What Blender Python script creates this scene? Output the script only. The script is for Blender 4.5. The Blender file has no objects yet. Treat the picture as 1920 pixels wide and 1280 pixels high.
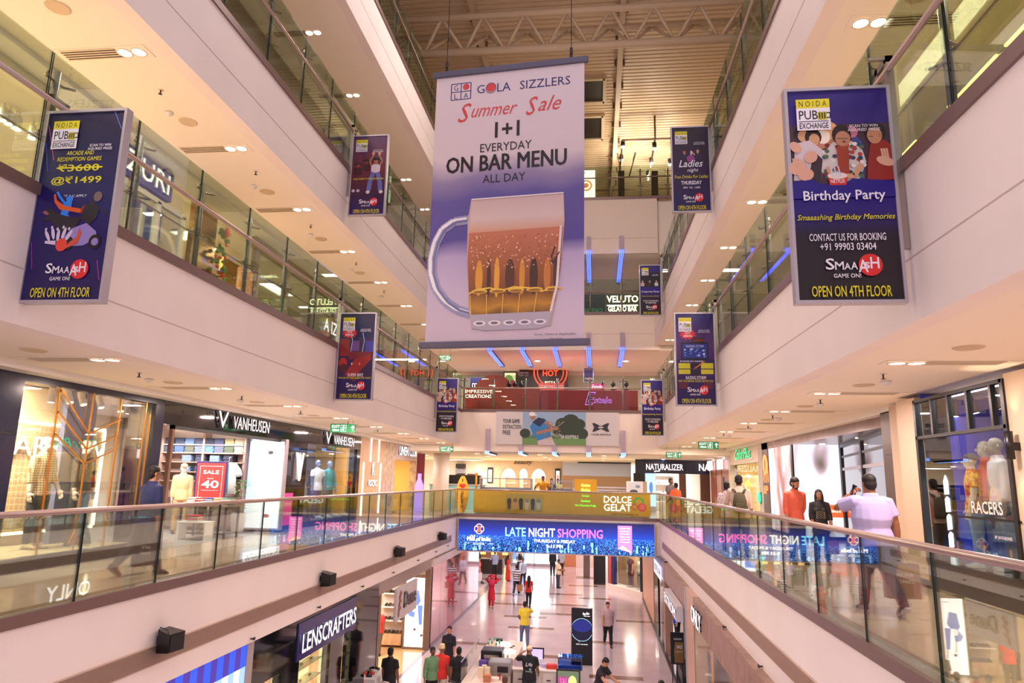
import bpy, bmesh, math, random
from mathutils import Vector, Matrix
random.seed(7)
sc = bpy.context.scene
COL = sc.collection
PI = math.pi
# ------------------------------------------------------------------ camera, world, exposure
FPX = 1310.0
YAW, PITCH, ROLL, CZ = 0.12182, 0.19478, 0.02117, 6.47
CM = Matrix.Rotation(YAW, 4, 'Z') @ Matrix.Rotation(PITCH, 4, 'X') @ Matrix.Rotation(PI/2, 4, 'X') @ Matrix.Rotation(ROLL, 4, 'Z')
cd = bpy.data.cameras.new('camera'); cam = bpy.data.objects.new('camera', cd); COL.objects.link(cam)
cd.sensor_width = 36.0; cd.lens = FPX/1920*36.0; cd.clip_start = .05; cd.clip_end = 300
cam.matrix_world = Matrix.Translation((0, 0, CZ)) @ CM
sc.camera = cam
w = bpy.data.worlds.new('world'); sc.world = w; w.use_nodes = True
w.node_tree.nodes['Background'].inputs[0].default_value = (1.0, .84, .93, 1)
w.node_tree.nodes['Background'].inputs[1].default_value = .92
sc.view_settings.view_transform = 'Standard'; sc.view_settings.look = 'None'
sc.view_settings.exposure = 0.12; sc.view_settings.gamma = 1.0
try: sc.view_settings.use_curve_mapping = False
except Exception: pass
cy = sc.cycles
cy.use_denoising = True
cy.max_bounces = 6; cy.diffuse_bounces = 4; cy.glossy_bounces = 3; cy.transmission_bounces = 2; cy.transparent_max_bounces = 24
cy.caustics_reflective = False; cy.caustics_refractive = False; cy.sample_clamp_indirect = 4.0
LAMP_W = 74.0          # watts of one twin downlight
GF, L1, L2, L3, L4 = 0.0, 4.9, 9.54, 14.18, 19.95
XL, XR, YF = -6.33, 2.80, 32.4
def xr(z, y):          # plan of the walkway edge on the +x side: the upper floors splay a little
    return 2.78 if z < 9 else 3.06 - (y-5)*0.0125
def ray(px, py):
    return CM.to_3x3() @ Vector(((px-960)/FPX, -(py-640)/FPX, -1.0))
def at(px, py, x=None, y=None, z=None):
    d = ray(px, py); t = x/d.x if x is not None else (y/d.y if y is not None else (z-CZ)/d.z)
    return Vector((0, 0, CZ)) + d*t
# ------------------------------------------------------------------ materials
def lin(c):
    return tuple((v/255/12.92 if v/255 <= .04045 else ((v/255+.055)/1.055)**2.4) for v in c)
MATS = {}
def mat(rgb, rough=.55, metal=0., emit=0., name=None, sample=False, spec=.5):
    k = (tuple(rgb), rough, metal, emit, name, spec)
    if k in MATS: return MATS[k]
    m = bpy.data.materials.new(name or 'paint_%02x%02x%02x' % tuple(int(v) for v in rgb)); m.use_nodes = True
    b = m.node_tree.nodes['Principled BSDF']; c = lin(rgb)+(1,)
    b.inputs['Base Color'].default_value = c; b.inputs['Roughness'].default_value = rough
    b.inputs['Metallic'].default_value = metal; b.inputs['Specular IOR Level'].default_value = spec
    if emit:
        b.inputs['Emission Color'].default_value = c; b.inputs['Emission Strength'].default_value = emit
        if not sample: m.cycles.emission_sampling = 'NONE'
    m.diffuse_color = c
    MATS[k] = m
    return m
def nodes_mat(name, rough=.5, metal=0.):
    m = bpy.data.materials.new(name); m.use_nodes = True
    nt = m.node_tree; b = nt.nodes['Principled BSDF']; b.inputs['Roughness'].default_value = rough; b.inputs['Metallic'].default_value = metal
    return m, nt, b
def N(nt, t, **kw):
    n = nt.nodes.new(t)
    for k, v in kw.items(): setattr(n, k, v)
    return n
def noise_mat(name, c1, c2, scale=3, rough=.5, bump=0., detail=3, stretch=(1, 1, 1), metal=0.):
    m, nt, b = nodes_mat(name, rough, metal)
    tc = N(nt, 'ShaderNodeTexCoord'); mp = N(nt, 'ShaderNodeMapping'); mp.inputs['Scale'].default_value = stretch
    no = N(nt, 'ShaderNodeTexNoise'); no.inputs['Scale'].default_value = scale; no.inputs['Detail'].default_value = detail
    rp = N(nt, 'ShaderNodeValToRGB'); rp.color_ramp.elements[0].position = .35; rp.color_ramp.elements[1].position = .65
    rp.color_ramp.elements[0].color = lin(c1)+(1,); rp.color_ramp.elements[1].color = lin(c2)+(1,)
    L = nt.links.new
    L(tc.outputs['Object'], mp.inputs[0]); L(mp.outputs[0], no.inputs['Vector']); L(no.outputs['Fac'], rp.inputs[0]); L(rp.outputs[0], b.inputs['Base Color'])
    if bump:
        bp = N(nt, 'ShaderNodeBump'); bp.inputs['Strength'].default_value = bump; L(no.outputs['Fac'], bp.inputs['Height']); L(bp.outputs[0], b.inputs['Normal'])
    return m
def glass_mat(name, tint, refl=1.0, rough=.0):
    m = bpy.data.materials.new(name); m.use_nodes = True; nt = m.node_tree; nt.nodes.clear()
    o = N(nt, 'ShaderNodeOutputMaterial'); tr = N(nt, 'ShaderNodeBsdfTransparent'); tr.inputs[0].default_value = lin(tint)+(1,)
    gl = N(nt, 'ShaderNodeBsdfGlossy'); gl.inputs['Roughness'].default_value = rough
    gl.inputs[0].default_value = (1, 1, 1, 1)
    fr = N(nt, 'ShaderNodeFresnel'); fr.inputs[0].default_value = 1.5
    mu = N(nt, 'ShaderNodeMath', operation='MULTIPLY'); mu.inputs[1].default_value = refl; mu.use_clamp = True
    mx = N(nt, 'ShaderNodeMixShader'); L = nt.links.new
    L(fr.outputs[0], mu.inputs[0]); L(mu.outputs[0], mx.inputs[0]); L(tr.outputs[0], mx.inputs[1]); L(gl.outputs[0], mx.inputs[2]); L(mx.outputs[0], o.inputs[0])
    return m
WHITE = (255, 255, 255)
M_FASCIA = noise_mat('fascia_paint', (240, 228, 223), (245, 233, 228), .7, .62)
M_CEIL = mat((246, 236, 224), .8, name='ceiling_paint')
M_GROOVE = mat((200, 182, 176), .8, name='groove_line')  # shadow line of the fascia groove, put into the colour of thin strips
M_TRIM = mat((128, 102, 98), .35, .3, name='bronze_trim')
M_STEEL = mat((176, 164, 156), .28, .9, name='brushed_steel')
M_RAIL = mat((186, 162, 152), .25, .6, name='polished_rail')
M_BLACK = mat((16, 15, 18), .35, name='black')
M_BLKGL = mat((12, 11, 14), .06, name='black_gloss', spec=.8)
M_DARK = mat((42, 38, 42), .5, name='dark_grey')
M_NAVY = mat((20, 26, 56), .18, name='navy_panel')
M_GOLD = mat((196, 138, 70), .25, .85, name='gold_metal')
M_POST = mat((156, 144, 136), .35, .25, name='post_steel')
M_ALU = mat((186, 180, 190), .35, .55, name='aluminium')
M_WHITE = mat((238, 234, 232), .5, name='white_paint')
M_LAMP = mat((255, 240, 216), .5, emit=9., name='lamp_glow')
M_LETTER = mat((255, 250, 255), .5, emit=1.3, name='lit_letter')
M_RETURN = mat((120, 112, 116), .5, name='letter_return')
M_GLASS = glass_mat('rail_glass', (240, 247, 241), .6)
M_GLASS2 = glass_mat('upper_rail_glass', (226, 236, 226), .45)
M_PANE = glass_mat('shop_glass', (244, 246, 246), .42)
M_PANE2 = glass_mat('thin_glass', (244, 248, 248), .3)
M_EDGE = mat((20, 40, 34), .2, name='glass_edge')
M_WOOD = noise_mat('oak_veneer', (196, 158, 124), (216, 182, 148), 3, .4, stretch=(4, 4, .5))
M_WALN = noise_mat('walnut_veneer', (138, 78, 40), (164, 98, 52), 4, .3, stretch=(5, 5, .4))
# ------------------------------------------------------------------ mesh builder
class MB:
    def __init__(s): s.v, s.f, s.m, s.ms, s.sm = [], [], [], [], []
    def mi(s, m):
        if m not in s.ms: s.ms.append(m)
        return s.ms.index(m)
    def add(s, vs, fs, m, smooth=False):
        o = len(s.v); s.v += [tuple(p) for p in vs]; i = s.mi(m)
        for f in fs: s.f.append(tuple(o+k for k in f)); s.m.append(i); s.sm.append(smooth)
        return s
    def box(s, x0, x1, y0, y1, z0, z1, m):
        if x1 < x0: x0, x1 = x1, x0
        if y1 < y0: y0, y1 = y1, y0
        if z1 < z0: z0, z1 = z1, z0
        vs = [(x, y, z) for x in (x0, x1) for y in (y0, y1) for z in (z0, z1)]
        return s.add(vs, [(0, 1, 3, 2), (4, 6, 7, 5), (0, 4, 5, 1), (2, 3, 7, 6), (0, 2, 6, 4), (1, 5, 7, 3)], m)
    def cbox(s, x0, x1, y0, y1, z0, z1, m, b=.01):
        # chamfered box (edges taken off by b)
        bm = bmesh.new(); bmesh.ops.create_cube(bm, size=1)
        for v in bm.verts: v.co = Vector(((x0+x1)/2+v.co.x*(x1-x0), (y0+y1)/2+v.co.y*(y1-y0), (z0+z1)/2+v.co.z*(z1-z0)))
        bmesh.ops.bevel(bm, geom=bm.edges[:], offset=b, segments=2, profile=.6, affect='EDGES')
        bm.verts.index_update(); s.add([v.co[:] for v in bm.verts], [[v.index for v in f.verts] for f in bm.faces], m); bm.free(); return s
    def obox(s, c, hx, hy, hz, M3, m):
        vs = [Vector(c)+M3 @ Vector((a*hx, b*hy, d*hz)) for a in (-1, 1) for b in (-1, 1) for d in (-1, 1)]
        return s.add(vs, [(0, 1, 3, 2), (4, 6, 7, 5), (0, 4, 5, 1), (2, 3, 7, 6), (0, 2, 6, 4), (1, 5, 7, 3)], m)
    def bar(s, a, b, w, h, m, up=(0, 0, 1)):
        a, b = Vector(a), Vector(b); d = (b-a); l = d.length; d.normalize(); u = Vector(up)
        if abs(d.dot(u)) > .98: u = Vector((0, 1, 0))
        r = d.cross(u).normalized(); u = r.cross(d)
        M3 = Matrix((r, d, u)).transposed()
        return s.obox((a+b)/2, w/2, l/2, h/2, M3, m)
    def tube(s, pts, r, m, n=10, ref=None, caps=True, smooth=True):
        # loft of elliptical rings; r = number | (a,b) | list of these
        pts = [Vector(p) for p in pts]; k = len(pts)
        R = r if isinstance(r, list) else [r]*k
        R = [(q, q) if not isinstance(q, tuple) else q for q in R]
        vs = []; prev = Vector(ref) if ref else None
        for i, p in enumerate(pts):
            d = (pts[min(i+1, k-1)]-pts[max(i-1, 0)]).normalized()
            if prev is None: prev = Vector((1, 0, 0)) if abs(d.x) < .9 else Vector((0, 1, 0))
            u = (prev-d*prev.dot(d))
            if u.length < 1e-4: u = d.orthogonal()
            u.normalize(); v = d.cross(u); prev = u if not ref else Vector(ref)
            for j in range(n):
                t = 2*PI*j/n; vs.append(p+u*(R[i][0]*math.cos(t))+v*(R[i][1]*math.sin(t)))
        fs = [(i*n+j, i*n+(j+1) % n, (i+1)*n+(j+1) % n, (i+1)*n+j) for i in range(k-1) for j in range(n)]
        s.add(vs, fs, m, smooth)
        if caps:
            o = len(s.v)-len(vs); i = s.mi(m)
            s.f.append(tuple(o+j for j in reversed(range(n)))); s.m.append(i); s.sm.append(False)
            s.f.append(tuple(o+(k-1)*n+j for j in range(n))); s.m.append(i); s.sm.append(False)
        return s
    def cyl(s, a, b, r, m, n=12, r2=None): return s.tube([a, b], [r, r if r2 is None else r2], m, n)
    def ball(s, c, r, m, nu=12, nv=8, M3=None):
        r = (r, r, r) if not isinstance(r, tuple) else r; c = Vector(c); vs = []; fs = []
        for i in range(nv+1):
            a = PI*i/nv
            for j in range(nu):
                b = 2*PI*j/nu; q = Vector((r[0]*math.sin(a)*math.cos(b), r[1]*math.sin(a)*math.sin(b), r[2]*math.cos(a)))
                vs.append(c+(M3 @ q if M3 else q))
        for i in range(nv):
            for j in range(nu):
                q = (i*nu+j, (i+1)*nu+j, (i+1)*nu+(j+1) % nu, i*nu+(j+1) % nu); fs.append(q)
        return s.add(vs, fs, m, True)
    def lathe(s, c, prof, m, n=18):
        c = Vector(c); vs = [c+Vector((r*math.cos(2*PI*j/n), r*math.sin(2*PI*j/n), z)) for r, z in prof for j in range(n)]
        fs = [(i*n+j, i*n+(j+1) % n, (i+1)*n+(j+1) % n, (i+1)*n+j) for i in range(len(prof)-1) for j in range(n)]
        return s.add(vs, fs, m, True)
    def disc(s, c, r, m, nrm=(0, 0, -1), n=18):
        q = Vector(nrm).to_track_quat('Z', 'Y'); vs = [Vector(c)+q @ Vector((r*math.cos(2*PI*j/n), r*math.sin(2*PI*j/n), 0)) for j in range(n)]
        return s.add(vs, [tuple(range(n))], m)
    def prism(s, poly, T, h, m):
        # 2D polygon extruded by h; T maps (u,v,depth) to a point
        n = len(poly); vs = [T(u, v, 0) for u, v in poly]+[T(u, v, h) for u, v in poly]
        fs = [tuple(range(n)), tuple(range(2*n-1, n-1, -1))]+[(j, (j+1) % n, n+(j+1) % n, n+j) for j in range(n)]
        return s.add(vs, fs, m)
    def build(s, name, parent=None, local=False, origin=None, kind=None):
        me = bpy.data.meshes.new(name)
        o3 = Vector((0, 0, 0))
        if parent is not None and not local: o3 = wloc(parent)
        elif origin is not None: o3 = Vector(origin)
        me.from_pydata([tuple(Vector(p)-o3) for p in s.v], [], s.f)
        for m in s.ms: me.materials.append(m)
        me.polygons.foreach_set('material_index', s.m); me.polygons.foreach_set('use_smooth', s.sm)
        me.update()
        o = bpy.data.objects.new(name, me); COL.objects.link(o)
        if parent is not None: o.parent = parent
        elif origin is not None: o.location = o3
        if kind: o['kind'] = kind
        return o
def wloc(o):
    v = Vector(o.location)
    while o.parent: o = o.parent; v += Vector(o.location)
    return v
def thing(name, label, cat, loc=(0, 0, 0), rz=0., group=None):
    o = bpy.data.objects.new(name, None); COL.objects.link(o); o.empty_display_size = .1
    o.location = loc; o.rotation_euler = (0, 0, rz)
    return tag(o, label, cat, group)
def tag(o, label, cat, group=None):
    o['label'] = label; o['category'] = cat
    if group: o['group'] = group
    return o
def struct(name, mb): return mb.build(name, kind='structure')
def dup(root, loc, label, rz=None, group=None):
    r = root.copy(); COL.objects.link(r); r.location = loc; r['label'] = label
    if rz is not None: r.rotation_euler = (0, 0, rz)
    if group: r['group'] = group
    for ch in list(root.children):
        c = ch.copy(); COL.objects.link(c); c.parent = r
        for g in list(ch.children):
            d = g.copy(); COL.objects.link(d); d.parent = c
    return r
ORD = 'first second third fourth fifth sixth seventh eighth ninth tenth eleventh twelfth thirteenth fourteenth fifteenth sixteenth seventeenth eighteenth nineteenth twentieth'.split()
def evaluated(ob):
    dg = bpy.context.evaluated_depsgraph_get()
    return bpy.data.meshes.new_from_object(ob.evaluated_get(dg))
# ------------------------------------------------------------------ lettering
TXT = {}
def text_mesh(s, bold=0., shear=0., space=1.):
    k = (s, bold, shear, space)
    if k not in TXT:
        cu = bpy.data.curves.new('glyphs', 'FONT'); cu.body = s; cu.offset = bold*.45; cu.shear = shear; cu.resolution_u = 2; cu.space_character = space
        o = bpy.data.objects.new('glyphs', cu); COL.objects.link(o)
        me = evaluated(o)
        vs = [(v.co.x, v.co.y) for v in me.vertices]; fs = [tuple(p.vertices) for p in me.polygons]
        bpy.data.objects.remove(o); bpy.data.curves.remove(cu); bpy.data.meshes.remove(me)
        if not vs: vs = [(0, 0), (1, 0), (1, 1)]; fs = []
        x0 = min(v[0] for v in vs); x1 = max(v[0] for v in vs); y0 = min(v[1] for v in vs); y1 = max(v[1] for v in vs)
        TXT[k] = ([((x-x0)/max(x1-x0, 1e-6), (y-y0)/max(y1-y0, 1e-6)) for x, y in vs], fs, (x1-x0)/max(y1-y0, 1e-6))
    return TXT[k]
class Print:
    """flat printing on a board: (u,v) metres from the board's lower corner, each layer 1.5 mm over the last"""
    def __init__(s, mb, T, lift=.0015): s.mb, s.T, s.l, s.d = mb, T, 0, lift
    def up(s): s.l += 1
    def z(s, k=0): return (s.l+k)*s.d
    def poly(s, pts, m): s.up(); s.mb.add([s.T(u, v, s.z()) for u, v in pts], [tuple(range(len(pts)))], m); return s
    def rect(s, u0, u1, v0, v1, m): return s.poly([(u0, v0), (u1, v0), (u1, v1), (u0, v1)], m)
    def ell(s, u, v, a, b, m, n=20, rot=0., t0=0., t1=2*PI):
        c, q = math.cos(rot), math.sin(rot); pts = []
        for j in range(n):
            t = t0+(t1-t0)*j/(n if t1-t0 > 6.2 else n-1); x, y = a*math.cos(t), b*math.sin(t); pts.append((u+x*c-y*q, v+x*q+y*c))
        return s.poly(pts, m)
    def line(s, pts, w, m):
        s.up(); z = s.z()
        for (a, b), (c, d) in zip(pts[:-1], pts[1:]):
            l = math.hypot(c-a, d-b) or 1; nx, ny = -(d-b)/l*w/2, (c-a)/l*w/2
            s.mb.add([s.T(a+nx, b+ny, z), s.T(a-nx, b-ny, z), s.T(c-nx, d-ny, z), s.T(c+nx, d+ny, z)], [(0, 1, 2, 3)], m)
        return s
    def text(s, t, u, v, w, h, m, bold=0., shear=0., al='c', rot=0., ext=0., space=1.):
        """box w x h metres, centre u and baseline v; None keeps the aspect"""
        if bold > 0 and not ext and any(c in t for c in 'MmWw'):
            e = .022*(h or .1)*min(1.6, bold/.02)
            for du, dw in ((-e, -e*.6), (e, e*.6), (-e, e*.6), (e, -e*.6)): s.text(t, u+du, v+dw, w, h, m, 0., shear, al, rot, ext, space); s.l -= 1
            s.l += 1; bold = 0.
        vs, fs, asp = text_mesh(t, bold if not any(c in t for c in 'MmWw') else 0., shear, space)
        if w is None: w = h*asp
        if h is None: h = w/asp
        x0 = u-w/2 if al == 'c' else (u if al == 'l' else u-w)
        s.up(); z = s.z(); c, q = math.cos(rot), math.sin(rot)
        P = []
        for x, y in vs:
            a, b = x0+x*w-u, y*h; P.append((u+a*c-b*q, v+a*q+b*c))
        if not ext: s.mb.add([s.T(a, b, z) for a, b in P], fs, m)
        else:
            n = len(P); E = {}
            for f in fs:
                for i in range(len(f)):
                    e = (f[i], f[(i+1) % len(f)]); E[e] = 1
            sides = [(b, a, a+n, b+n) for (a, b) in E if (b, a) not in E]
            V = [s.T(a, b, z+ext) for a, b in P]+[s.T(a, b, 0) for a, b in P]
            s.mb.add(V[:n], fs, m); s.mb.add(V, [(a, b, c2, d) for (b, a, c2, d) in sides], M_RETURN)
        return s
def face_y(x0, y, z0):            # board facing the camera end (-y): u along +x
    return lambda u, v, d: (x0+u, y-d, z0+v)
def face_x(x, y0, z0, s=1):       # board on the -x side facing +x (s=1, u along +y) or facing -x (s=-1, u along -y)
    return (lambda u, v, d: (x+d, y0+u, z0+v)) if s > 0 else (lambda u, v, d: (x-d, y0-u, z0+v))
# ------------------------------------------------------------------ the building
def floor_mat(name, c1, c2, rough, scale=.8):
    m = noise_mat(name, c1, c2, scale, rough, detail=5)
    m.node_tree.nodes['Principled BSDF'].inputs['Specular IOR Level'].default_value = .75
    m.node_tree.nodes['Principled BSDF'].inputs['Coat Weight'].default_value = .35
    m.node_tree.nodes['Principled BSDF'].inputs['Coat Roughness'].default_value = .03
    return m
M_FLOOR = floor_mat('marble_floor', (204, 186, 198), (214, 198, 208), .16)
M_FLOOR1 = floor_mat('beige_floor', (206, 186, 156), (216, 198, 170), .14)
M_INLAY = mat((122, 92, 80), .15, name='floor_inlay_stone')
M_BRIDGE = mat((244, 228, 214), .65, name='bridge_paint')
def side_slab(name, side, z0, z1, y0, y1, m, x_out, inset=.25):
    b = MB()
    if side < 0: b.box(x_out, XL-inset, y0, y1, z0, z1, m)
    else:
        b.prism([(xr(z1, y0)+inset, y0), (x_out, y0), (x_out, y1), (xr(z1, y1)+inset, y1)], lambda u, v, d: (u, v, z0+d), z1-z0, m)
    return struct(name, b)
def side_fascia(name, side, z0, z1, y0, y1, groove):
    b = MB()
    if side < 0:
        b.box(XL-.25, XL, y0, y1, z0, z1, M_FASCIA)
    else:
        b.prism([(xr(z1, y0), y0), (xr(z1, y0)+.25, y0), (xr(z1, y1)+.25, y1), (xr(z1, y1), y1)], lambda u, v, d: (u, v, z0+d), z1-z0, M_FASCIA)
    if groove:
        for zg in groove:
            if side < 0: b.box(XL-.01, XL+.004, y0, y1, zg, zg+.014, M_GROOVE)
            else: b.prism([(xr(z1, y0)-.004, y0), (xr(z1, y0)+.01, y0), (xr(z1, y1)+.01, y1), (xr(z1, y1)-.004, y1)], lambda u, v, d: (u, v, zg+d), .014, M_GROOVE)
    return struct(name, b)
LEV = [(L1, 3.42, 4.76), (L2, 8.03, 9.54), (L3, 12.72, 14.18), (L4, 18.4, 19.95)]
for i, (zf, zb, zt) in enumerate(LEV):
    for side, nm in ((-1, 'left'), (1, 'right')):
        if zf == L4 and side > 0: continue
        y0 = 1.2
        gr = [zb+.62] if zf in (L2, L3) else ([zb+.75] if zf == L4 else None)
        side_fascia('wall_'+nm, side, zb, zt, y0, YF, gr)
        side_slab('ceiling', side, zb, zf-.04, y0, YF, M_CEIL, -14 if side < 0 else 12)
        side_slab('floor', side, zf-.04, zf, y0, YF, M_FLOOR1, -14 if side < 0 else 12)
# ground floor and its inlays
g = MB().box(-32, 24, -2, 75, -.2, 0, M_FLOOR); struct('floor', g)
inl = MB()
for u0, u1, v in [(953, 1038, 1177), (865, 913, 1206), (1015, 1062, 1231), (1120, 1190, 1270), (945, 1024, 1156), (1025, 1068, 1151), (933, 980, 1132), (1034, 1100, 1134),
                  (933, 957, 1113), (1031, 1091, 1114), (1073, 1114, 1098), (1100, 1131, 1122), (1097, 1170, 1204), (1160, 1222, 1165), (900, 930, 1085)]:
    p, q = at(u0, v, z=0), at(u1, v, z=0); c = (p+q)/2; hl = max(.9, (q-p).length/2)
    inl.box(c.x-hl, c.x+hl, c.y-.22, c.y+.22, -.05, .004, M_INLAY)
inl.box(-6.75, -6.4, 24, 47, -.05, .004, mat((132, 112, 130), .15))
struct('floor_inlay', inl)
# cross galleries at the end of the atrium
for zf, zb, zt, yb in ((L1, 3.3, 4.76, 64), (L2, 7.72, 9.54, 60), (L3, 12.5, 14.18, 60), (L4, 17.2, 19.95, 50)):
    b = MB().box(XL-.25, 2.95, YF, YF+.25, zb, zt, M_BRIDGE)
    if zf in (L3, L4): b.box(XL, 2.9, YF-.006, YF, zb+.75, zb+.765, M_GROOVE)
    struct('wall_far', b)
    struct('ceiling', MB().box(-22, 16, YF+.25, yb, zb, zf-.04, M_CEIL))
    struct('floor', MB().box(-22, 16, YF+.25, yb, zf-.04, zf, M_FLOOR1))
# bulkhead between ceiling and shop fronts
for z in (8.03, 12.72):
    struct('trim_1', MB().box(-9.0, -8.5, 1.2, 35, z-.1, z+.002, M_WHITE))
    struct('trim_2', MB().box(5.75, 6.3, 1.2, 33, z-.1, z+.002, M_WHITE))
# walls behind the upper galleries, the end of the mall and the ground floor's outer walls
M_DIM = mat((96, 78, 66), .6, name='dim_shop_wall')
M_WARMW = mat((224, 206, 176), .6, name='warm_shop_wall')
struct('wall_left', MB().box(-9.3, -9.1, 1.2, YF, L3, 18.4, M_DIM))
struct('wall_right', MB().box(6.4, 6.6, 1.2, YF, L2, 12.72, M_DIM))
struct('wall_left', MB().box(-14.1, -14, 1.2, 60, L1, 12.72, M_WARMW))
struct('wall_right', MB().box(12, 12.1, 1.2, 60, L1, 8.03, M_WARMW))
for z0, z1, y in ((0, 3.3, 64), (L2, 12.5, 39.4), (L3, 17.2, 39.4)):
    struct('wall_far', MB().box(-22, 16, y, y+.2, z0, z1, mat((236, 224, 214), .7)))
struct('wall_left', MB().box(-12.2, -12, 1.2, 46, 0, 3.42, M_WARMW))
struct('wall_right', MB().box(7.8, 8, 1.2, 60, 0, 3.42, M_WARMW))
# ------------------------------------------------------------------ roof
def corrugated():
    m, nt, b = nodes_mat('roof_sheet', .45)
    b.inputs['Base Color'].default_value = lin((222, 200, 168))+(1,)
    return m
M_SHEET = corrugated()
M_STEELP = mat((216, 196, 166), .5, name='painted_steel')
def sheet(y0, y1, x0, x1, z, m, pitch=.3, h=.06):
    b = MB(); ys = []; y = y0
    while y < y1: ys += [(y, z), (y+pitch*.62, z), (y+pitch*.72, z+h), (y+pitch*.9, z+h)]; y += pitch
    vs = [(x, yy, zz) for yy, zz in ys for x in (x0, x1)]; n = len(ys)
    b.add(vs, [(2*i, 2*i+1, 2*i+3, 2*i+2) for i in range(n-1)], m); return b
RZ = 26.6
rf = sheet(17, 48, -12, 12, RZ, M_SHEET)
rf.box(-12, 12, 17, 48, RZ+.1, RZ+.2, M_SHEET)
struct('roof', rf)
struct('wall_far', MB().box(-12, 14, 48, 48.2, L4, RZ+.2, mat((156, 132, 100), .6)))
struct('wall_left', MB().box(-10.2, -10, 10, 48, L4, RZ+.2, mat((150, 128, 108), .7)))
struct('wall_right', MB().box(9.5, 9.7, 10, 48, L3, RZ+.2, mat((150, 128, 100), .7)))
for k, (px, py, px2, py2) in enumerate([(1060, 146, 1134, 189), (1060, 216, 1131, 259)]):
    a, q = at(px2, py, z=RZ-.08), at(px2, py2, z=RZ-.08); x1 = a.x; x0 = x1-2.1
    b = MB().box(x0, x1, a.y, q.y, RZ-.1, RZ+.3, mat((34, 26, 20), .5))
    for X in (x0, x1): b.box(X-.09, X+.09, a.y-.1, q.y+.1, RZ-.18, RZ, M_STEELP)
    for Y in (a.y, q.y): b.box(x0, x1, Y-.09, Y+.09, RZ-.18, RZ, M_STEELP)
    tag(b.build('roof_hatch', origin=((x0+x1)/2, a.y, RZ-.1)), ['dark square roof opening framed in cream steel, higher of two beside the hanging banner', 'dark square roof opening framed in cream steel, lower of two beside the hanging banner'][k], 'roof hatch', 'roof hatches')
# lattice girder across the hall: two pairs of chords with diagonals in between
def girder(name, label, y0, z0, z1, xa, xb, dy=1.3, cat='roof girder'):
    t = thing(name, label, cat, ((xa+xb)/2, y0, z0))
    for nm, yy, zz, r in (('bottom_chord', y0+dy/2, z0, .17), ('top_chord', y0, z1, .14), ('top_chord', y0+dy, z1, .14)):
        MB().cyl((xa, yy, zz), (xb, yy, zz), r, M_STEELP, 14).build(nm, t)
    n = int((xb-xa)/1.75); dx = (xb-xa)/n
    for j in range(n):
        x = xa+j*dx
        for yy in (y0, y0+dy):
            MB().cyl((x, yy, z1), (x+dx/2, y0+dy/2, z0), .07, M_STEELP, 8).build('diagonal', t)
            MB().cyl((x+dx/2, y0+dy/2, z0), (x+dx, yy, z1), .07, M_STEELP, 8).build('diagonal', t)
    return t
girder('roof_girder', 'cream tubular lattice girder crossing under the corrugated roof', 25.6, 24.2, 25.4, -9.9, 9.4)
for k, (x, lab) in enumerate([(1.18, 'long cream steel roof beam running lengthways beside the dark roof openings'), (-5.25, 'long cream steel roof beam running lengthways above the banner and its far corner')]):
    b = MB(); b.box(x-.12, x+.12, 17, 47.5, RZ-.42, RZ-.38, M_STEELP).box(x-.12, x+.12, 17, 47.5, RZ-.06, RZ-.02, M_STEELP).box(x-.02, x+.02, 17, 47.5, RZ-.4, RZ-.04, M_STEELP)
    o = b.build('roof_beam', origin=(x, 30, RZ-.2)); tag(o, lab, 'roof beam', 'roof beams')
    cl = MB()
    for j in range(14):
        for sx in (-.2, .2): cl.box(x+sx-.05, x+sx+.05, 19+2*j, 19.1+2*j, RZ-.36, RZ-.02, mat((120, 96, 66), .5))
    cl.build('bracket', o)
k = 0
for x in (-3.0, -.5):  # fill lamps added out of view to brighten the mid atrium fronts
    for y in (17.6, 19.4, 21.2):
        t = thing('added_fill_lamp', 'added fill lamp, out of view under the front edge of the roof, %s of six' % ORD[k], 'lamp', (x, y, 23.6), group='added fill lamps under the roof'); k += 1
        MB().lathe((x, y, 23.6), [(.3, 0), (.32, .02), (.2, .2), (.08, .28), (.06, .4), (0, .4)], M_DARK, 18).cyl((x, y, 24.0), (x, y, RZ), .015, M_DARK, 6).build('lamp_shade', t); MB().disc((x, y, 23.61), .28, M_LAMP).build('lens', t)
        ld = bpy.data.lights.new('fill_light', 'AREA'); ld.shape = 'DISK'; ld.size = .5; ld.energy = 110; ld.color = (1, .85, .78); lo = bpy.data.objects.new('fill_light', ld); COL.objects.link(lo); lo.parent = t; lo.location = (0, 0, -.03); lo.rotation_euler = (.1, 0, 0)
# sprinkler pipes and pendant lamps below the far end of the roof
M_PIPE = mat((84, 62, 44), .6, name='dark_pipe')
pt = thing('lamp_grid', 'dark pipe grid carrying small round lamps under the far roof', 'pipe grid', (2.5, 39, 25))
for a, c in [((1.5, 36.6, 25.2), (9.3, 36.6, 25.2)), ((-6, 41.5, 25.2), (9.3, 41.5, 25.2)), ((-6, 43.2, 25.1), (9.3, 43.2, 25.1)), ((1.5, 36.6, 25.2), (1.5, 42, 25.2)), ((3.3, 36.6, 25.2), (3.3, 42, 25.2)), ((2.3, 38.2, 25.2), (2.1, 41.4, 25.2)),
             ((1.5, 41.5, 25.2), (1.5, 41.5, 26.6)), ((3.3, 36.6, 25.2), (3.3, 36.6, 26.6)), ((9.2, 41.5, 25.2), (9.2, 41.5, 26.6)), ((-5.9, 43.2, 25.1), (-5.9, 43.2, 26.6))]:
    MB().cyl(a, c, .05, M_PIPE, 8).build('pipe', pt)
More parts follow.
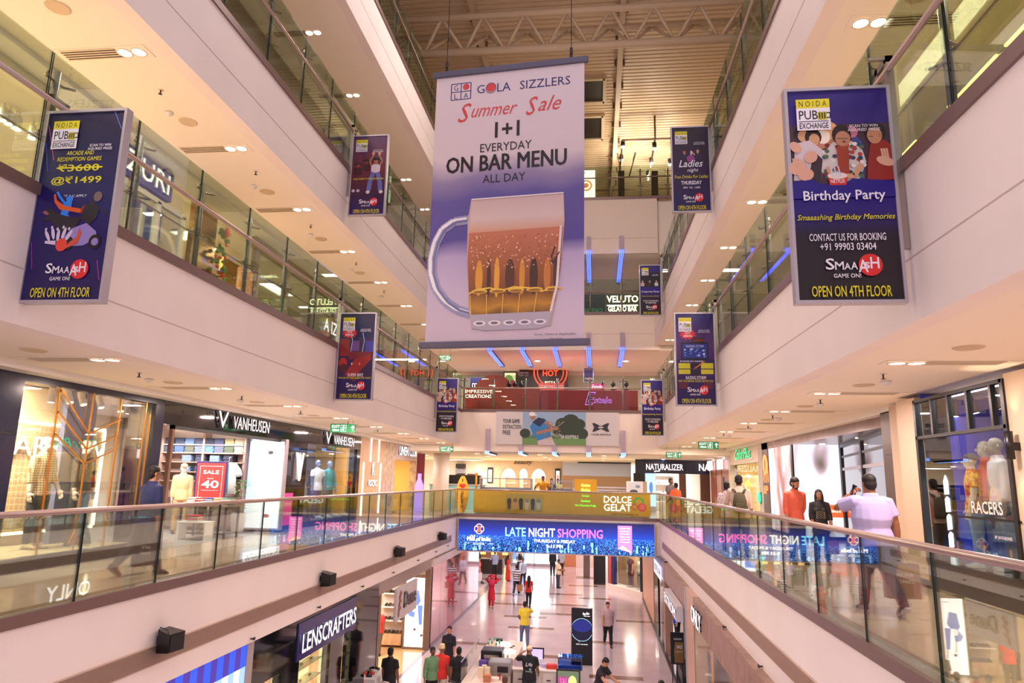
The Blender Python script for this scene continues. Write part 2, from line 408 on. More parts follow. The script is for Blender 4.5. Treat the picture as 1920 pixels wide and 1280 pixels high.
for k, (px, py, y) in enumerate([(1168, 275, 36.8), (1227, 278, 36.8), (1165, 300, 40), (1221, 306, 40), (1256, 308, 40), (1215, 330, 42)]):
    p = at(px, py, y=y)
    t = thing('pendant_lamp', 'small black round pendant lamp, %s of six shining below the far roof' % ORD[k], 'lamp', p, group='pendant lamps under the far roof')
    MB().cyl(p+Vector((0, 0, .0)), p+Vector((0, 0, .34)), .12, M_BLACK, 12).cyl(p+Vector((0, 0, .34)), p+Vector((0, 0, max(.4, 25.2-p.z))), .02, M_PIPE, 6).build('lamp_shade', t)
    MB().disc(p-Vector((0, 0, .005)), .11, mat((255, 246, 236), emit=14.)).ball(p, .1, mat((255, 246, 236), emit=14.), 10, 6).build('bulb', t)
    ld = bpy.data.lights.new('pendant_light', 'POINT'); ld.energy = 150; ld.color = (1, .84, .66); ld.shadow_soft_size = .12
    lo = bpy.data.objects.new('pendant_light', ld); COL.objects.link(lo); lo.parent = t; lo.location = (0, 0, -.3)
# ------------------------------------------------------------------ railings
def P2(side, z, y, off):
    # point on the walkway edge, off metres outwards into the atrium
    return Vector(((XL+off) if side < 0 else xr(z, y)-off, y, z))
def railing_side(label, side, z, y0, y1, step, tall):
    mid = P2(side, z, (y0+y1)/2, 0)
    t = thing('glass_railing', label, 'railing', mid, group='glass railings along the galleries')
    zt = z-.14 if z == L1 else z
    n = max(1, round((y1-y0)/step)); st = (y1-y0)/n
    b = MB(); b.bar(P2(side, zt+.07, y0, 0), P2(side, zt+.07, y1, 0), .07, .14, M_TRIM); b.build('base_trim', t)
    for j in range(n):
        a, c = y0+j*st+.012, y0+(j+1)*st-.012
        zb = zt+.12; ztop = z+1.07 if not tall else zt+1.75
        pb = P2(side, zb, a, .0); pc = P2(side, zb, c, .0)
        g = MB(); g.bar((pb+Vector((0, 0, (ztop-zb)/2))), (pc+Vector((0, 0, (ztop-zb)/2))), .014, ztop-zb, M_GLASS2 if tall else M_GLASS)
        for q in (pb, pc): g.box(q.x-.0075, q.x+.0075, q.y-.0025, q.y+.0025, zb, ztop, M_EDGE)
        g.build('glass_panel', t)
    if not tall:
        MB().tube([P2(side, z+1.08, y0, .0), P2(side, z+1.08, y1, .0)], .036, M_RAIL, 12).build('handrail', t)
    else:
        for j in range(n+1):
            y = y0+j*st+.22
            if y > y1: break
            q = P2(side, zt, y, -.11); s_ = -side
            p = MB().cyl((q.x, y, zt), (q.x, y, zt+1.63), .042, M_POST, 10).build('post', t)
            c = MB()
            for zz in (zt+.75, zt+1.5):
                c.tube([(q.x, y-.03, zz), (q.x, y-.17, zz+.0), (q.x+s_*.1, y-.23, zz)], .016, M_RAIL, 6)
                c.tube([(q.x, y+.03, zz), (q.x, y+.12, zz+.0), (q.x+s_*.1, y+.2, zz)], .016, M_RAIL, 6)
            c.build('clip', p)
        MB().tube([P2(side, zt+1.14, y0, .05), P2(side, zt+1.14, y1, .05)], .034, M_RAIL, 10).build('handrail', t)
        MB().tube([P2(side, zt+.68, y0, -.06), P2(side, zt+.68, y1, -.06)], .012, M_RAIL, 6).build('cable', t)
    return t
railing_side('frameless glass railing along the walkway of the clothing shops with the man in blue', -1, L1, 1.85, YF, 1.6, False)
railing_side('frameless glass railing along the walkway where the man in lavender walks', 1, L1, 1.58, YF, 1.6, False)
railing_side('glass railing with steel posts on the storey just above the navy shop front', -1, L2, 1.9, YF, 1.6, True)
railing_side('glass railing with steel posts on the storey just above the man in lavender', 1, L2, 1.2, YF, 1.6, True)
railing_side('glass railing with steel posts behind the poster of people in goggles', -1, L3, 2.0, YF, 1.6, True)
railing_side('glass railing with steel posts behind the ladies night poster', 1, L3, 2.0, YF, 1.6, True)
railing_side('topmost glass railing high up beside the upper corner of the big banner', -1, L4, 8.0, YF, 1.6, True)
def railing_far(label, z, x0, x1, step, tall):
    t = thing('glass_railing', label, 'railing', ((x0+x1)/2, YF+.05, z), group='glass railings along the galleries')
    zt = z-.14 if z == L1 else z; y = YF+.1
    MB().box(x0, x1, YF-.02, YF+.1, zt, zt+.14, M_TRIM).build('base_trim', t)
    n = round((x1-x0)/step); st = (x1-x0)/n; zb = zt+.12; ztop = z+1.07 if not tall else zt+1.75
    for j in range(n):
        g = MB().box(x0+j*st+.01, x0+(j+1)*st-.01, YF+.03, YF+.044, zb, ztop, M_GLASS2 if tall else M_GLASS)
        g.build('glass_panel', t)
    if tall:
        for j in range(n+1):
            x = x0+j*st+(.1 if j == 0 else 0)-(.1 if j == n else 0)
            p = MB().cyl((x, y+.08, zt), (x, y+.08, zt+1.63), .042, M_RAIL, 10).build('post', t)
            c = MB()
            for zz in (zt+.75, zt+1.5): c.tube([(x-.16, YF+.05, zz), (x-.12, y+.08, zz), (x+.12, y+.08, zz), (x+.16, YF+.05, zz)], .016, M_RAIL, 6)
            c.build('clip', p)
        MB().tube([(x0, YF, zt+1.14), (x1, YF, zt+1.14)], .034, M_RAIL, 10).build('handrail', t)
    else: MB().tube([(x0, YF+.04, z+1.08), (x1, YF+.04, z+1.08)], .036, M_RAIL, 12).build('handrail', t)
    return t
railing_far('glass railing across the end in front of the yellow ice cream counter', L1, XL, 2.78, 1.3, False)
railing_far('glass railing across the end in front of the red kiosks', L2, XL, 2.75, 1.5, True)
railing_far('glass railing across the end in front of the lit gelato bar sign', L3, XL, 2.75, 1.5, True)
railing_far('topmost glass railing across the end below the pendant lamps', L4, XL, 3.6, 1.5, True)
# ------------------------------------------------------------------ ceiling fittings
M_VENT = mat((48, 36, 32), .6, name='vent_dark')
M_LUV = mat((226, 208, 184), .6, name='vent_blade')
def downlight(label, group, x, y, z, side, blades=True, light=True):
    # twin lamps at the atrium end of a flush plate, slatted air grille towards the shops
    t = thing('ceiling_light', label, 'ceiling light', (x, y, z), group=group)
    s = side
    b = MB().box(x-.16*1, x+.16, y-.12, y+.12, z-.012, z+.001, M_CEIL) if False else MB()
    xa, xb = (x-1.35, x+.3) if s < 0 else (x-.3, x+1.35)
    b.box(xa, xb, y-.16, y+.16, z-.010, z-.001, M_CEIL); b.build('plate', t)
    g0, g1 = (x-1.1, x-.2) if s < 0 else (x+.2, x+1.1)
    v = MB().box(g0, g1, y-.125, y+.125, z-.013, z-.0105, M_VENT)
    for j in range(5): v.box(g0, g1, y-.125+j*.055, y-.125+j*.055+.022, z-.02, z-.0125, M_LUV)
    v.build('air_grille', t)
    for dx in (-.1, .13) if s < 0 else (-.13, .1):
        l = MB().lathe((x+dx, y, z-.012), [(.115, .0), (.115, -.012), (.098, -.012), (.096, .0)], M_LUV, 18).disc((x+dx, y, z-.017), .1, M_LAMP, n=18)
        l.build('lamp', t)
    if light:
        ld = bpy.data.lights.new('downlight', 'AREA'); ld.shape = 'RECTANGLE'; ld.size = .42; ld.size_y = .2; ld.energy = LAMP_W*(.7 if z > 15 else 1.0 if z > 10 else 1.2); ld.color = (1., .77, .70)
        lo = bpy.data.objects.new('downlight', ld); COL.objects.link(lo); lo.parent = t; lo.location = (0, 0, -.03)
    return t
def ceiling_run(side, z, xs, y0, n, step, phrase, group, light=True):
    for j in range(n):
        y = y0+j*step; x = xs(y) if callable(xs) else xs
        downlight('twin ceiling light with slatted grille, %s one along %s' % (ORD[j], phrase), group, x, y, z, side, light=light)
ceiling_run(-1, 8.03, -6.95, 5.9, 9, 3.15, 'the ceiling over the clothing shops', 'ceiling lights of the first floor shops')
ceiling_run(1, 8.03, 3.92, 6.1, 9, 3.15, 'the ceiling over the man in lavender', 'ceiling lights over the facing walkway')
ceiling_run(-1, 12.72, -7.0, 5.65, 9, 3.15, 'the ceiling above the arcade poster', 'ceiling lights of the second floor shops')
ceiling_run(1, 12.72, lambda y: 3.75-(y-9)*.02, 5.9, 9, 3.15, 'the ceiling above the large birthday poster', 'ceiling lights above the facing posters')
ceiling_run(-1, 18.4, -7.7, 10.0, 7, 3.2, 'the highest ceiling', 'ceiling lights of the top ceiling')
def sprinkler(label, p):
    t = thing('sprinkler', label, 'sprinkler', p, group='fire sprinklers')
    MB().lathe(p, [(.0, -.004), (.045, -.004), (.045, -.0005)], M_LUV, 12).cyl((p[0], p[1], p[2]-.07), (p[0], p[1], p[2]-.002), .012, M_BLACK, 6).lathe((p[0], p[1], p[2]-.075), [(.0, 0), (.032, .0), (.03, .008), (0, .01)], M_DARK, 10).build('head', t)
def detector(label, p):
    t = thing('smoke_detector', label, 'smoke detector', p, group='smoke detectors')
    MB().lathe(p, [(.0, -.07), (.035, -.07), (.04, -.045), (.07, -.04), (.075, -.012), (.055, -.001)], M_WHITE, 16).build('housing', t)
def speaker_disc(label, p):
    t = thing('ceiling_speaker', label, 'speaker', p, group='ceiling speakers')
    MB().lathe(p, [(.0, -.008), (.125, -.008), (.15, -.014), (.165, -.001)], mat((204, 184, 158), .7), 20).build('grille', t)
for side, z, x0, ph in ((-1, 8.03, -7.3, 'the ceiling over the clothing shops'), (1, 8.03, 4.0, 'the ceiling over the man in lavender'), (-1, 12.72, -7.2, 'the ceiling above the arcade poster'), (1, 12.72, 4.0, 'the ceiling above the large birthday poster')):
    ya = {(-1, 8.03): 10.1, (1, 8.03): 10.0, (-1, 12.72): 9.6, (1, 12.72): 10.4}[(side, z)]
    for j in range(5):
        y = ya+3.15*j
        sprinkler('tiny dark fire sprinkler, %s along %s' % (ORD[j], ph), (x0+(.1 if j % 2 else 0), y+.25, z))
        detector('small white smoke detector, %s along %s' % (ORD[j], ph), (x0-.3*side*-1, y+.95, z))
        speaker_disc('round flat ceiling speaker, %s along %s' % (ORD[j], ph), (x0+.15*side, y-(1.85 if z > 10 else 1.75), z))
# ------------------------------------------------------------------ hanging posters
C = lambda r, g, b: mat((r, g, b), .35, name='ink_%02x%02x%02x' % (r, g, b))
INK_W, INK_K, INK_Y, INK_R = C(240, 236, 248), C(24, 18, 26), C(226, 216, 40), C(222, 40, 44)
def gradient_ink(name, stops, axis='Z', scale=1., off=0., noise=0., nscale=2., rough=.35):
    # printed colour run along one axis of the board (generated in the board's own metres)
    m, nt, b = nodes_mat(name, rough); L = nt.links.new
    tc = N(nt, 'ShaderNodeTexCoord'); sp = N(nt, 'ShaderNodeSeparateXYZ'); L(tc.outputs['Object'], sp.inputs[0])
    mr = N(nt, 'ShaderNodeMapRange'); mr.inputs[1].default_value = off; mr.inputs[2].default_value = off+scale
    L(sp.outputs[axis], mr.inputs[0]); src = mr.outputs[0]
    if noise:
        no = N(nt, 'ShaderNodeTexNoise'); no.inputs['Scale'].default_value = nscale; no.inputs['Detail'].default_value = 1; L(tc.outputs['Object'], no.inputs['Vector'])
        ma = N(nt, 'ShaderNodeMath', operation='MULTIPLY_ADD'); ma.inputs[1].default_value = noise; L(no.outputs['Fac'], ma.inputs[0])
        sb = N(nt, 'ShaderNodeMath', operation='SUBTRACT'); sb.inputs[1].default_value = noise/2; L(mr.outputs[0], sb.inputs[0]); L(sb.outputs[0], ma.inputs[2]); src = ma.outputs[0]
    rp = N(nt, 'ShaderNodeValToRGB'); e = rp.color_ramp.elements
    while len(e) < len(stops): e.new(.5)
    for i, (p, c) in enumerate(stops): e[i].position = p; e[i].color = lin(c)+(1,)
    L(src, rp.inputs[0]); L(rp.outputs[0], b.inputs['Base Color'])
    return m
def mug_icon(p, u, v, s):
    p.rect(u-.26*s, u+.2*s, v, v+.5*s, C(190, 180, 40)); 
    for k in (-.16, -.03, .1): p.rect(u+(k-.03)*s, u+(k+.03)*s, v+.08*s, v+.42*s, INK_K)
    for k in (-.2, -.03, .14): p.ell(u+k*s, v+.56*s, .13*s, .11*s, INK_W, 10)
    p.line([(u+.2*s, v+.4*s), (u+.38*s, v+.4*s), (u+.38*s, v+.12*s), (u+.2*s, v+.12*s)], .06*s, INK_K)
def poster_common(p, W, H):
    p.rect(.08*W, .42*W, .91*H, .955*H, INK_Y); p.text('NOIDA', .25*W, .918*H, .28*W, .028*H, INK_K, space=1.6)
    p.rect(.08*W, .42*W, .80*H, .91*H, INK_W); p.text('PUB', .20*W, .853*H, .19*W, .045*H, INK_K, .02)
    mug_icon(p, .345*W, .85*H, .085*H); p.rect(.1*W, .4*W, .842*H, .845*H, INK_K)
    p.text('EXCHANGE', .25*W, .808*H, .29*W, .028*H, INK_K, .015)
    p.text('SCAN TO WIN', .74*W, .806*H, .28*W, .014*H, INK_W, .015); p.text('ASSURED PRIZE', .74*W, .787*H, .32*W, .014*H, INK_W, .015)
    p.ell(.70*W, .155*H, .115*W, .05*H, INK_R, 28)
    x = .27
    for ch, hh, ww in (('S', .052, .085), ('M', .036, .085), ('A', .03, .06), ('A', .034, .065), ('A', .058, .095)):
        p.text(ch, (x+ww/2)*W, (.135-(.014 if hh == .058 else 0))*H, ww*W, hh*H, INK_W, .03); x += ww+.004
    p.text('s', .665*W, .138*H, .055*W, .03*H, INK_W, .03); p.text('H', .74*W, .138*H, .085*W, .052*H, INK_W, .03)
    p.text('GAME ON!', .47*W, .098*H, .26*W, .018*H, INK_W, .03)
    p.text('OPEN ON 4TH FLOOR', .5*W, .012*H, .76*W, .05*H, INK_Y, .02)
def person_ink(p, u, v, s, skin, top, hair, arms=None):
    p.poly([(u-.2*s, v), (u+.2*s, v), (u+.22*s, v+.35*s), (u+.1*s, v+.45*s), (u-.1*s, v+.45*s), (u-.22*s, v+.35*s)], top)
    p.rect(u-.045*s, u+.045*s, v+.42*s, v+.5*s, skin)
    p.ell(u, v+.62*s, .115*s, .14*s, hair, 14); p.ell(u, v+.58*s, .095*s, .115*s, skin, 14)
    p.ell(u-.035*s, v+.6*s, .014*s, .01*s, INK_K, 6); p.ell(u+.035*s, v+.6*s, .014*s, .01*s, INK_K, 6); p.rect(u-.03*s, u+.03*s, v+.525*s, v+.535*s, C(150, 50, 50))
    for a in arms or []: p.line([(u+x*s, v+y*s) for x, y in a], .075*s, skin)
SK1, SK2 = C(214, 160, 124), C(176, 120, 90)
NIGHT = gradient_ink('ink_night', [(0, (26, 8, 80)), (.5, (22, 8, 94)), (1, (16, 6, 62))], 'Z', 2.05)
PARTY = gradient_ink('ink_party', [(0, (26, 16, 26)), (.32, (30, 18, 34)), (.45, (38, 16, 116)), (.62, (32, 12, 136)), (.7, (60, 40, 100)), (1, (40, 20, 120))], 'Z', 2.05)
PURP = gradient_ink('ink_purple', [(0, (30, 12, 88)), (.3, (50, 18, 90)), (.7, (84, 44, 112)), (1, (36, 14, 104))], 'Z', 2.05)
DKRED = gradient_ink('ink_red', [(0, (40, 14, 100)), (.25, (56, 16, 60)), (.6, (110, 32, 44)), (1, (84, 40, 90))], 'Z', 2.05)
def party_photo(p, W, H):
    # printed snapshot: guests round a man in a flowered shirt bending over a red tub with candles
    q = lambda *a: [(x*W, y*H) for x, y in a]; rnd = random.Random(3)
    p.rect(0, W, .54*H, .83*H, C(70, 44, 62)); p.poly(q((0, .83), (1, .83), (1, .9), (.62, .86), (.42, .88), (.2, .85), (0, .88)), C(50, 28, 120))
    for x, y, a, b, c in ((.3, .78, .2, .07, (196, 130, 104)), (.36, .80, .14, .05, (236, 176, 130)), (.34, .77, .07, .035, (255, 240, 220))): p.ell(x*W, y*H, a*W, b*H, C(*c), 18)
    p.poly(q((.6, .56), (.72, .56), (.72, .74), (.66, .78), (.6, .72)), C(66, 76, 150)); p.ell(.63*W, .79*H, .06*W, .03*H, C(206, 120, 150), 12)
    for x, y in ((.13, .79), (.24, .77)): p.ell(x*W, y*H, .085*W, .042*H, C(40, 24, 26), 14); p.ell((x+.01)*W, (y-.012)*H, .055*W, .03*H, SK1, 12)
    p.poly(q((.02, .56), (.3, .56), (.34, .7), (.2, .755), (.05, .74)), C(216, 200, 206)); p.poly(q((.16, .56), (.3, .56), (.32, .66), (.24, .7)), C(60, 40, 52))
    p.poly(q((.3, .6), (.38, .55), (.66, .55), (.75, .64), (.72, .7), (.62, .745), (.44, .745), (.33, .69)), C(214, 204, 200))
    for k in range(46): p.ell((.33+.4*rnd.random())*W, (.57+.16*rnd.random())*H, .026*W, .01*H, rnd.choice([C(190, 60, 56), C(50, 66, 90), C(236, 230, 226), C(84, 110, 84), C(120, 40, 50)]), 6)
    p.up(); p.poly(q((.47, .57), (.57, .57), (.58, .71), (.52, .74), (.46, .71)), C(160, 62, 44)); p.ell(.52*W, .775*H, .095*W, .05*H, C(38, 24, 26), 16); p.ell(.53*W, .755*H, .075*W, .038*H, C(190, 132, 104), 16); p.line(q((.47, .757), (.58, .754)), .006, INK_K); p.ell(.54*W, .74*H, .02*W, .005*H, C(120, 60, 50), 8)
    p.line(q((.36, .62), (.4, .57), (.47, .575)), .045, SK1); p.line(q((.7, .63), (.62, .575), (.5, .57)), .05, SK1)
    p.poly(q((.74, .55), (1, .55), (1, .72), (.92, .75), (.8, .73), (.76, .65)), C(146, 40, 36)); p.ell(.86*W, .78*H, .1*W, .048*H, C(36, 22, 22), 16); p.ell(.845*W, .765*H, .075*W, .04*H, C(196, 138, 108), 16); p.ell(.9*W, .765*H, .018*W, .014*H, C(180, 120, 94), 8); p.line(q((.79, .762), (.83, .76)), .006, INK_K)
    for x, y, a, b, r in ((.05, .72, .05, .03, .6), (.2, .67, .07, .028, .8), (.06, .62, .09, .035, .5), (.93, .64, .05, .04, 1.2), (.14, .585, .08, .03, .2)): p.ell(x*W, y*H, a*W, b*H, C(222, 170, 146), 12, r)
    for x in (.03, .06, .09, .91, .935, .96): p.line(q((x, .63 if x < .5 else .655), (x-.01, .665 if x < .5 else .7)), .02, C(222, 170, 146))
    p.poly(q((0, .47), (1, .47), (1, .545), (.6, .56), (.5, .535), (.3, .535), (.2, .56), (0, .55)), C(36, 18, 128))
    p.poly(q((.37, .53), (.53, .53), (.55, .575), (.35, .575)), C(206, 50, 36)); p.ell(.45*W, .575*H, .1*W, .016*H, C(236, 220, 214), 14); p.text('NETFLIX', .45*W, .54*H, .14*W, .018*H, INK_W, .02)
    for x in (.4, .44, .48): p.line(q((x, .575), (x-.02, .62)), .012, C(206, 214, 240))
def post_birthday(p, W, H):
    party_photo(p, W, H)
    p.text('Birthday Party', .5*W, .445*H, .8*W, .06*H, INK_W, .025); p.text('Smaaashing Birthday Memories', .5*W, .358*H, .95*W, .034*H, INK_Y, .01, .3)
    p.text('CONTACT US FOR BOOKING', .5*W, .268*H, .74*W, .034*H, INK_W, .015); p.text('+91 99903 03404', .5*W, .224*H, .54*W, .034*H, INK_W, .015)
def post_arcade(p, W, H):
    for a, b, c, d, m in ((.0, .94, .14, .74, C(220, 60, 150)), (.0, .84, .08, .68, C(60, 90, 220)), (.86, 1., .98, .9, C(110, 130, 240)), (.9, .2, .96, .1, C(180, 60, 170)), (.02, .3, .08, .16, C(150, 50, 170))): p.line([(a*W, b*H), (c*W, d*H)], .008, m)
    p.text('ARCADE AND', .48*W, .765*H, .36*W, .022*H, INK_Y, .02, .15); p.text('REDEMPTION GAMES', .48*W, .732*H, .58*W, .022*H, INK_Y, .02, .15)
    p.text('\u20b93600', .49*W, .675*H, .54*W, .04*H, INK_Y, .03); p.rect(.2*W, .8*W, .691*H, .699*H, INK_Y)
    p.text('@\u20b91499', .48*W, .6*H, .66*W, .048*H, INK_Y, .03); p.text('*T & C APPLY', .5*W, .535*H, .3*W, .014*H, INK_W, 0, .15)
    B = C(50, 130, 236); O = C(220, 96, 44); S = C(40, 34, 44); V = C(150, 134, 200)
    q = lambda *a: [(x*W, (y*.9+.125)*H) for x, y in a]
    p.poly(q((.34, .34), (.42, .34), (.47, .39), (.47, .43), (.42, .44), (.36, .42)), B); p.ell(.435*W, ((.445)*.9+.125)*H, .045*W, .018*H, B, 12)
    p.line(q((.38, .42), (.30, .46), (.26, .49)), .03, B); p.line(q((.36, .35), (.33, .30)), .04, B); p.line(q((.43, .35), (.46, .31)), .04, B)
    p.poly(q((.22, .47), (.24, .43), (.32, .385), (.6, .36), (.6, .385), (.38, .405), (.27, .44), (.24, .48)), O); p.ell(.67*W, ((.375)*.9+.125)*H, .07*W, .03*H, C(170, 40, 40), 16)
    p.poly(q((.1, .37), (.2, .395), (.3, .36), (.46, .34), (.62, .33), (.56, .27), (.4, .25), (.3, .29), (.22, .32), (.12, .315), (.14, .335), (.2, .34)), S); p.poly(q((.1, .37), (.16, .352), (.2, .36), (.14, .38)), C(150, 90, 90))
    p.poly(q((.6, .33), (.64, .4), (.74, .43), (.84, .39), (.82, .33), (.74, .29)), S); p.ell(.80*W, ((.455)*.9+.125)*H, .055*W, .027*H, C(120, 96, 96), 14); p.line(q((.74, .41), (.98, .345)), .018, S)
    p.poly(q((.4, .2), (.52, .27), (.7, .3), (.84, .25), (.86, .21), (.7, .17), (.5, .165)), V); p.ell(.84*W, ((.19)*.9+.125)*H, .08*W, .038*H, INK_K, 16); p.ell(.84*W, ((.19)*.9+.125)*H, .045*W, .02*H, V, 14); p.ell(.5*W, ((.185)*.9+.125)*H, .07*W, .035*H, INK_K, 16)
    for k in range(5): p.ell((.22+.07*k)*W, ((.23+.012*(k % 2))*.9+.125)*H, .022*W, .033*H, C(214, 200, 226), 10, .25*(2-k)); p.ell((.22+.075*k-.03)*W, ((.268+.01*(k % 2))*.9+.125)*H, .015*W, .009*H, C(214, 200, 226), 8)
    p.poly(q((.2, .185), (.34, .175), (.34, .2), (.2, .2)), C(214, 200, 226)); p.ell(.42*W, ((.175)*.9+.125)*H, .075*W, .034*H, C(226, 70, 50), 16); p.poly(q((.46, .15), (.62, .18), (.66, .24), (.62, .27), (.6, .22), (.52, .19)), C(206, 84, 60))
def post_jurassic(p, W, H):
    for u, v, s, t in ((.18, .5, .55, C(60, 20, 34)), (.42, .55, .5, C(70, 24, 36))): person_ink(p, u*W, v*H, s*W, C(150, 64, 56), t, INK_K); p.rect((u-.12)*W, (u+.12)*W, v*H+.58*s*W, v*H+.66*s*W, INK_K)
    person_ink(p, .7*W, .52*H, .62*W, SK2, C(226, 210, 222), INK_K, [[(-.2, .36), (-.3, .6), (-.14, .86)], [(.2, .36), (.3, .6), (.14, .86)]])
    for u in (.61, .79): p.ell(u*W, .77*H, .045*W, .025*H, C(222, 150, 130), 10)
    p.rect(.60*W, .8*W, .685*H, .715*H, INK_K)
    for s_ in (-1, 1): p.line([((.7+.06*s_)*W, .53*H), ((.7+.14*s_)*W, .42*H), ((.7+.17*s_)*W, .3*H)], .13*W, C(104, 110, 180)); p.ell((.7+.19*s_)*W, .28*H, .06*W, .022*H, C(222, 210, 216), 10)
    for u in (.08, .22): p.ell(u*W, .3*H, .05*W, .02*H, C(200, 180, 196), 10)
    p.text('YOUR TICKET TO THE JURASSIC ERA', .5*W, .43*H, .9*W, .03*H, INK_Y, .015)
def burst(p, u, v, W):
    pts = []
    for j in range(24): r = (.2 if j % 2 else .13)*W; pts.append((u+r*1.2*math.cos(2*PI*j/24), v+r*.8*math.sin(2*PI*j/24)))
    p.poly(pts, INK_R); p.text('NEW', u, v+.01*W, .15*W, .06*W, INK_W, .03); p.text('ARRIVAL', u, v-.075*W, .24*W, .06*W, INK_W, .03)
def post_bike(p, W, H):
    p.rect(0, W, .25*H, .72*H, C(52, 24, 74)); burst(p, .28*W, .77*H, W)
    for u0, u1, v0, v1, m in ((.36, .58, .56, .68, C(110, 70, 140)), (.76, .99, .55, .68, C(60, 60, 160)), (.02, .3, .5, .7, C(140, 34, 40)), (.3, .95, .46, .55, C(120, 30, 44))): p.rect(u0*W, u1*W, v0*H, v1*H, m)
    for u in (.32, .66): p.line([(u*W, .78*H), ((u+.06)*W, .68*H), ((u+.02)*W, .55*H)], .02*W, C(170, 180, 230))
    p.poly([(.2*W, .28*H), (.46*W, .46*H), (.9*W, .52*H), (.96*W, .47*H), (.6*W, .3*H), (.44*W, .24*H)], C(150, 34, 40)); p.ell(.14*W, .42*H, .12*W, .06*H, C(180, 40, 40), 16); p.ell(.16*W, .36*H, .12*W, .05*H, C(80, 26, 40), 16); p.ell(.62*W, .41*H, .03*W, .018*H, C(230, 90, 60), 10); p.ell(.4*W, .41*H, .02*W, .015*H, C(220, 210, 226), 8)
    p.poly([(.3*W, .24*H), (.66*W, .24*H), (.5*W, .2*H)], C(90, 30, 60))
    p.text('SUPER BIKE', .52*W, .262*H, .44*W, .036*H, INK_W, .015); p.text('WHO ARE YOU CHALLENGING FOR A RACE?', .5*W, .235*H, .94*W, .02*H, INK_Y, .015)
def post_storm(p, W, H):
    burst(p, .32*W, .77*H, W); p.rect(.44*W, .74*W, .68*H, .735*H, C(60, 30, 40)); p.text('RAZING STORM', .6*W, .69*H, .26*W, .025*H, C(190, 60, 50), .02)
    p.rect(.13*W, .85*W, .49*H, .68*H, INK_K); p.rect(.17*W, .81*W, .505*H, .665*H, C(44, 52, 150)); p.text('RAZING STORM', .5*W, .625*H, .46*W, .025*H, C(190, 200, 240), .03)
    rnd = random.Random(5)
    for k in range(26): p.ell((.22+.54*rnd.random())*W, (.52+.1*rnd.random())*H, .03*W, .008*H, rnd.choice([C(110, 140, 230), C(210, 220, 250), C(60, 70, 170)]), 6)
    p.rect(0, W, .455*H, .49*H, C(40, 30, 90)); p.text('ID-ZONE: DO CHARGE', .4*W, .462*H, .6*W, .016*H, INK_W, .02)
    p.rect(.05*W, .36*W, .33*H, .45*H, C(206, 200, 50)); p.rect(.64*W, .96*W, .33*H, .45*H, C(206, 200, 50)); p.rect(.36*W, .64*W, .31*H, .45*H, C(40, 24, 60)); p.line([(.44*W, .38*H), (.74*W, .47*H)], .03*W, C(220, 120, 40)); p.rect(.05*W, .96*W, .38*H, .39*H, C(60, 40, 80))
    p.rect(.04*W, .3*W, .17*H, .24*H, C(96, 30, 60)); p.rect(.7*W, .94*W, .17*H, .24*H, C(96, 30, 60))
    p.text('RAZING STORM', .5*W, .272*H, .52*W, .036*H, INK_W, .015); p.text('FOR THE BADASS GOOD GUY IN YOU', .5*W, .243*H, .9*W, .022*H, INK_Y, .015)
def post_ladies(p, W, H):
    person_ink(p, .33*W, .6*H, .42*W, SK2, C(46, 26, 60), C(90, 34, 50)); person_ink(p, .7*W, .61*H, .42*W, SK1, C(50, 28, 80), C(70, 30, 40), [[(-.2, .3), (-.34, .5), (-.42, .6)]])
    p.ell(.5*W, .62*H, .11*W, .045*H, C(150, 70, 140), 16); p.ell(.52*W, .69*H, .03*W, .03*H, C(210, 190, 220), 8)
    p.text('Ladies', .5*W, .52*H, .66*W, .085*H, INK_W, .02, .3); p.text('night', .55*W, .45*H, .3*W, .055*H, INK_W, 0, .25)
    p.text('Free Drinks For Ladies', .5*W, .385*H, .92*W, .04*H, INK_Y, .005, .3); p.text('THURSDAY', .5*W, .31*H, .56*W, .045*H, INK_W, .04)
    p.text('7PM  TO  11PM', .5*W, .262*H, .46*W, .022*H, INK_W, .03)
def post_corporate(p, W, H):
    p.rect(0, W, .56*H, .86*H, INK_K)
    for u, t in ((.12, C(200, 170, 180)), (.47, C(60, 24, 30)), (.8, C(206, 196, 206))): person_ink(p, u*W, .58*H, .42*W, SK1, t, C(60, 34, 30))
    p.text('Corporate Party', .5*W, .44*H, .88*W, .05*H, INK_W, .01); p.text('Work Hard, Party Harder', .5*W, .36*H, .84*W, .028*H, INK_Y, 0, .3)
    p.text('CONTACT US FOR BOOKING', .5*W, .265*H, .74*W, .03*H, INK_W, .015); p.text('+91 99903 03404', .5*W, .225*H, .54*W, .03*H, INK_W, .015)
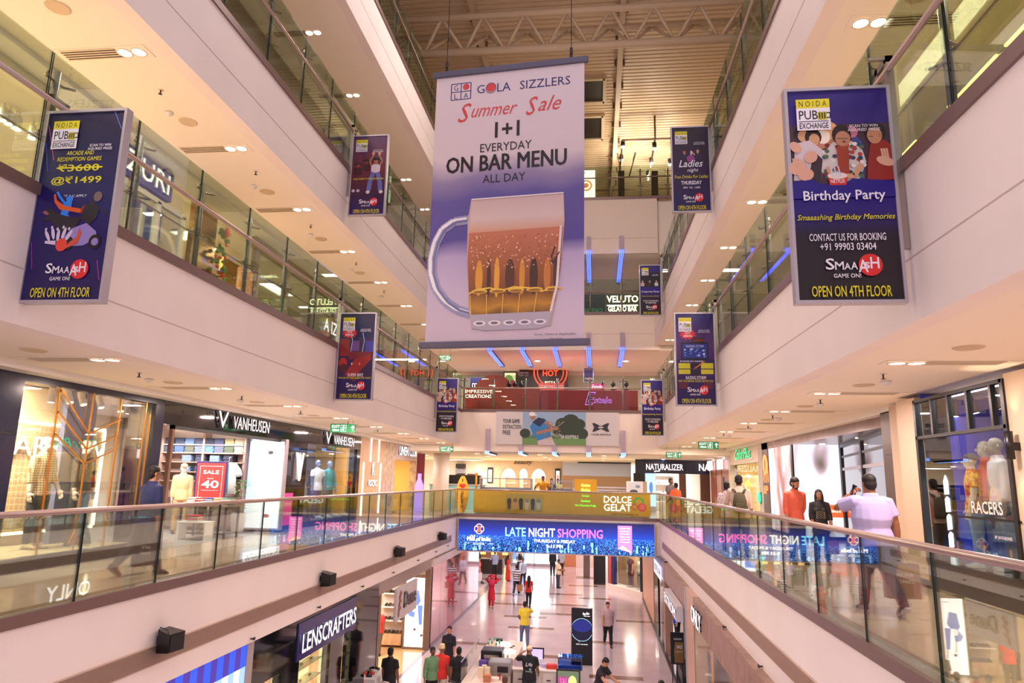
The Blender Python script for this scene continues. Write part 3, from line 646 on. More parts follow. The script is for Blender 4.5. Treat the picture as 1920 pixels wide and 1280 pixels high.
def hanging_poster(label, x0, x1, y, z0, z1, bg, art, side, rail_z, depth=.11, common=True):
    t = thing('hanging_poster', label, 'poster', ((x0+x1)/2, y, z0), group='double sided posters hung along the galleries')
    f = .032
    b = MB().box(x0, x0+f, y-depth/2, y+depth/2, z0, z1, M_ALU).box(x1-f, x1, y-depth/2, y+depth/2, z0, z1, M_ALU).box(x0+f, x1-f, y-depth/2, y+depth/2, z0, z0+f, M_ALU).box(x0+f, x1-f, y-depth/2, y+depth/2, z1-f, z1, M_ALU).box(x0+f, x1-f, y-depth/2+.02, y+depth/2-.005, z0+f, z1-f, M_DARK)
    b.build('frame', t)
    W, H = x1-x0-2*f, z1-z0-2*f
    pm = MB(); p = Print(pm, lambda u, v, d: (u+x0+f, y-depth/2+.017-d*.15, v+z0+f)); p.rect(0, W, 0, H, bg)
    art(p, W, H)
    if common: poster_common(p, W, H)
    o = pm.build('printed_sheet', None, origin=(x0+f, y-depth/2, z0+f)); o.parent = t; o.location = Vector((x0+f, y-depth/2, z0+f))-wloc(t)
    xe = x0-.035 if side < 0 else x1+.035; s = side
    k = MB().box(xe-.035, xe+.035, y-.03, y+.03, z0+.55, rail_z+.14, M_STEEL).box(xe-.035, xe+.035, y+.2, y+.26, rail_z-.75, rail_z+.14, M_STEEL).box(xe-.035, xe+.035, y-.03, y+.26, rail_z+.07, rail_z+.14, M_STEEL)
    xe2 = XL-.02 if side < 0 else xr(z0, y)+.02
    for zz in (rail_z-.5, rail_z+.1): k.box(xe, xe2, y-.02, y+.02, zz, zz+.03, M_STEEL)
    k.build('bracket', t)
    return t
rz2, rz3 = L2+1.14, L3+1.14
hanging_poster('framed blue poster advertising arcade and redemption games with prices in yellow', -6.36, -5.35, 6.85, 8.27, 10.58, NIGHT, post_arcade, -1, rz2)
hanging_poster('framed purple poster of people wearing goggles with raised hands, near the big banner', -6.25, -5.29, 16.2, 12.94, 15.14, DKRED, post_jurassic, -1, rz3)
hanging_poster('framed dark blue poster for the super bike arcade game', -6.3, -5.36, 16.3, 8.26, 10.44, NIGHT, post_bike, -1, rz2)
hanging_poster('small far birthday party poster beside the words impressive creations', -6.26, -5.4, 27.0, 8.22, 10.36, PARTY, post_birthday, -1, rz2)
hanging_poster('large nearest birthday party poster framed in silver with a phone number', 1.93, 2.96, 6.9, 8.2, 10.48, PARTY, post_birthday, 1, rz2)
LADY = gradient_ink('ink_lady', [(0, (22, 16, 84)), (.3, (38, 16, 72)), (.6, (48, 16, 54)), (1, (36, 12, 36))], 'Z', 2.2)
hanging_poster('framed dark poster for ladies night with two singing women', 1.9, 2.86, 16.8, 13.06, 15.36, LADY, post_ladies, 1, rz3)
hanging_poster('framed purple poster for the razing storm arcade game', 1.87, 2.82, 16.8, 8.25, 10.5, PURP, post_storm, 1, rz2)
hanging_poster('small far birthday party poster beside the glowing pink sign', 1.74, 2.59, 27.5, 8.22, 10.39, PARTY, post_birthday, 1, rz2)
hanging_poster('small far corporate party poster beside the lit gelato bar sign', 1.74, 2.6, 27.5, 12.96, 15.06, PARTY, post_corporate, 1, rz3)
# ------------------------------------------------------------------ the big banner
BW, BH = 3.28, 5.98
bt = thing('hanging_banner', 'huge white fabric banner printed with a beer mug hanging in the middle of the atrium', 'banner', (-1.86, 13.62, 9.2), -.11)
bt.rotation_euler = (0, 0, -.105)
BG = gradient_ink('banner_print', [(0, (206, 188, 206)), (.12, (200, 184, 208)), (.3, (176, 160, 200)), (.36, (84, 72, 150)), (.52, (98, 88, 160)), (.6, (150, 136, 176)), (.68, (222, 206, 214)), (1, (226, 212, 220))], 'Z', BH, 0, .16, .55, .6)
b = MB(); p = Print(b, lambda u, v, d: (u-BW/2, -d, v), .0004)
b.box(-BW/2, BW/2, .004, .012, 0, BH, mat((226, 212, 220), .7))
p.rect(0, BW, 0, BH, BG)
X_ = lambda px: (px-818)/273*BW
Y_ = lambda py: (655-py)/517*BH
NV, RD, BK = C(44, 38, 110), C(214, 70, 72), C(38, 28, 32)
sq = lambda a, b2, c, d, w_, m: p.line([(X_(a), Y_(b2)), (X_(c), Y_(b2)), (X_(c), Y_(d)), (X_(a), Y_(d)), (X_(a), Y_(b2))], w_, m)
sq(847, 155, 884, 188, .022, NV); p.line([(X_(865.5), Y_(155)), (X_(865.5), Y_(188))], .02, NV); p.line([(X_(847), Y_(172)), (X_(884), Y_(172))], .02, NV)
p.text('G', X_(856), Y_(169), .1, .13, NV); p.text('L', X_(856), Y_(186), .07, .12, NV); p.text('A', X_(875), Y_(186), .1, .12, NV); p.ell(X_(875), Y_(163), .075, .075, RD, 20)
p.text('G', X_(903), Y_(180), .17, .2, NV); p.ell(X_(922), Y_(170), .1, .105, RD, 22); p.text('LA', X_(946), Y_(180), .3, .2, NV); p.text('SIZZLERS', X_(1021), Y_(180), 1.09, .2, NV)
p.line([(X_(922)+.11*math.cos(a/3.), Y_(171)+.12*math.sin(a/3.)) for a in range(20)], .014, NV)
p.text('S', X_(874), Y_(236), .3, .44, RD, 0, .35); p.text('ummer', X_(929), Y_(228), 1.02, .21, RD, 0, .45); p.text('S', X_(998), Y_(234), .26, .42, RD, 0, .35); p.text('ale', X_(1030), Y_(228), .5, .34, RD, 0, .45)
p.text('1+1', X_(954), Y_(273), .54, .36, BK, .05); p.text('EVERYDAY', X_(952), Y_(300), 1.12, .19, BK, .004); p.text('ON BAR MENU', X_(952), Y_(337), 2.6, .36, BK, .022); p.text('ALL DAY', X_(950), Y_(361), .92, .18, BK, -.002)
# printed mug: handle, glass body, foam, beer, facets
xy = lambda *a: [(X_(x), Y_(y)) for x, y in a]
GL, GL2 = C(196, 194, 216), C(110, 110, 160)
HAND = [(888, 430), (862, 432), (842, 446), (830, 470), (824, 500), (825, 530), (834, 558), (852, 582), (874, 598), (897, 606)]
p.line(xy(*HAND), .2, C(150, 148, 188)); p.line(xy(*[(x-3, y-2) for x, y in HAND]), .07, C(236, 232, 240)); p.line(xy(*[(x+4, y+1) for x, y in HAND]), .05, GL2)
p.poly(xy((892, 392), (1056, 391), (1058, 440), (1053, 520), (1046, 580), (1036, 632), (900, 634), (893, 590), (888, 500), (887, 430)), C(196, 170, 168))
p.poly(xy((893, 393), (1055, 392), (1056, 455), (890, 458)), gradient_ink('ink_foam', [(0, (206, 150, 120)), (.35, (214, 192, 190)), (1, (206, 176, 176))], 'Z', .9, Y_(458)))
BEER = gradient_ink('ink_beer', [(0, (96, 60, 30)), (.1, (190, 134, 40)), (.25, (120, 70, 34)), (.5, (150, 84, 46)), (1, (196, 120, 92))], 'Z', 1.9, Y_(612), .18, 2.2)
p.poly(xy((890, 456), (1056, 453), (1052, 525), (1044, 585), (1036, 612), (900, 614), (895, 590), (889, 510)), BEER)
rnd = random.Random(11)
for x0, x1, c in ((905, 916, (214, 150, 50)), (925, 931, (70, 40, 26)), (938, 946, (224, 160, 60)), (958, 972, (84, 48, 28)), (982, 990, (206, 140, 50)), (1000, 1012, (70, 40, 24)), (1024, 1034, (190, 120, 50)), (1040, 1046, (80, 50, 36))):
    p.ell(X_((x0+x1)/2), Y_(541), (x1-x0)*.6/273*BW, .34+.1*rnd.random(), C(*c), 16)
for k in range(170):
    x = 894+158*rnd.random(); y = 462+62*rnd.random()**1.0; r = .008+.012*rnd.random(); p.l -= 1; p.ell(X_(x), Y_(y), r, r, rnd.choice([C(232, 176, 136), C(150, 84, 56), C(236, 200, 170)]), 6)
p.up()
p.line(xy((893, 570), (905, 563), (930, 560), (950, 566), (972, 560), (1000, 563), (1020, 570), (1044, 563)), .03, C(236, 196, 70))
for k in range(5): p.ell(X_(912+32*k), Y_(566), .17, .05, C(226, 184, 70), 14); p.ell(X_(912+32*k), Y_(567), .13, .028, C(150, 100, 40), 14)
for k in range(6): p.line(xy((896+29*k, 572), (899+27*k, 612)), .02, C(226, 170, 70))
p.poly(xy((898, 608), (1038, 606), (1034, 630), (1015, 636), (920, 637), (902, 632)), C(176, 166, 184))
for k in range(5): p.ell(X_(914+26*k), Y_(624), .13, .055, C(230, 224, 232), 14); p.ell(X_(914+26*k), Y_(624), .08, .03, C(120, 108, 130), 12)
p.line(xy((1052, 452), (1046, 560), (1036, 606)), .05, C(226, 206, 214)); p.line(xy((1042, 490), (1036, 508), (1038, 520), (1050, 500)), .025, C(70, 40, 40)); p.line(xy((893, 392), (1056, 391)), .025, C(240, 232, 236))
p.text('Govt. Taxes is Applicable.', X_(1044), Y_(649), .84, .05, BK); p.text('*T&C Apply', X_(1044), Y_(655)-.01, .26, .035, BK)
b.build('printed_fabric', bt, local=True)
for nm, z0, z1, e in (('top_bar', BH-.02, BH+.12, .08), ('bottom_bar', -.14, 0.0, .12)):
    MB().cbox(-BW/2-e, BW/2+e, -.05, .05, z0, z1, mat((96, 92, 112), .4, .4), .02).build(nm, bt, local=True)
for sx in (-BW/2+.22, BW/2-.28):
    c = MB().cyl((sx, 0, BH+.1), (sx, 0, RZ-9.2), .008, M_DARK, 6); c.build('cable', bt, local=True)
    h = MB().tube([(sx, 0, BH+.13), (sx+.03, 0, BH+.17), (sx, 0, BH+.22), (sx-.03, 0, BH+.17), (sx, 0, BH+.13)], .012, M_DARK, 6).cbox(sx-.03, sx+.03, -.03, .03, BH+.22, BH+.36, M_DARK, .008); h.build('hook', bt, local=True)
# ------------------------------------------------------------------ LED screen under the end gallery
def city_mat():
    m, nt, b = nodes_mat('led_picture', .3); L = nt.links.new
    tc = N(nt, 'ShaderNodeTexCoord'); sp = N(nt, 'ShaderNodeSeparateXYZ'); L(tc.outputs['Object'], sp.inputs[0])
    rp = N(nt, 'ShaderNodeValToRGB'); e = rp.color_ramp.elements
    for i in range(3): e.new(.5)
    for i, (q, c) in enumerate([(0, (10, 24, 84)), (.3, (14, 44, 130)), (.5, (24, 70, 190)), (.72, (26, 44, 150)), (1, (22, 24, 70))]): e[i].position = q; e[i].color = lin(c)+(1,)
    mr = N(nt, 'ShaderNodeMapRange'); mr.inputs[2].default_value = 1.36; L(sp.outputs['Z'], mr.inputs[0]); L(mr.outputs[0], rp.inputs[0])
    vo = N(nt, 'ShaderNodeTexVoronoi'); vo.inputs['Scale'].default_value = 30; mp = N(nt, 'ShaderNodeMapping'); mp.inputs['Scale'].default_value = (1, 1, 1.6); L(tc.outputs['Object'], mp.inputs[0]); L(mp.outputs[0], vo.inputs['Vector'])
    lt = N(nt, 'ShaderNodeMath', operation='GREATER_THAN'); lt.inputs[1].default_value = .7; sv = N(nt, 'ShaderNodeSeparateColor'); L(vo.outputs['Color'], sv.inputs[0]); L(sv.outputs[0], lt.inputs[0])
    lo = N(nt, 'ShaderNodeMath', operation='LESS_THAN'); lo.inputs[1].default_value = .68; L(sp.outputs['Z'], lo.inputs[0])
    an = N(nt, 'ShaderNodeMath', operation='MULTIPLY'); L(lt.outputs[0], an.inputs[0]); L(lo.outputs[0], an.inputs[1])
    mx = N(nt, 'ShaderNodeMixRGB'); mx.inputs[2].default_value = lin((80, 160, 255))+(1,); L(an.outputs[0], mx.inputs[0]); L(rp.outputs[0], mx.inputs[1])
    b.inputs['Base Color'].default_value = (.01, .01, .02, 1); L(mx.outputs[0], b.inputs['Emission Color']); b.inputs['Emission Strength'].default_value = 1.5
    return m
E_ = lambda r, g, b, s=1.6: mat((r, g, b), .4, emit=s)
sx0, sx1, sz0, sz1 = -6.2, 2.52, 3.3, 4.66
st = thing('led_screen', 'long blue lit screen advertising late night shopping below the end gallery', 'screen', ((sx0+sx1)/2, YF-.1, sz0))
MB().box(sx0-.05, sx1+.05, YF-.17, YF-.002, sz0-.05, sz1+.05, M_ALU).build('casing', st)
b = MB(); SW, SH = sx1-sx0, sz1-sz0
p = Print(b, face_y(sx0, YF-.172, sz0), .0006); p.rect(0, SW, 0, SH, city_mat())
fx = lambda px: (px-853)/369*SW
rnd = random.Random(2)
for k in range(30):
    u = SW*rnd.random(); hh = (.14+.3*rnd.random())*SH; p.l -= 1; p.rect(u, u+.12+.15*rnd.random(), 0, hh, E_(8, 20, 66, 1.)); 
    for q in range(8): p.rect(u+.02+.1*rnd.random(), u+.05+.1*rnd.random(), hh*rnd.random()*.9, hh*rnd.random()*.9, E_(130, 190, 255, 1.3)) if rnd.random() < .5 else None
    p.l = 1
p.l = 60
for a in range(4):
    t_ = a*PI/2; cx, cz = fx(893), SH*.70
    p.ell(cx+.13*math.cos(t_), cz+.13*math.sin(t_), .14, .1, E_(255, 206, 150), 18, t_+PI/2); p.ell(cx+.13*math.cos(t_), cz+.13*math.sin(t_), .1, .065, E_(20, 40, 150), 18, t_+PI/2)
p.text('I', fx(893), SH*.6, .12, .26, E_(240, 80, 60), .02)
p.text('DLF', fx(876), SH*.43, .24, .1, E_(240, 240, 255), .02, .2, 'l'); p.text('Mall of India', fx(893), SH*.32, 1.06, .17, E_(245, 245, 255), .03); p.text('NOIDA', fx(893), SH*.19, .5, .1, E_(240, 240, 255), .02, space=1.3)
for u in (870, 917): p.rect(fx(u-5), fx(u+5), SH*.23, SH*.24, E_(240, 240, 255))
p.text('LATE', fx(963), SH*.5, .92, .38, E_(130, 220, 255), .03); p.text('NIGHT', fx(1013), SH*.5, 1.18, .38, E_(250, 255, 236), .03); p.text('SHOPPING', fx(1085), SH*.5, 2.0, .38, E_(255, 110, 190), .03)
p.text('THURSDAY & FRIDAY', fx(1037), SH*.33, 1.86, .13, E_(255, 255, 255), .04); p.text('9-11 PM', fx(1037), SH*.17, .72, .13, E_(255, 255, 255), .04)
p.poly([(fx(1155), SH*.2), (fx(1155), SH*.93), (fx(1181), SH*.93), (fx(1181), SH*.08)], E_(240, 120, 200)); p.poly([(fx(1156), SH*.22), (fx(1164), SH*.3), (fx(1181), SH*.1)], E_(255, 210, 160))
for k, t_ in enumerate(['Weekday delight', 'Unlock', '\u20b92,000', 'Flat on', 'spend', '\u20b915,000']): p.text(t_, fx(1168), SH*(.82-.085*k), .4 if k else .5, .055, E_(255, 250, 255), .01)
o = b.build('picture', None, origin=(sx0, YF-.172, sz0)); o.parent = st; o.location = Vector((sx0, YF-.172, sz0))-wloc(st)
# ------------------------------------------------------------------ sports billboard on the end gallery
t = thing('billboard', 'white billboard with a golfer photo on the end gallery front', 'billboard', (-1.8, YF-.06, 8.02))
x0, x1, z0, z1 = -4.62, 1.03, 8.05, 9.56
MB().box(x0, x1, YF-.1, YF-.002, z0, z1, mat((214, 206, 206), .6)).build('board', t)
b = MB(); p = Print(b, face_y(x0, YF-.102, z0), .0006); W, H = x1-x0, z1-z0; u = lambda px: (px-930)/228*W; v = lambda py: (833-py)/60*H
SKY = gradient_ink('ink_sky', [(0, (96, 136, 84)), (.25, (86, 120, 80)), (.35, (160, 180, 196)), (1, (150, 178, 212))], 'Z', H)
p.rect(u(980), u(1098), 0, H, SKY); GR = C(52, 66, 50)
for a, b2, r in ((1055, 795, 14), (1070, 790, 16), (1085, 795, 12), (1062, 805, 14), (1078, 806, 12), (985, 812, 10), (1090, 812, 12), (1045, 806, 10)): p.ell(u(a), v(b2), r/228*W, r/60*H*.85, GR, 14)
p.rect(u(980), u(1098), 0, H*.2, C(112, 150, 90))
p.poly([(u(994), v(800)), (u(1004), v(786)), (u(1020), v(784)), (u(1034), v(800)), (u(1032), v(822)), (u(1010), v(826)), (u(1000), v(815))], C(58, 128, 190))
p.poly([(u(998), v(792)), (u(1010), v(783)), (u(1024), v(788)), (u(1012), v(800))], C(34, 48, 80)); p.poly([(u(1008), v(826)), (u(1034), v(818)), (u(1042), v(833)), (u(1010), v(833))], C(206, 190, 196))
p.ell(u(999), v(782), .12, .15, SK2, 14); p.ell(u(998), v(777), .15, .1, C(240, 236, 236), 12); p.rect(u(999), u(1007), v(780), v(778.5), C(240, 236, 236)); p.line([(u(1022), v(791)), (u(1034), v(799)), (u(1046), v(804))], .12, SK2); p.line([(u(1006), v(812)), (u(1022), v(808)), (u(1042), v(803))], .13, SK2); p.line([(u(1042), v(802)), (u(1058), v(790))], .02, C(210, 200, 190))
rnd = random.Random(8)
for k in range(120): p.l -= 1; p.ell(u(1020+34*rnd.random()), v(790+34*rnd.random()), .02, .02, rnd.choice([C(176, 150, 110), C(120, 100, 70), C(200, 180, 150)]), 5)
p.up(); p.text('UA GOLF POLO', u(1068), v(821), .8, .16, C(240, 238, 238), .02)
for k, s in enumerate(['YOUR GAME', 'DISTRACTION', 'FREE']): p.text(s, u(943), v(794+10.5*k), (.78, .86, .36)[k], .19, C(38, 34, 36), .015, al='l')
LG = C(50, 48, 52); cx, cz = u(1125), v(800)
for s in (-1, 1):
    p.poly([(cx+s*.4, cz+.18), (cx+s*.16, cz+.03), (cx+s*.16, cz-.03), (cx+s*.4, cz-.18), (cx+s*.3, cz-.2), (cx+s*.1, cz-.11), (cx+s*.03, cz-.05), (cx+s*.03, cz+.05), (cx+s*.1, cz+.11), (cx+s*.3, cz+.2)], LG)
    p.poly([(cx+s*.38, cz+.17), (cx+s*.3, cz+.0), (cx+s*.38, cz-.17), (cx+s*.15, cz-.06), (cx+s*.15, cz+.06)], LG)
p.ell(cx, cz, .17, .07, LG, 20); p.ell(cx, cz, .13, .035, C(214, 206, 206), 20); p.text('UNDER ARMOUR', cx, cz-.36, .92, .075, LG, .01)
o = b.build('printed_sheet', None, origin=(x0, YF-.102, z0)); o.parent = t; o.location = Vector((x0, YF-.102, z0))-wloc(t)
# ------------------------------------------------------------------ blue light bars hung over the gallery fronts and along the ceilings behind
BLUE = mat((70, 90, 255), .4, emit=5., name='blue_led'); BLUE2 = mat((120, 170, 255), .4, emit=4., name='pale_blue_led'); M_LILAC = mat((190, 170, 190), .5)
def light_bar(label, x, zt, zb, zc, y2, cyan=False):
    t = thing('light_bar', label, 'light bar', (x, YF-.06, zb), group='blue light bars on the end galleries')
    m = BLUE2 if cyan else BLUE
    MB().box(x-.1, x+.1, YF-.12, YF-.005, zb, zt, M_LILAC).build('housing', t)
    l = MB().box(x-.1, x+.1, YF-.12, y2, zc-.09, zc-.005, M_DARK)
    for j in range(4): l.box(x-.1+j*.056, x-.07+j*.056, YF-.13, y2-.3, zc-.1, zc-.088, m)
    for j in range(4): l.box(x-.1+j*.056, x-.07+j*.056, YF-.132, YF-.12, zc-.1, zb, m)
    l.build('glowing_strip', t)
for k, x in enumerate((-5.0, -3.45, -1.9, -.34, 1.22)):
    light_bar('blue glowing light bar, %s of five on the lowest end gallery' % ORD[k], x, 8.75 if k in (0, 4) else 8.04, 7.74, 7.72, 35.0, True)
    light_bar('blue glowing light bar, %s of five on the end gallery below the gelato bar sign' % ORD[k], x, 13.3, 12.6, 12.5, 37.0)
    light_bar('blue glowing light bar, %s of five on the topmost end gallery' % ORD[k], x, 18.05, 17.35, 17.2, 37.4)
# ------------------------------------------------------------------ figures: people and shop mannequins
def remeshed(mb, voxel, smooth=4):
    me = bpy.data.meshes.new('tmp'); me.from_pydata([tuple(v) for v in mb.v], [], mb.f); me.update()
    bm = bmesh.new(); bm.from_mesh(me); bmesh.ops.recalc_face_normals(bm, faces=bm.faces[:]); bm.to_mesh(me); bm.free()
    o = bpy.data.objects.new('tmp', me); COL.objects.link(o)
    r = o.modifiers.new('r', 'REMESH'); r.mode = 'VOXEL'; r.voxel_size = voxel
    s = o.modifiers.new('s', 'SMOOTH'); s.factor = .5; s.iterations = smooth
    e = evaluated(o)
    vs = [v.co.copy() for v in e.vertices]; fs = [tuple(p.vertices) for p in e.polygons]
    bpy.data.objects.remove(o); bpy.data.meshes.remove(me); bpy.data.meshes.remove(e)
    return vs, fs
def dv(p, o, s): return Vector((s*math.sin(o), -math.sin(p)*math.cos(o), -math.cos(p)*math.cos(o)))
REST = (.05, .10, .18, .06)
def solve(h, pose, wide=1.):
    J = {}; V = Vector
    lean = pose.get('lean', 0.); sp = V((0, -math.sin(lean), math.cos(lean)))
    J['hip'] = V((0, 0, 0)); J['sp'] = sp
    for s, k in ((1, 'L'), (-1, 'R')):
        p, kn = pose.get('leg'+k, (0., 0.)); o = pose.get('stance', .03)
        a = V((s*.05*h, 0, -.01*h)); d1 = dv(p, o, s); kp = a+d1*.235*h; d2 = dv(p-kn, o*.3, s); an = kp+d2*.225*h
        J['h'+k], J['k'+k], J['a'+k], J['fp'+k] = a, kp, an, pose.get('foot'+k, max(0, kn-p)*.75 if kn > p+.15 else 0.)
        sh = sp*.292*h+V((s*.1*h*wide, 0, 0)); J['s'+k] = sh
        p1, o1, p2, o2 = pose.get('arm'+k, REST); e = sh+dv(p1, o1, s)*.168*h; wr = e+dv(p2, o2, s)*.145*h
        J['e'+k], J['w'+k], J['fd'+k] = e, wr, dv(p2, o2, s)
    low = min(J['aL'].z, J['aR'].z)-.045*h
    up = V((0, 0, -low))
    for k in list(J):
        if k not in ('sp', 'fdL', 'fdR', 'fpL', 'fpR'): J[k] = J[k]+up
    J['neck'] = J['hip']+sp*.335*h; hp = pose.get('nod', 0.)
    J['head'] = J['neck']+V((0, -math.sin(lean+hp*.6)*.075*h-.008*h, math.cos(lean+hp*.6)*.078*h))
    J['hm'] = Matrix.Rotation(pose.get('turn', 0.), 3, 'Z') @ Matrix.Rotation(lean*.6+hp, 3, 'X')
    return J
def hand(mb, J, k, h, m, curl=.5):
    s = 1 if k == 'L' else -1; d = J['fd'+k].normalized(); w = J['w'+k]
    n = Vector((-s, 0, 0)); n = (n-d*n.dot(d)).normalized(); t = d.cross(n)
    if t.y > 0: t = -t                       # t points forward: the thumb side
    u = h/1.72
    mb.tube([w-d*.01, w+d*.03*u, w+d*.085*u], [(.026*u, .018*u), (.038*u, .015*u), (.036*u, .013*u)], m, 10, ref=t)
    for i, (q, L) in enumerate(((.03, .072), (.01, .08), (-.01, .074), (-.029, .058))):
        a = w+d*.082*u+t*q*u; pts = [a]; dd = d.copy(); ang = 0
        for seg in (.45, .32, .23):
            ang += curl*(.55 if seg == .45 else .6); dd = d*math.cos(ang)+n*math.sin(ang); a = a+dd*L*seg*u; pts.append(a)
        mb.tube(pts, [.0095*u, .009*u, .0082*u, .006*u], m, 7)
    a = w+d*.022*u+t*.03*u; b = a+(d*.6+t*.75+n*.3).normalized()*.036*u; c = b+(d*.85+t*.25+n*.5).normalized()*.032*u
    mb.tube([a, b, c], [.012*u, .0105*u, .008*u], m, 7)
def torso(mb, J, h, g, m, grow, fem=False, z0=-.03, mul=1., arms=None, belly=0.):
    sp, b = J['sp'], J['hip']; f = Vector((0, -1, 0))
    rr = [(-.05, .1, .076), (.03, .094, .07), (.10, .078 if fem else .082, .056), (.17, .086 if fem else .096, .064), (.235, .09 if fem else .106, .062), (.27, .084 if fem else .1, .054), (.296, .066 if fem else .078, .046), (.318, .046, .04), (.345, .035, .035)]
    pts, R = [], []
    for z, rx, ry in rr:
        if z < z0: continue
        q = g if z < .2 else 1+(g-1)*.55
        bl = belly*math.exp(-((z-.07)/.09)**2)
        pts.append(b+sp*z*h+f*bl*.5*h); R.append((rx*h*q*mul+grow, (ry*q+bl*.5)*h*mul+grow))
    mb.tube(pts, R, m, 16, ref=(1, 0, 0))
    if not fem:
        for k in 'LR':
            mb.ball(J['s'+k]+Vector((-.012*h if k == 'L' else .012*h, 0, -.022*h)), (.036*h*mul+grow, .036*h*mul+grow, .04*h*mul+grow), m, 10, 8)
    if fem:
        for s in (-1, 1): mb.ball(b+sp*.195*h+f*.045*h+Vector((s*.042*h, 0, 0)), .036*h+grow, m, 10, 8)
def limb_arm(mb, J, k, h, g, m, grow, frac, mul=1.):
    s_, e, w = J['s'+k], J['e'+k], J['w'+k]; inner = s_+(Vector((0, 0, s_.z))-Vector((0, 0, s_.z)))
    pts = [Vector((s_.x*.66, s_.y, s_.z-.006*h)), s_-Vector((0, 0, .008*h))]; gg = 1+(g-1)*.45; R = [.031*h*gg*mul+grow, .034*h*gg*mul+grow]; g = gg
    if frac <= .5:
        pts.append(s_.lerp(e, frac*2)); R.append(.034*h*g*mul+grow*1.6)
    else:
        pts += [s_.lerp(e, .6), e, e.lerp(w, .4), e.lerp(w, (frac-.5)*2)]; R += [.031*h*g*mul+grow, .027*h*g*mul+grow, .026*h*g*mul+grow, .0195*h*mul+grow]
    mb.tube(pts, R, m, 10)
def limb_leg(mb, J, k, h, g, m, grow, mul=1., to=1.):
    a, b, c = J['h'+k], J['k'+k], J['a'+k]
    pts = [a+Vector((-.004*h if k == 'L' else .004*h, 0, .004*h)), a.lerp(b, .25), a.lerp(b, .7), b, b.lerp(c, .35), b.lerp(c, .98*to)]
    R = [(.047*h*g*mul+grow), (.053*h*g*mul+grow), .043*h*g*mul+grow, .035*h*mul+grow, .035*h*mul+grow, .024*h*mul+grow*1.5]
    mb.tube(pts, R, m, 12)
def figure(name, label, cat, pos, face, h=1.72, pose={}, skin=(150, 104, 78), top=(60, 60, 80), bottom=(40, 42, 52), shoe=(40, 36, 36), hair='short', haircol=(22, 17, 16), sleeve=.28, g=1., fem=False,
           belly=0., vox=.012, group=None, length=None, long_hair=0., topm=None, plain=False, bare=False, collar=None, beard=False, glasses=False, tuck=False, cuffs=None, sole=None):
    t = thing(name, label, cat, pos, face, group); J = solve(h, pose, .94 if fem else (1.+.35*(g-1)))
    S = mat(skin, .5 if not plain else .3, name=None); mb = MB()
    torso(mb, J, h, g*.97, S, 0, fem, belly=belly*.9, mul=.95)
    for k in 'LR':
        limb_arm(mb, J, k, h, g, S, 0, 1.); limb_leg(mb, J, k, h, g, S, 0, .93)
        fp = J['fp'+k]; d = Vector((0, -math.cos(fp), -math.sin(fp))); a = J['a'+k]
        mb.tube([a+Vector((0, .02*h, -.02*h)), a+d*.04*h-Vector((0, 0, .02*h)), a+d*.09*h-Vector((0, 0, .03*h))], [(.024*h, .02*h), (.026*h, .018*h), (.024*h, .012*h)], S, 8, ref=(1, 0, 0))
    c, M3 = J['head'], J['hm']; q = lambda x, y, z: c+M3 @ Vector((x*h, y*h, z*h))
    mb.tube([J['neck']-J['sp']*.03*h, J['neck'].lerp(c, .75)], [.034*h*(1+(g-1)*.7), .031*h*(1+(g-1)*.5)], S, 12)
    mb.ball(q(0, .006, .014), (.044*h, .054*h, .053*h), S, 16, 12, M3); mb.ball(q(0, -.014, -.026), (.035*h, .038*h, .042*h), S, 14, 10, M3)
    vs, fs = remeshed(mb, vox, 3)
    B = MB(); B.add(vs, fs, S, True)
    for k in 'LR': hand(B, J, k, h, S, pose.get('curl'+k, .45))
    B.ball(q(0, -.055, -.012), (.0085*h, .013*h, .014*h), S, 8, 6, M3)
    for s in (-1, 1):
        B.ball(q(s*.045, .006, -.006), (.006*h, .012*h, .018*h), S, 8, 6, M3)
        if not plain:
            B.ball(q(s*.017, -.044, .004), (.0085*h, .005*h, .0045*h), mat((232, 226, 220), .3), 8, 6, M3); B.ball(q(s*.017, -.0475, .004), (.004*h, .003*h, .004*h), M_BLACK, 6, 5, M3)
            B.tube([q(s*.027, -.043, .016), q(s*.017, -.0495, .018), q(s*.009, -.05, .016)], .0022*h, mat(haircol), 5)
    if not plain: B.ball(q(0, -.05, -.038), (.014*h, .005*h, .0045*h), mat((140, 70, 66), .5), 8, 6, M3)
    B.build('body', t, local=True)
    if bare: return t, J
    # clothes
    Tm = topm or mat(top, .8); mb = MB(); gr = .012
    torso(mb, J, h, g, Tm, gr, fem, z0=-.06 if not tuck else .02, belly=belly)
    for k in 'LR': limb_arm(mb, J, k, h, g, Tm, gr, sleeve)
    if length:
        mb.tube([J['hip']+J['sp']*.08*h, J['hip'], Vector((J['hip'].x, J['hip'].y, length*h))], [(.088*h*g, .066*h*g), (.108*h*g, .085*h*g), (.125*h*g, .1*h*g)], Tm, 18, ref=(1, 0, 0))
    vs, fs = remeshed(mb, max(vox, .011), 3); o = MB().add(vs, fs, Tm, True).build('shirt' if not length else 'tunic', t, local=True)
    if collar: MB().tube([J['neck']-J['sp']*.022*h, J['neck']+J['sp']*.008*h], [(.05*h, .046*h), (.043*h, .04*h)], mat(collar, .7), 14, ref=(1, 0, 0), caps=False).build('collar', o)
    Bm = mat(bottom, .85); mb = MB()
    mb.tube([J['hip']+J['sp']*.055*h, J['hip'], J['hip']-Vector((0, 0, .035*h))], [(.08*h*g+.006, .056*h*g+.006), (.09*h*g+.004, .066*h*g+.004), (.082*h*g, .058*h*g)], Bm, 16, ref=(1, 0, 0))
    for k in 'LR': limb_leg(mb, J, k, h, g, Bm, .012)
    vs, fs = remeshed(mb, max(vox, .012), 3); MB().add(vs, fs, Bm, True).build('trousers', t, local=True)
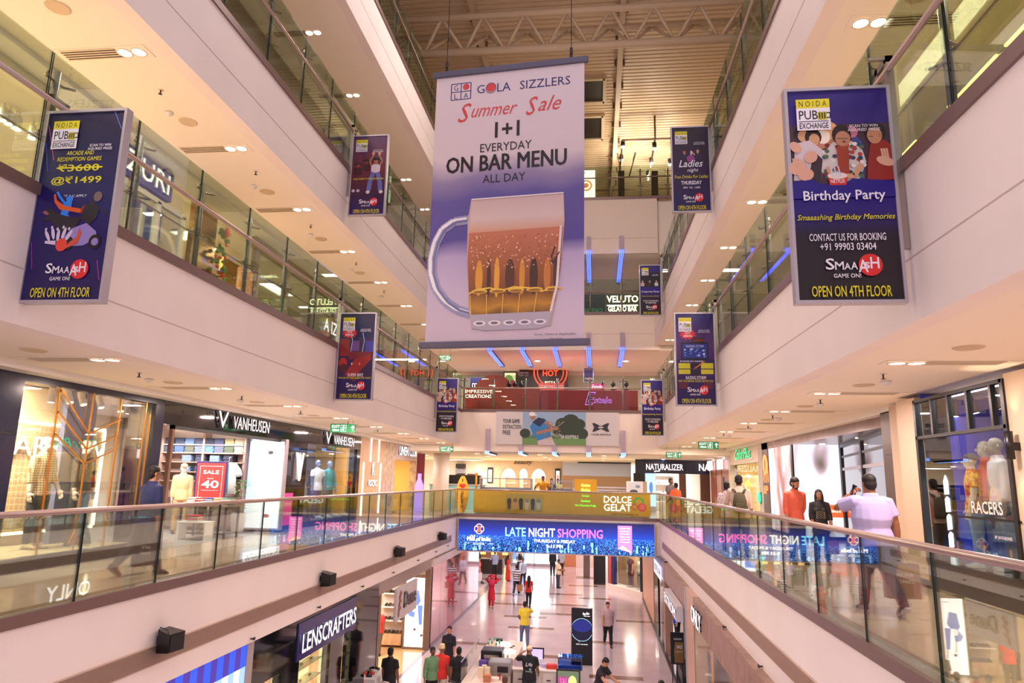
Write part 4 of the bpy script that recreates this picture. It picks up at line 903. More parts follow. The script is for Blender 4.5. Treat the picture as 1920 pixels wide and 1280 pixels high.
    for k in 'LR':
        fp = J['fp'+k]; a = J['a'+k]; d = Vector((0, -math.cos(fp), -math.sin(fp))); u_ = Vector((0, -math.sin(fp), math.cos(fp)))
        sm = MB(); sm.tube([a-d*.035*h-u_*.018*h, a-d*.02*h-u_*.014*h, a+d*.03*h-u_*.016*h, a+d*.075*h-u_*.027*h, a+d*.105*h-u_*.033*h], [(.018*h, .02*h), (.025*h, .028*h), (.027*h, .026*h), (.029*h, .016*h), (.016*h, .009*h)], mat(shoe, .6), 12, ref=(1, 0, 0))
        sm.tube([a-d*.038*h-u_*.04*h, a+d*.03*h-u_*.041*h, a+d*.108*h-u_*.041*h], [(.022*h, .006*h), (.029*h, .006*h), (.02*h, .005*h)], mat(sole or tuple(int(v*.5) for v in shoe), .7), 12, ref=(1, 0, 0))
        sm.build('shoe', t, local=True)
    # hair or headwear
    Hm = mat(haircol, .7); hb = MB()
    if hair in ('short', 'long', 'bun'):
        hb.ball(q(0, .013, .029), (.049*h, .056*h, .047*h), Hm, 16, 12, M3); hb.ball(q(0, .03, -.004), (.045*h, .036*h, .05*h), Hm, 14, 10, M3)
        if hair == 'bun': hb.ball(q(0, .07, .02), .026*h, Hm, 10, 8)
        if hair == 'long':
            e = J['neck']+Vector((0, .055*h, 0)); e2 = J['hip']+J['sp']*(.3-long_hair)*h+Vector((0, .075*h, 0))
            hb.tube([q(0, .03, .03), q(0, .05, -.03), e, e.lerp(e2, .5), e2], [(.04*h, .03*h), (.05*h, .03*h), (.048*h, .022*h), (.042*h, .02*h), (.02*h, .01*h)], Hm, 12, ref=(1, 0, 0))
            for s in (-1, 1): hb.tube([q(s*.03, .0, .045), q(s*.046, .006, -.005), q(s*.05, .006, -.06), J['neck']+Vector((s*.05*h, -.02*h, -.02*h))], [(.014*h, .02*h)]*3+[(.01*h, .012*h)], Hm, 8)
        vs, fs = remeshed(hb, max(.008, vox*.7), 2); hb = MB().add(vs, fs, Hm, True); nm = 'hair'
    elif hair == 'cap':
        hb.ball(q(0, .012, .03), (.049*h, .058*h, .042*h), Hm, 16, 10, M3); hb.tube([q(0, -.03, .03), q(0, -.06, .026), q(0, -.088, .018)], [(.04*h, .006*h), (.042*h, .005*h), (.026*h, .004*h)], Hm, 12, ref=(1, 0, 0)); nm = 'cap'
    elif hair == 'turban':
        for j in range(5): hb.ball(q(0, .008-.003*j, .02+.012*j), ((.056-.002*j)*h, (.06-.002*j)*h, .022*h), Hm, 14, 8, M3)
        nm = 'turban'
    elif hair == 'scarf':
        hb.ball(q(0, .012, .02), (.062*h, .066*h, .062*h), Hm, 14, 10, M3); hb.tube([q(0, .03, -.03), J['neck']+Vector((0, .03*h, -.03*h)), J['hip']+J['sp']*.18*h+Vector((0, .06*h, 0))], [(.06*h, .05*h), (.11*h, .06*h), (.1*h, .03*h)], Hm, 14, ref=(1, 0, 0)); nm = 'headscarf'
    if hb.v: hb.build(nm, t, local=True)
    if beard:
        bb = MB().ball(q(0, -.03, -.05), (.025*h, .022*h, .015*h), Hm, 12, 8, M3).ball(q(0, -.049, -.029), (.016*h, .006*h, .004*h), Hm, 8, 5, M3)
        for s in (-1, 1): bb.ball(q(s*.033, -.018, -.034), (.004*h, .012*h, .02*h), Hm, 8, 6, M3)
        bb.build('beard', t, local=True)
    if glasses:
        gb = MB()
        for s in (-1, 1): gb.tube([q(s*.017+.013*math.cos(a*PI/5), -.053, .003+.01*math.sin(a*PI/5)) for a in range(11)], .0016*h, M_BLACK, 5); gb.tube([q(s*.03, -.051, .006), q(s*.047, -.01, .006), q(s*.047, .01, .002)], .0016*h, M_BLACK, 5)
        gb.build('eyeglasses', t, local=True)
    return t, J
def w2(t, p):       # local point of a figure to world
    return Vector(t.location)+Matrix.Rotation(t.rotation_euler.z, 3, 'Z') @ Vector(p)
WALK = dict(legL=(.34, .12), legR=(-.22, .42), armL=(-.25, .1, -.05, .05), armR=(.32, .1, .5, .02))
WALK2 = dict(legR=(.34, .12), legL=(-.22, .42), armR=(-.25, .1, -.05, .05), armL=(.32, .1, .5, .02))
STAND = dict()
PHONE_R = dict(armR=(.5, .35, 2.7, -.25), legL=(.2, .08), legR=(-.18, .35))
def mannequin(label, pos, face, h=1.85, pose={}, **kw):
    kw.setdefault('skin', (236, 226, 214)); kw.setdefault('hair', 'none'); kw.setdefault('vox', .018)
    return figure('mannequin', label, 'mannequin', pos, face, h, pose, plain=True, **kw)
def shopping_bag(label, p, w, d, h, m, text=None, tm=None, rz=0., handle=.22, hm=None):
    # p = point of the hand; the bag hangs below it
    t = thing('shopping_bag', label, 'bag', (p[0], p[1], p[2]-handle-h), rz)
    b = MB().box(-w/2, w/2, -d/2, d/2, 0, .006, m)
    for s in (-1, 1): b.box(-w/2, w/2, s*d/2-.003, s*d/2+.003, 0, h, m); b.box(s*w/2-.003, s*w/2+.003, -d/2, d/2, 0, h, m)
    if text:
        p_ = Print(b, lambda u, v, dd: (u-w/2, -d/2-.004-dd, v), .0006)
        for k, s in enumerate(text): p_.text(s, w/2, h*(.62-.2*k), w*.6, h*.13, tm, .02)
    b.build('bag_body', t, local=True)
    for s in (-1, 1):
        MB().tube([(-w*.2, s*d/2, h), (-w*.13, s*d*.3, h+handle*.6), (0, s*.01, h+handle), (w*.13, s*d*.3, h+handle*.6), (w*.2, s*d/2, h)], .004, hm or m, 6).build('handle', t, local=True)
    return t
# ------------------------------------------------------------------ shop helpers
def plaid(name, c1, c2, k):
    m, nt, b = nodes_mat(name, .8); L = nt.links.new; tc = N(nt, 'ShaderNodeTexCoord'); sp = N(nt, 'ShaderNodeSeparateXYZ'); L(tc.outputs['Object'], sp.inputs[0]); fac = None
    for ax in 'XZ':
        a = N(nt, 'ShaderNodeMath', operation='MULTIPLY'); a.inputs[1].default_value = k; f = N(nt, 'ShaderNodeMath', operation='FRACT'); g = N(nt, 'ShaderNodeMath', operation='LESS_THAN'); g.inputs[1].default_value = .22
        L(sp.outputs[ax], a.inputs[0]); L(a.outputs[0], f.inputs[0]); L(f.outputs[0], g.inputs[0])
        if fac is None: fac = g
        else: h_ = N(nt, 'ShaderNodeMath', operation='MAXIMUM'); L(fac.outputs[0], h_.inputs[0]); L(g.outputs[0], h_.inputs[1]); fac = h_
    mx = N(nt, 'ShaderNodeMixRGB'); mx.inputs[1].default_value = lin(c1)+(1,); mx.inputs[2].default_value = lin(c2)+(1,); L(fac.outputs[0], mx.inputs[0]); L(mx.outputs[0], b.inputs['Base Color']); return m
def area_light(name, p, sx, sy, energy, color=(1, .84, .66), rot=(0, 0, 0), parent=None):
    ld = bpy.data.lights.new(name, 'AREA'); ld.shape = 'RECTANGLE'; ld.size = sx; ld.size_y = sy; ld.energy = energy; ld.color = color
    o = bpy.data.objects.new(name, ld); COL.objects.link(o); o.rotation_euler = rot; o.location = p
    if parent: o.parent = parent; o.location = Vector(p)-wloc(parent)
    return o
def ceiling_panel(label, p, sx, sy, energy, color=(1, .86, .7), emit=3.):
    t = thing('ceiling_panel_light', label, 'ceiling light', p, group='shop ceiling lights')
    MB().cbox(p[0]-sx/2, p[0]+sx/2, p[1]-sy/2, p[1]+sy/2, p[2]-.04, p[2], M_WHITE, .008).build('housing', t)
    MB().box(p[0]-sx/2+.03, p[0]+sx/2-.03, p[1]-sy/2+.03, p[1]+sy/2-.03, p[2]-.046, p[2]-.0405, mat((255, 244, 226), emit=emit)).build('diffuser', t)
    area_light('panel_light', (p[0], p[1], p[2]-.06), sx, sy, energy, color, parent=t)
    return t
def spotlight(label, p, tilt, m, group, lit=False):
    t = thing('track_spotlight', label, 'spotlight', p, group=group)
    a = Vector(p); d = Vector((math.sin(tilt), -.15, -math.cos(tilt))).normalized(); c = a-Vector((0, 0, .1))
    MB().cyl(a, c, .012, m, 8).build('stem', t)
    MB().tube([c-d*.02, c+d*.02, c+d*.26], [.045, .06, .06], m, 14).build('lamp_body', t)
    MB().disc(c+d*.262, .05, M_LAMP if lit else mat((255, 240, 220), emit=2.5), d, 14).build('lens', t)
FOLD = MB().cbox(-.14, .14, -.15, .15, 0, .036, M_WHITE, .013)
FOLDM = {}
def fold_stack(p, n, cols, label, group, rz=0., sc_=(1, 1, 1)):
    for k in range(n):
        c = cols[k % len(cols)]
        if c not in FOLDM:
            mb = MB(); mb.add(FOLD.v, FOLD.f, mat(c, .9)); mb.box(-.138, .138, -.152, -.15, .016, .019, mat(tuple(int(v*.6) for v in c), .9))
            o = mb.build('folded_garment'); FOLDM[c] = o.data; bpy.data.objects.remove(o)
        o = bpy.data.objects.new('folded_garment', FOLDM[c]); COL.objects.link(o)
        o.location = (p[0]+random.uniform(-.008, .008), p[1]+random.uniform(-.01, .01), p[2]+.0365*k*sc_[2]); o.rotation_euler = (0, 0, rz+random.uniform(-.05, .05)); o.scale = sc_
        tag(o, label % ORD[k], 'folded clothes', group)
# ================================================================== navy shop with brass bars (x = -8.9)
AX = -8.9
t = thing('storefront', 'navy shop front with brass bars over a glowing mannequin window', 'storefront', (AX, 11.5, L1))
MB().box(AX-.12, AX+.06, 3, 13.46, 7.82, 7.96, M_NAVY).build('header', t)
MB().box(AX-.12, AX+.06, 3, 9.84, L1, 7.82, M_NAVY).box(AX+.0605, AX+.075, 3, 9.8, 6.98, 7.02, M_BLACK).build('side_panel', t)
MB().box(AX-.5, AX+.08, 13.16, 13.46, L1, 7.82, M_NAVY).build('pillar', t)
MB().box(AX-.12, AX+.06, 9.84, 13.16, L1, 5.11, mat((26, 28, 38), .25)).build('plinth', t)
MB().box(AX-.02, AX-.008, 9.86, 13.14, 5.11, 7.82, M_PANE).build('glass_pane', t)
for y in (9.87, 10.65, 12.21): MB().box(AX-.01, AX+.012, y-.012, y+.012, 5.11, 7.82, M_GOLD if y > 10 else M_BLACK).build('mullion', t)
for a, b_ in (((11.42, 5.11), (11.42, 7.82)), ((12.92, 5.6), (12.92, 7.82)), ((13.06, 5.4), (13.06, 7.6)), ((10.65, 7.78), (11.42, 7.1)), ((10.65, 7.42), (11.42, 6.84)), ((10.65, 7.05), (11.42, 6.58)), ((11.42, 7.1), (12.21, 7.42)), ((11.42, 6.84), (12.21, 7.12)), ((11.42, 6.58), (12.21, 6.88)), ((11.42, 5.45), (11.3, 5.25)), ((11.42, 5.45), (11.55, 5.2))):
    MB().bar((AX+.03, a[0], a[1]), (AX+.03, b_[0], b_[1]), .022, .022, M_GOLD, (1, 0, 0)).build('brass_bar', t)
b = MB(); p = Print(b, face_x(AX-.005, 9.9, 5.1)); p.text('#My Arrow', .52, .56, 1.0, .16, mat((236, 226, 206), .5), 0, .25); b.build('lettering', t)
# its window: patterned wall, light frame, letters
def hex_mat():
    m, nt, b = nodes_mat('pierced_panel', .6); L = nt.links.new
    tc = N(nt, 'ShaderNodeTexCoord'); vo = N(nt, 'ShaderNodeTexVoronoi', feature='DISTANCE_TO_EDGE'); vo.inputs['Scale'].default_value = 9; vo.inputs['Randomness'].default_value = .15
    rp = N(nt, 'ShaderNodeValToRGB'); rp.color_ramp.elements[0].position = .05; rp.color_ramp.elements[1].position = .09
    rp.color_ramp.elements[0].color = lin((246, 224, 184))+(1,); rp.color_ramp.elements[1].color = lin((204, 172, 128))+(1,)
    L(tc.outputs['Object'], vo.inputs['Vector']); L(vo.outputs['Distance'], rp.inputs[0]); L(rp.outputs[0], b.inputs['Base Color']); return m
struct('wall_left', MB().box(-10.7, -10.55, 6, 13.4, L1, 8.0, mat((214, 190, 150), .6)))
struct('floor', MB().box(-10.55, AX-.12, 6, 13.16, L1, 5.11, mat((224, 204, 164), .4)))
wx = -10.5
q0, q1 = at(40, 900, x=wx).y, at(180, 900, x=wx).y
t = thing('display_wall', 'pierced tan display wall with a white light frame and letters behind the mannequins', 'display wall', (wx, 11, 5.11))
MB().box(wx, wx+.03, 7.5, q1, 5.3, 7.3, hex_mat()).build('pierced_panel', t)
NEON = mat((255, 236, 200), emit=7., name='warm_strip')
MB().box(wx+.031, wx+.06, 7.5, q1+.03, 7.3, 7.35, NEON).box(wx+.031, wx+.06, q1, q1+.05, 5.35, 7.3, NEON).box(wx+.031, wx+.06, 7.5, q1, 5.3, 5.35, NEON).build('light_frame', t)
b = MB(); p = Print(b, face_x(wx+.05, at(15, 820, x=wx).y, 6.72), .001); p.text('ARROW', 1.25, 0, 2.4, .36, mat((255, 246, 226), emit=1.6), .02, ext=.04); b.build('lettering', t)
for k, y in enumerate((9.7, 10.4, 11.1)): area_light('wall_washer', (wx+.5, y, 7.8), .5, .2, 170, (1, .84, .6), (0, .5, 0), t)
struct('wall_left', MB().box(-10.2, -10.1, 12.35, 13.16, 5.11, 8.0, mat((92, 100, 136), .5)))
b = MB(); p = Print(b, face_x(-9.6, 12.1, 5.115), .002); p.text('A', .3, 0, .62, .62, mat((96, 140, 156), .4), .03, ext=.1); tag(b.build('display_letter', origin=(-9.6, 12.4, 5.11)), 'teal letter A standing on the lit window floor', 'letter')
mannequin('headless looking mannequin in a checked shirt and dark trousers behind the brass bars', (-9.75, at(62, 1000, x=-9.75).y, 5.11), PI/2, 1.95, dict(armL=(.1, .12, .5, .05), armR=(.0, .12, .1, .05)), top=(214, 186, 150), bottom=(30, 34, 46), shoe=(226, 204, 170), sleeve=.75,
          topm=plaid('plaid_cloth', (222, 196, 158), (96, 74, 60), 24))
mannequin('mannequin in a black jacket and dark jeans at the brass centre bar', (-9.8, at(140, 1000, x=-9.8).y, 5.11), PI/2, 1.95, dict(armL=(.0, .14, .2, .08)), top=(44, 48, 56), bottom=(34, 40, 56), shoe=(36, 44, 60), sleeve=.9)
for k, (px, py, tl) in enumerate([(102, 716, .1), (128, 722, .5), (152, 734, .5), (186, 738, .45), (224, 752, .35), (246, 752, .0)]):
    p = at(px, py, x=-9.5); spotlight('white track spotlight in the brass bar window, %s of six' % ORD[k], (p.x, p.y, 7.98), tl, M_WHITE, 'white spotlights in the brass bar window', k == 4)
# ================================================================== black menswear shop, two bays
VX = -8.86
t = thing('storefront', 'black gloss menswear shop front with two lit white name signs', 'storefront', (VX, 19.5, L1))
MB().box(VX-.2, VX, 13.46, 25.9, 7.45, 7.95, M_BLKGL).build('header', t)
MB().box(VX-.5, VX+.02, 19.5, 20.9, L1, 7.45, M_BLKGL).build('pillar', t)
MB().box(VX-.3, VX, 25.55, 25.9, L1, 7.45, M_BLKGL).build('pillar', t)
MB().box(VX-.2, VX, 20.9, 25.55, L1, 5.05, M_DARK).build('plinth', t)
MB().box(VX-.1, VX-.02, 13.9, 13.98, L1, 7.45, mat((120, 90, 76), .3)).box(VX-.1, VX-.02, 19.42, 19.5, L1, 7.45, M_BLACK).box(VX-.1, VX-.02, 13.9, 19.5, 7.37, 7.45, M_BLACK).build('door_frame', t)
MB().box(VX-.06, VX-.048, 20.9, 25.55, 5.05, 7.45, M_PANE2).build('glass_pane', t)
for y0, y1, tx in ((at(403, 790, x=VX).y, at(500, 805, x=VX).y, 7.55), (at(606, 830, x=VX).y, at(660, 830, x=VX).y, 7.52)):
    b = MB(); p = Print(b, face_x(VX+.03, y0, tx), .002); W = y1-y0
    p.text('V', .085*W, -.02, .17*W, .38, M_LETTER, .0, ext=.05); p.text('VANHEUSEN', .63*W, 0, .72*W, .3, M_LETTER, -.01, ext=.05); b.build('name_sign', t)
b = MB(); p = Print(b, face_x(VX+.1, at(545, 900, x=VX).y, 6.3), .002); p.poly([(0, .82), (.22, .82), (.36, .2), (.47, .82), (.62, .82), (.42, 0), (.28, 0)], M_LETTER); p.poly([(.28, .82), (.34, .82), (.4, .5), (.37, .35)], M_LETTER); b.box(VX+.0, VX+.1, at(545, 900, x=VX).y+.1, at(545, 900, x=VX).y+.5, 6.34, 7.08, M_ALU); b.build('logo_sign', t)
b = MB(); p = Print(b, face_x(VX+.025, at(526, 990, x=VX).y, 5.0), .002); p.rect(0, .6, .05, .95, E_(200, 50, 130, .5)); p.text('unlock', .3, .6, .45, .12, INK_W); p.text('amazing', .3, .3, .45, .12, INK_W); b.build('pillar_poster', t)
# inside the open bay
SYY = 19.3
sx = lambda px: at(px, 900, y=SYY).x
sz = lambda py, px=390: at(px, py, y=SYY).z
x0, x1 = sx(312), sx(466)
struct('wall_left', MB().box(-13.9, VX-.2, SYY+.05, SYY+.15, L1, 8.0, mat((206, 190, 178), .6)))
struct('floor', MB().box(-13.9, VX-.1, 13.5, SYY, L1, L1+.004, mat((206, 202, 206), .15)))
t = thing('display_shelf', 'tall lit shelf unit full of folded trousers in the open shop', 'shelf', ((x0+x1)/2, SYY, L1))
M_SHF = mat((150, 122, 112), .5)
for x in (x0, (x0+x1)/2, x1): MB().box(x-.03, x+.03, SYY-.38, SYY, L1, sz(797), M_SHF).build('upright', t)
MB().box(x0, x1, SYY-.02, SYY+.02, L1, sz(797), mat((190, 170, 160), .6)).build('back_panel', t)
rows = [sz(p_) for p_ in (834, 849, 866, 884, 901, 930)]
for z in rows+[L1+.12]: MB().box(x0, x1, SYY-.4, SYY, z-.03, z, M_SHF).build('shelf_board', t)
MB().box(x0+.05, x1-.05, SYY-.1, SYY-.04, sz(803), sz(803)+.03, mat((255, 240, 225), emit=6.)).build('strip_light', t)
area_light('shelf_light', ((x0+x1)/2, SYY-.7, 7.3), 2.5, .3, 60, (1, .9, .85), (.4, 0, 0), t)
DEN = [(44, 48, 62), (52, 60, 84), (84, 106, 140), (58, 62, 84), (40, 42, 58), (60, 64, 92), (140, 130, 96), (150, 138, 118)]
for r, z in enumerate(rows[:5]):
    n = 8 if r < 2 else 4 if r == 2 else 5
    for k in range(n):
        x = x0+.2+(x1-x0-.4)*k/7. if r < 2 else x0+.75+.42*k
        if x > x1-.2: continue
        c = DEN[k] if r == 0 else [(60, 66, 92), (62, 84, 140), (74, 80, 70), (88, 98, 124), (74, 106, 170), (78, 84, 104), (70, 82, 66), (150, 140, 124)][k % 8] if r == 1 else [(110, 130, 170), (60, 64, 84), (112, 138, 180), (50, 52, 70), (46, 48, 60)][k % 5]
        fold_stack((x, SYY-.2, z), 5 if r < 3 else 4, [c], 'folded trousers, %%s from the bottom of the %s stack on the %s lit board' % (ORD[k], ORD[r]), 'folded trousers on %s board' % ORD[r])
t = thing('hanging_shirt', 'white short sleeved shirt over a blue tee hung in front of the lit shelves', 'shirt', (sx(444), SYY-.52, sz(925, 444)))
b = MB(); X = sx(444); zt = sz(868, 444); zb = sz(925, 444); b.tube([(X, SYY-.52, zb), (X, SYY-.52, (zt+zb)/2), (X, SYY-.52, zt-.06), (X, SYY-.52, zt)], [(.27, .08), (.25, .08), (.24, .07), (.07, .05)], mat((226, 222, 226), .8), 16, ref=(1, 0, 0))
for s in (-1, 1): b.tube([(X+s*.17, SYY-.52, zt-.06), (X+s*.3, SYY-.54, zt-.22), (X+s*.35, SYY-.55, zt-.36)], [.07, .085, .09], mat((226, 222, 226), .8), 10)
b.build('shirt', t); MB().tube([(X, SYY-.6, zb+.02), (X, SYY-.62, zt-.05)], [(.07, .02), (.06, .02)], mat((40, 150, 200), .8), 10, ref=(1, 0, 0)).build('tee', t); MB().tube([(X-.18, SYY-.52, zt-.03), (X, SYY-.52, zt+.05), (X, SYY-.52, zt+.14), (X+.03, SYY-.48, zt+.17), (X, SYY-.4, zt+.17)], .008, M_STEEL, 6).build('hanger', t)
t = thing('light_box', 'tall bright advertising light box with a faint standing figure beside the shelves', 'light box', (sx(502), SYY-.1, L1))
xa, xb = sx(470), sx(534)
MB().cbox(xa-.04, xb+.04, SYY-.2, SYY, L1+.05, sz(826, 500)+.04, M_ALU, .01).build('casing', t)
b = MB(); p = Print(b, face_y(xa, SYY-.205, L1+.1), .0008); H = sz(828, 500)-L1-.1; W = xb-xa; p.rect(0, W, 0, H, mat((238, 244, 255), emit=1.0, name='lightbox_glow', sample=True)); p.rect(0, W*.3, .3*H, H, E_(150, 190, 240, 1.2)); p.ell(.62*W, .84*H, .07, .09, E_(190, 180, 190, 1.2), 14); p.ell(.62*W, .87*H, .08, .05, E_(70, 64, 70, .8), 12); p.rect(.5*W, .75*W, .16*H, .8*H, E_(224, 230, 240, 1.3)); p.ell(.64*W, .14*H, .1, .05, E_(150, 60, 70, .8)); b.build('picture', t)
pt = thing('potted_plant', 'leafy plant in a white pot at the foot of the bright light box', 'plant', (sx(478), SYY-.75, L1))
x, y = sx(478), SYY-.75
MB().lathe((x, y, L1), [(0, .0), (.15, 0), (.2, .3), (.19, .52), (.16, .52), (.15, .46), (0, .46)], M_WHITE, 18).build('pot', pt)
MB().tube([(x, y, L1+.45), (x+.03, y, L1+.9), (x-.02, y, L1+1.25)], .012, mat((80, 64, 44)), 6).build('stem', pt)
b = MB(); rnd = random.Random(4)
for k in range(70):
    a = 2*PI*rnd.random(); r = .05+.2*rnd.random(); z = L1+.6+.8*rnd.random(); c = Vector((x+r*math.cos(a), y+r*math.sin(a), z)); d = Vector((math.cos(a), math.sin(a), rnd.uniform(-.3, .7))).normalized()*.09; n = d.cross(Vector((0, 0, 1))).normalized()*.03
    b.add([c-d*.6, c+n, c+d, c-n, c+Vector((0, 0, .012))], [(0, 1, 4), (1, 2, 4), (2, 3, 4), (3, 0, 4)], mat((70, 120, 56) if k % 2 else (100, 150, 80), .5))
b.build('foliage', pt)
t = thing('sale_stand', 'red sale placard with the number 40 standing before the shelves', 'sign stand', (at(390, 970, y=17.6).x, 17.6, L1))
u0, u1 = at(366, 930, y=17.6), at(419, 930, y=17.6); zt, zb = at(392, 868, y=17.6).z, at(392, 938, y=17.6).z
MB().cbox(u0.x-.04, u1.x+.04, 17.58, 17.64, zb-.05, zt+.05, mat((54, 40, 84), .4), .008).build('frame', t)
b = MB(); p = Print(b, face_y(u0.x, 17.578, zb), .0008); W, H = u1.x-u0.x, zt-zb; p.rect(0, W, 0, H, C(190, 58, 56)); p.line([(.1*W, .08*H), (.9*W, .08*H), (.9*W, .92*H), (.1*W, .92*H), (.1*W, .08*H)], .008, INK_W); p.text('SALE', .5*W, .71*H, .56*W, .1*H, INK_W, .03); p.text('FLAT', .5*W, .57*H, .22*W, .035*H, INK_W); p.text('40', .5*W, .33*H, .62*W, .21*H, INK_W, .04); p.line([(.2*W, .27*H), (.8*W, .27*H)], .006, INK_W); b.build('printed_sheet', t)
MB().cyl(((u0.x+u1.x)/2, 17.61, L1), ((u0.x+u1.x)/2, 17.61, zb), .025, M_STEEL).cbox((u0.x+u1.x)/2-.2, (u0.x+u1.x)/2+.2, 17.45, 17.77, L1, L1+.02, M_STEEL, .005).build('post', t)
tx = at(395, 975, y=17.0).x
t = thing('display_table', 'slim legged display table stacked with folded shirts in the open shop', 'table', (tx, 17.0, L1))
MB().cbox(tx-.62, tx+.62, 16.6, 17.3, L1+.76, L1+.8, mat((150, 130, 120), .4), .008).build('tabletop', t)
for dx in (-.58, .58):
    for dy in (16.64, 17.26): MB().box(tx+dx-.02, tx+dx+.02, dy-.02, dy+.02, L1, L1+.76, M_DARK).build('leg', t)
MB().box(tx-.58, tx+.58, 16.63, 16.65, L1+.1, L1+.13, M_DARK).build('stretcher', t)
for k, c in enumerate([(236, 232, 226), (190, 60, 56), (56, 70, 140), (226, 190, 130), (70, 120, 100)]):
    fold_stack((tx-.46+.23*k, 16.95, L1+.8), 5, [c, (230, 226, 220)], 'folded shirt, %%s from the bottom of the %s pile on the display table' % ORD[k], 'folded shirts in the %s table pile' % ORD[k], 0, (.75, 1, .9))
t = thing('nesting_stool', 'low white table with a pile of red and white shirts under the display table', 'table', (tx+.05, 16.3, L1))
MB().cbox(tx-.35, tx+.4, 16.1, 16.5, L1+.4, L1+.43, M_WHITE, .006).build('tabletop', t)
for dx in (-.32, .37): MB().box(tx+dx-.02, tx+dx+.02, 16.12, 16.48, L1, L1+.4, M_WHITE).build('leg', t)
fold_stack((tx, 16.3, L1+.43), 4, [(226, 222, 216), (190, 70, 64)], 'folded red or white shirt, %s from the bottom on the low white table', 'folded shirts on the low table')
mannequin('mannequin in a tan coat at the edge of the open shop', (at(332, 1000, z=L1).x, at(332, 1000, z=L1).y, L1), .6, 1.82, dict(armL=(.0, .1, .1, .05)), top=(206, 170, 124), bottom=(196, 160, 120), shoe=(90, 50, 40), sleeve=.95, hair='cap', haircol=(190, 160, 124))
mannequin('mannequin in a dark brown suit beside the tan coat', (at(350, 1000, z=L1).x+.25, at(352, 1000, z=L1).y+.35, L1), .25, 1.8, dict(armL=(.1, .14, .2, .05)), top=(74, 60, 58), bottom=(78, 66, 64), shoe=(110, 70, 56), sleeve=.95)
ceiling_panel('long white ceiling light inside the open menswear shop', (-10.6, 16.5, 7.98), 2.2, .5, 220, (1, .92, .86))
# second window bay
struct('wall_left', MB().box(-10.6, -10.5, 20.9, 25.6, L1, 8.0, mat((60, 66, 92), .4)))
struct('floor', MB().box(-10.5, VX-.2, 20.9, 25.55, L1, 5.05, mat((120, 124, 130), .3)))
b = MB(); p = Print(b, face_x(-10.35, 21.0, 5.05), .002); p.rect(0, 2.3, 0, 2.4, mat((150, 156, 186), .5)); p.ell(.7, 1.5, .5, .6, mat((120, 124, 160), .5), 20); p.ell(.7, 1.5, .28, .36, mat((210, 210, 226), .5), 16); p.poly([(1.0, 0), (1.5, 0), (1.3, 1.5), (1.05, 1.6)], mat((206, 206, 210), .5))
b.box(-10.4, -10.36, 21, 23.3, 5.05, 7.45, M_ALU); tag(b.build('backdrop_panel', origin=(-10.36, 22, 5.05)), 'grey printed panel with swirls behind the window mannequins', 'display panel')
for lab, px, col, bot in (('silver headed mannequin in a white polo shirt in the dark window', 590, (232, 230, 232), (90, 80, 78)), ('silver headed mannequin in a teal jacket in the dark window', 612, (40, 130, 130), (96, 88, 84))):
    y = at(px, 960, x=-9.5).y; mannequin(lab, (-9.5, y, 5.05), 1.1, 1.95, dict(armL=(.1, .14, .2, .05)), top=col, bottom=bot, shoe=(60, 60, 66), sleeve=.3 if px < 600 else .9, skin=(112, 118, 142))
t = thing('draped_bust', 'silver fabric draped on a seated display form in the dark window', 'mannequin', (-9.5, at(556, 960, x=-9.5).y, 5.05))
x, y = -9.5, wloc(t).y; MB().tube([(x, y, 5.05), (x+.1, y, 5.5), (x+.12, y, 5.8), (x, y, 6.3), (x, y, 6.6)], [(.32, .3), (.26, .26), (.2, .2), (.2, .14), (.07, .06)], mat((170, 174, 196), .2, .6), 16, ref=(1, 0, 0)).build('body', t)
MB().tube([(x+.1, y-.1, 5.7), (x+.5, y-.2, 5.6), (x+.5, y-.2, 5.1)], [.09, .08, .06], mat((150, 130, 96)), 10).tube([(x+.48, y-.2, 5.12), (x+.6, y-.2, 5.1)], [.07, .05], mat((190, 120, 60)), 10).build('leg', t)
for k in range(4):
    y = at(598+16*k, 962, x=-9.15).y; s = MB().tube([(-9.25, y, 5.09), (-9.12, y, 5.1), (-9.0, y, 5.08)], [(.05, .07), (.06, .06), (.05, .03)], M_WHITE, 10, ref=(0, 1, 0)).tube([(-9.27, y, 5.06), (-8.98, y, 5.06)], [(.065, .012), (.06, .01)], mat((226, 226, 230)), 10, ref=(0, 1, 0))
    tag(s.build('sneaker', origin=(-9.12, y, 5.05)), 'white sneaker on the window floor, %s of a row of four' % ORD[k], 'shoe', 'white sneakers in the dark window')
ceiling_panel('white ceiling light inside the dark mannequin window', (-9.7, 23, 7.98), .6, 3, 220, (.8, .86, 1))
# wooden panel with light lines
WX = -8.86; y0, y1 = 25.9, 29.0
t = thing('storefront', 'pale oak shop front with upright white light lines', 'storefront', (WX, 27.5, L1))
MB().box(WX-.5, WX, y0, y1, L1, 8.0, M_WOOD).box(WX, WX+.004, y0, y1, 7.02, 7.04, M_GROOVE).build('oak_panel', t)
WLINE = mat((255, 246, 240), emit=5., name='white_line')
for px, za, zb in ((694, 7.05, 7.95), (709, 7.05, 7.95), (682, L1+.1, 7.0), (714, L1+.1, 7.0)):
    y = at(px, 870, x=WX).y; MB().box(WX, WX+.02, y-.035, y+.035, za, zb, WLINE).build('light_line', t)
b = MB(); p = Print(b, face_x(WX+.01, 26.6, 6.1), .002); p.text('K', .9, .42, .34, .5, M_LETTER, .02, ext=.03); p.text('RIZIC', .9, 0, 1.1, .24, M_LETTER, .02, ext=.03); b.build('name_sign', t)
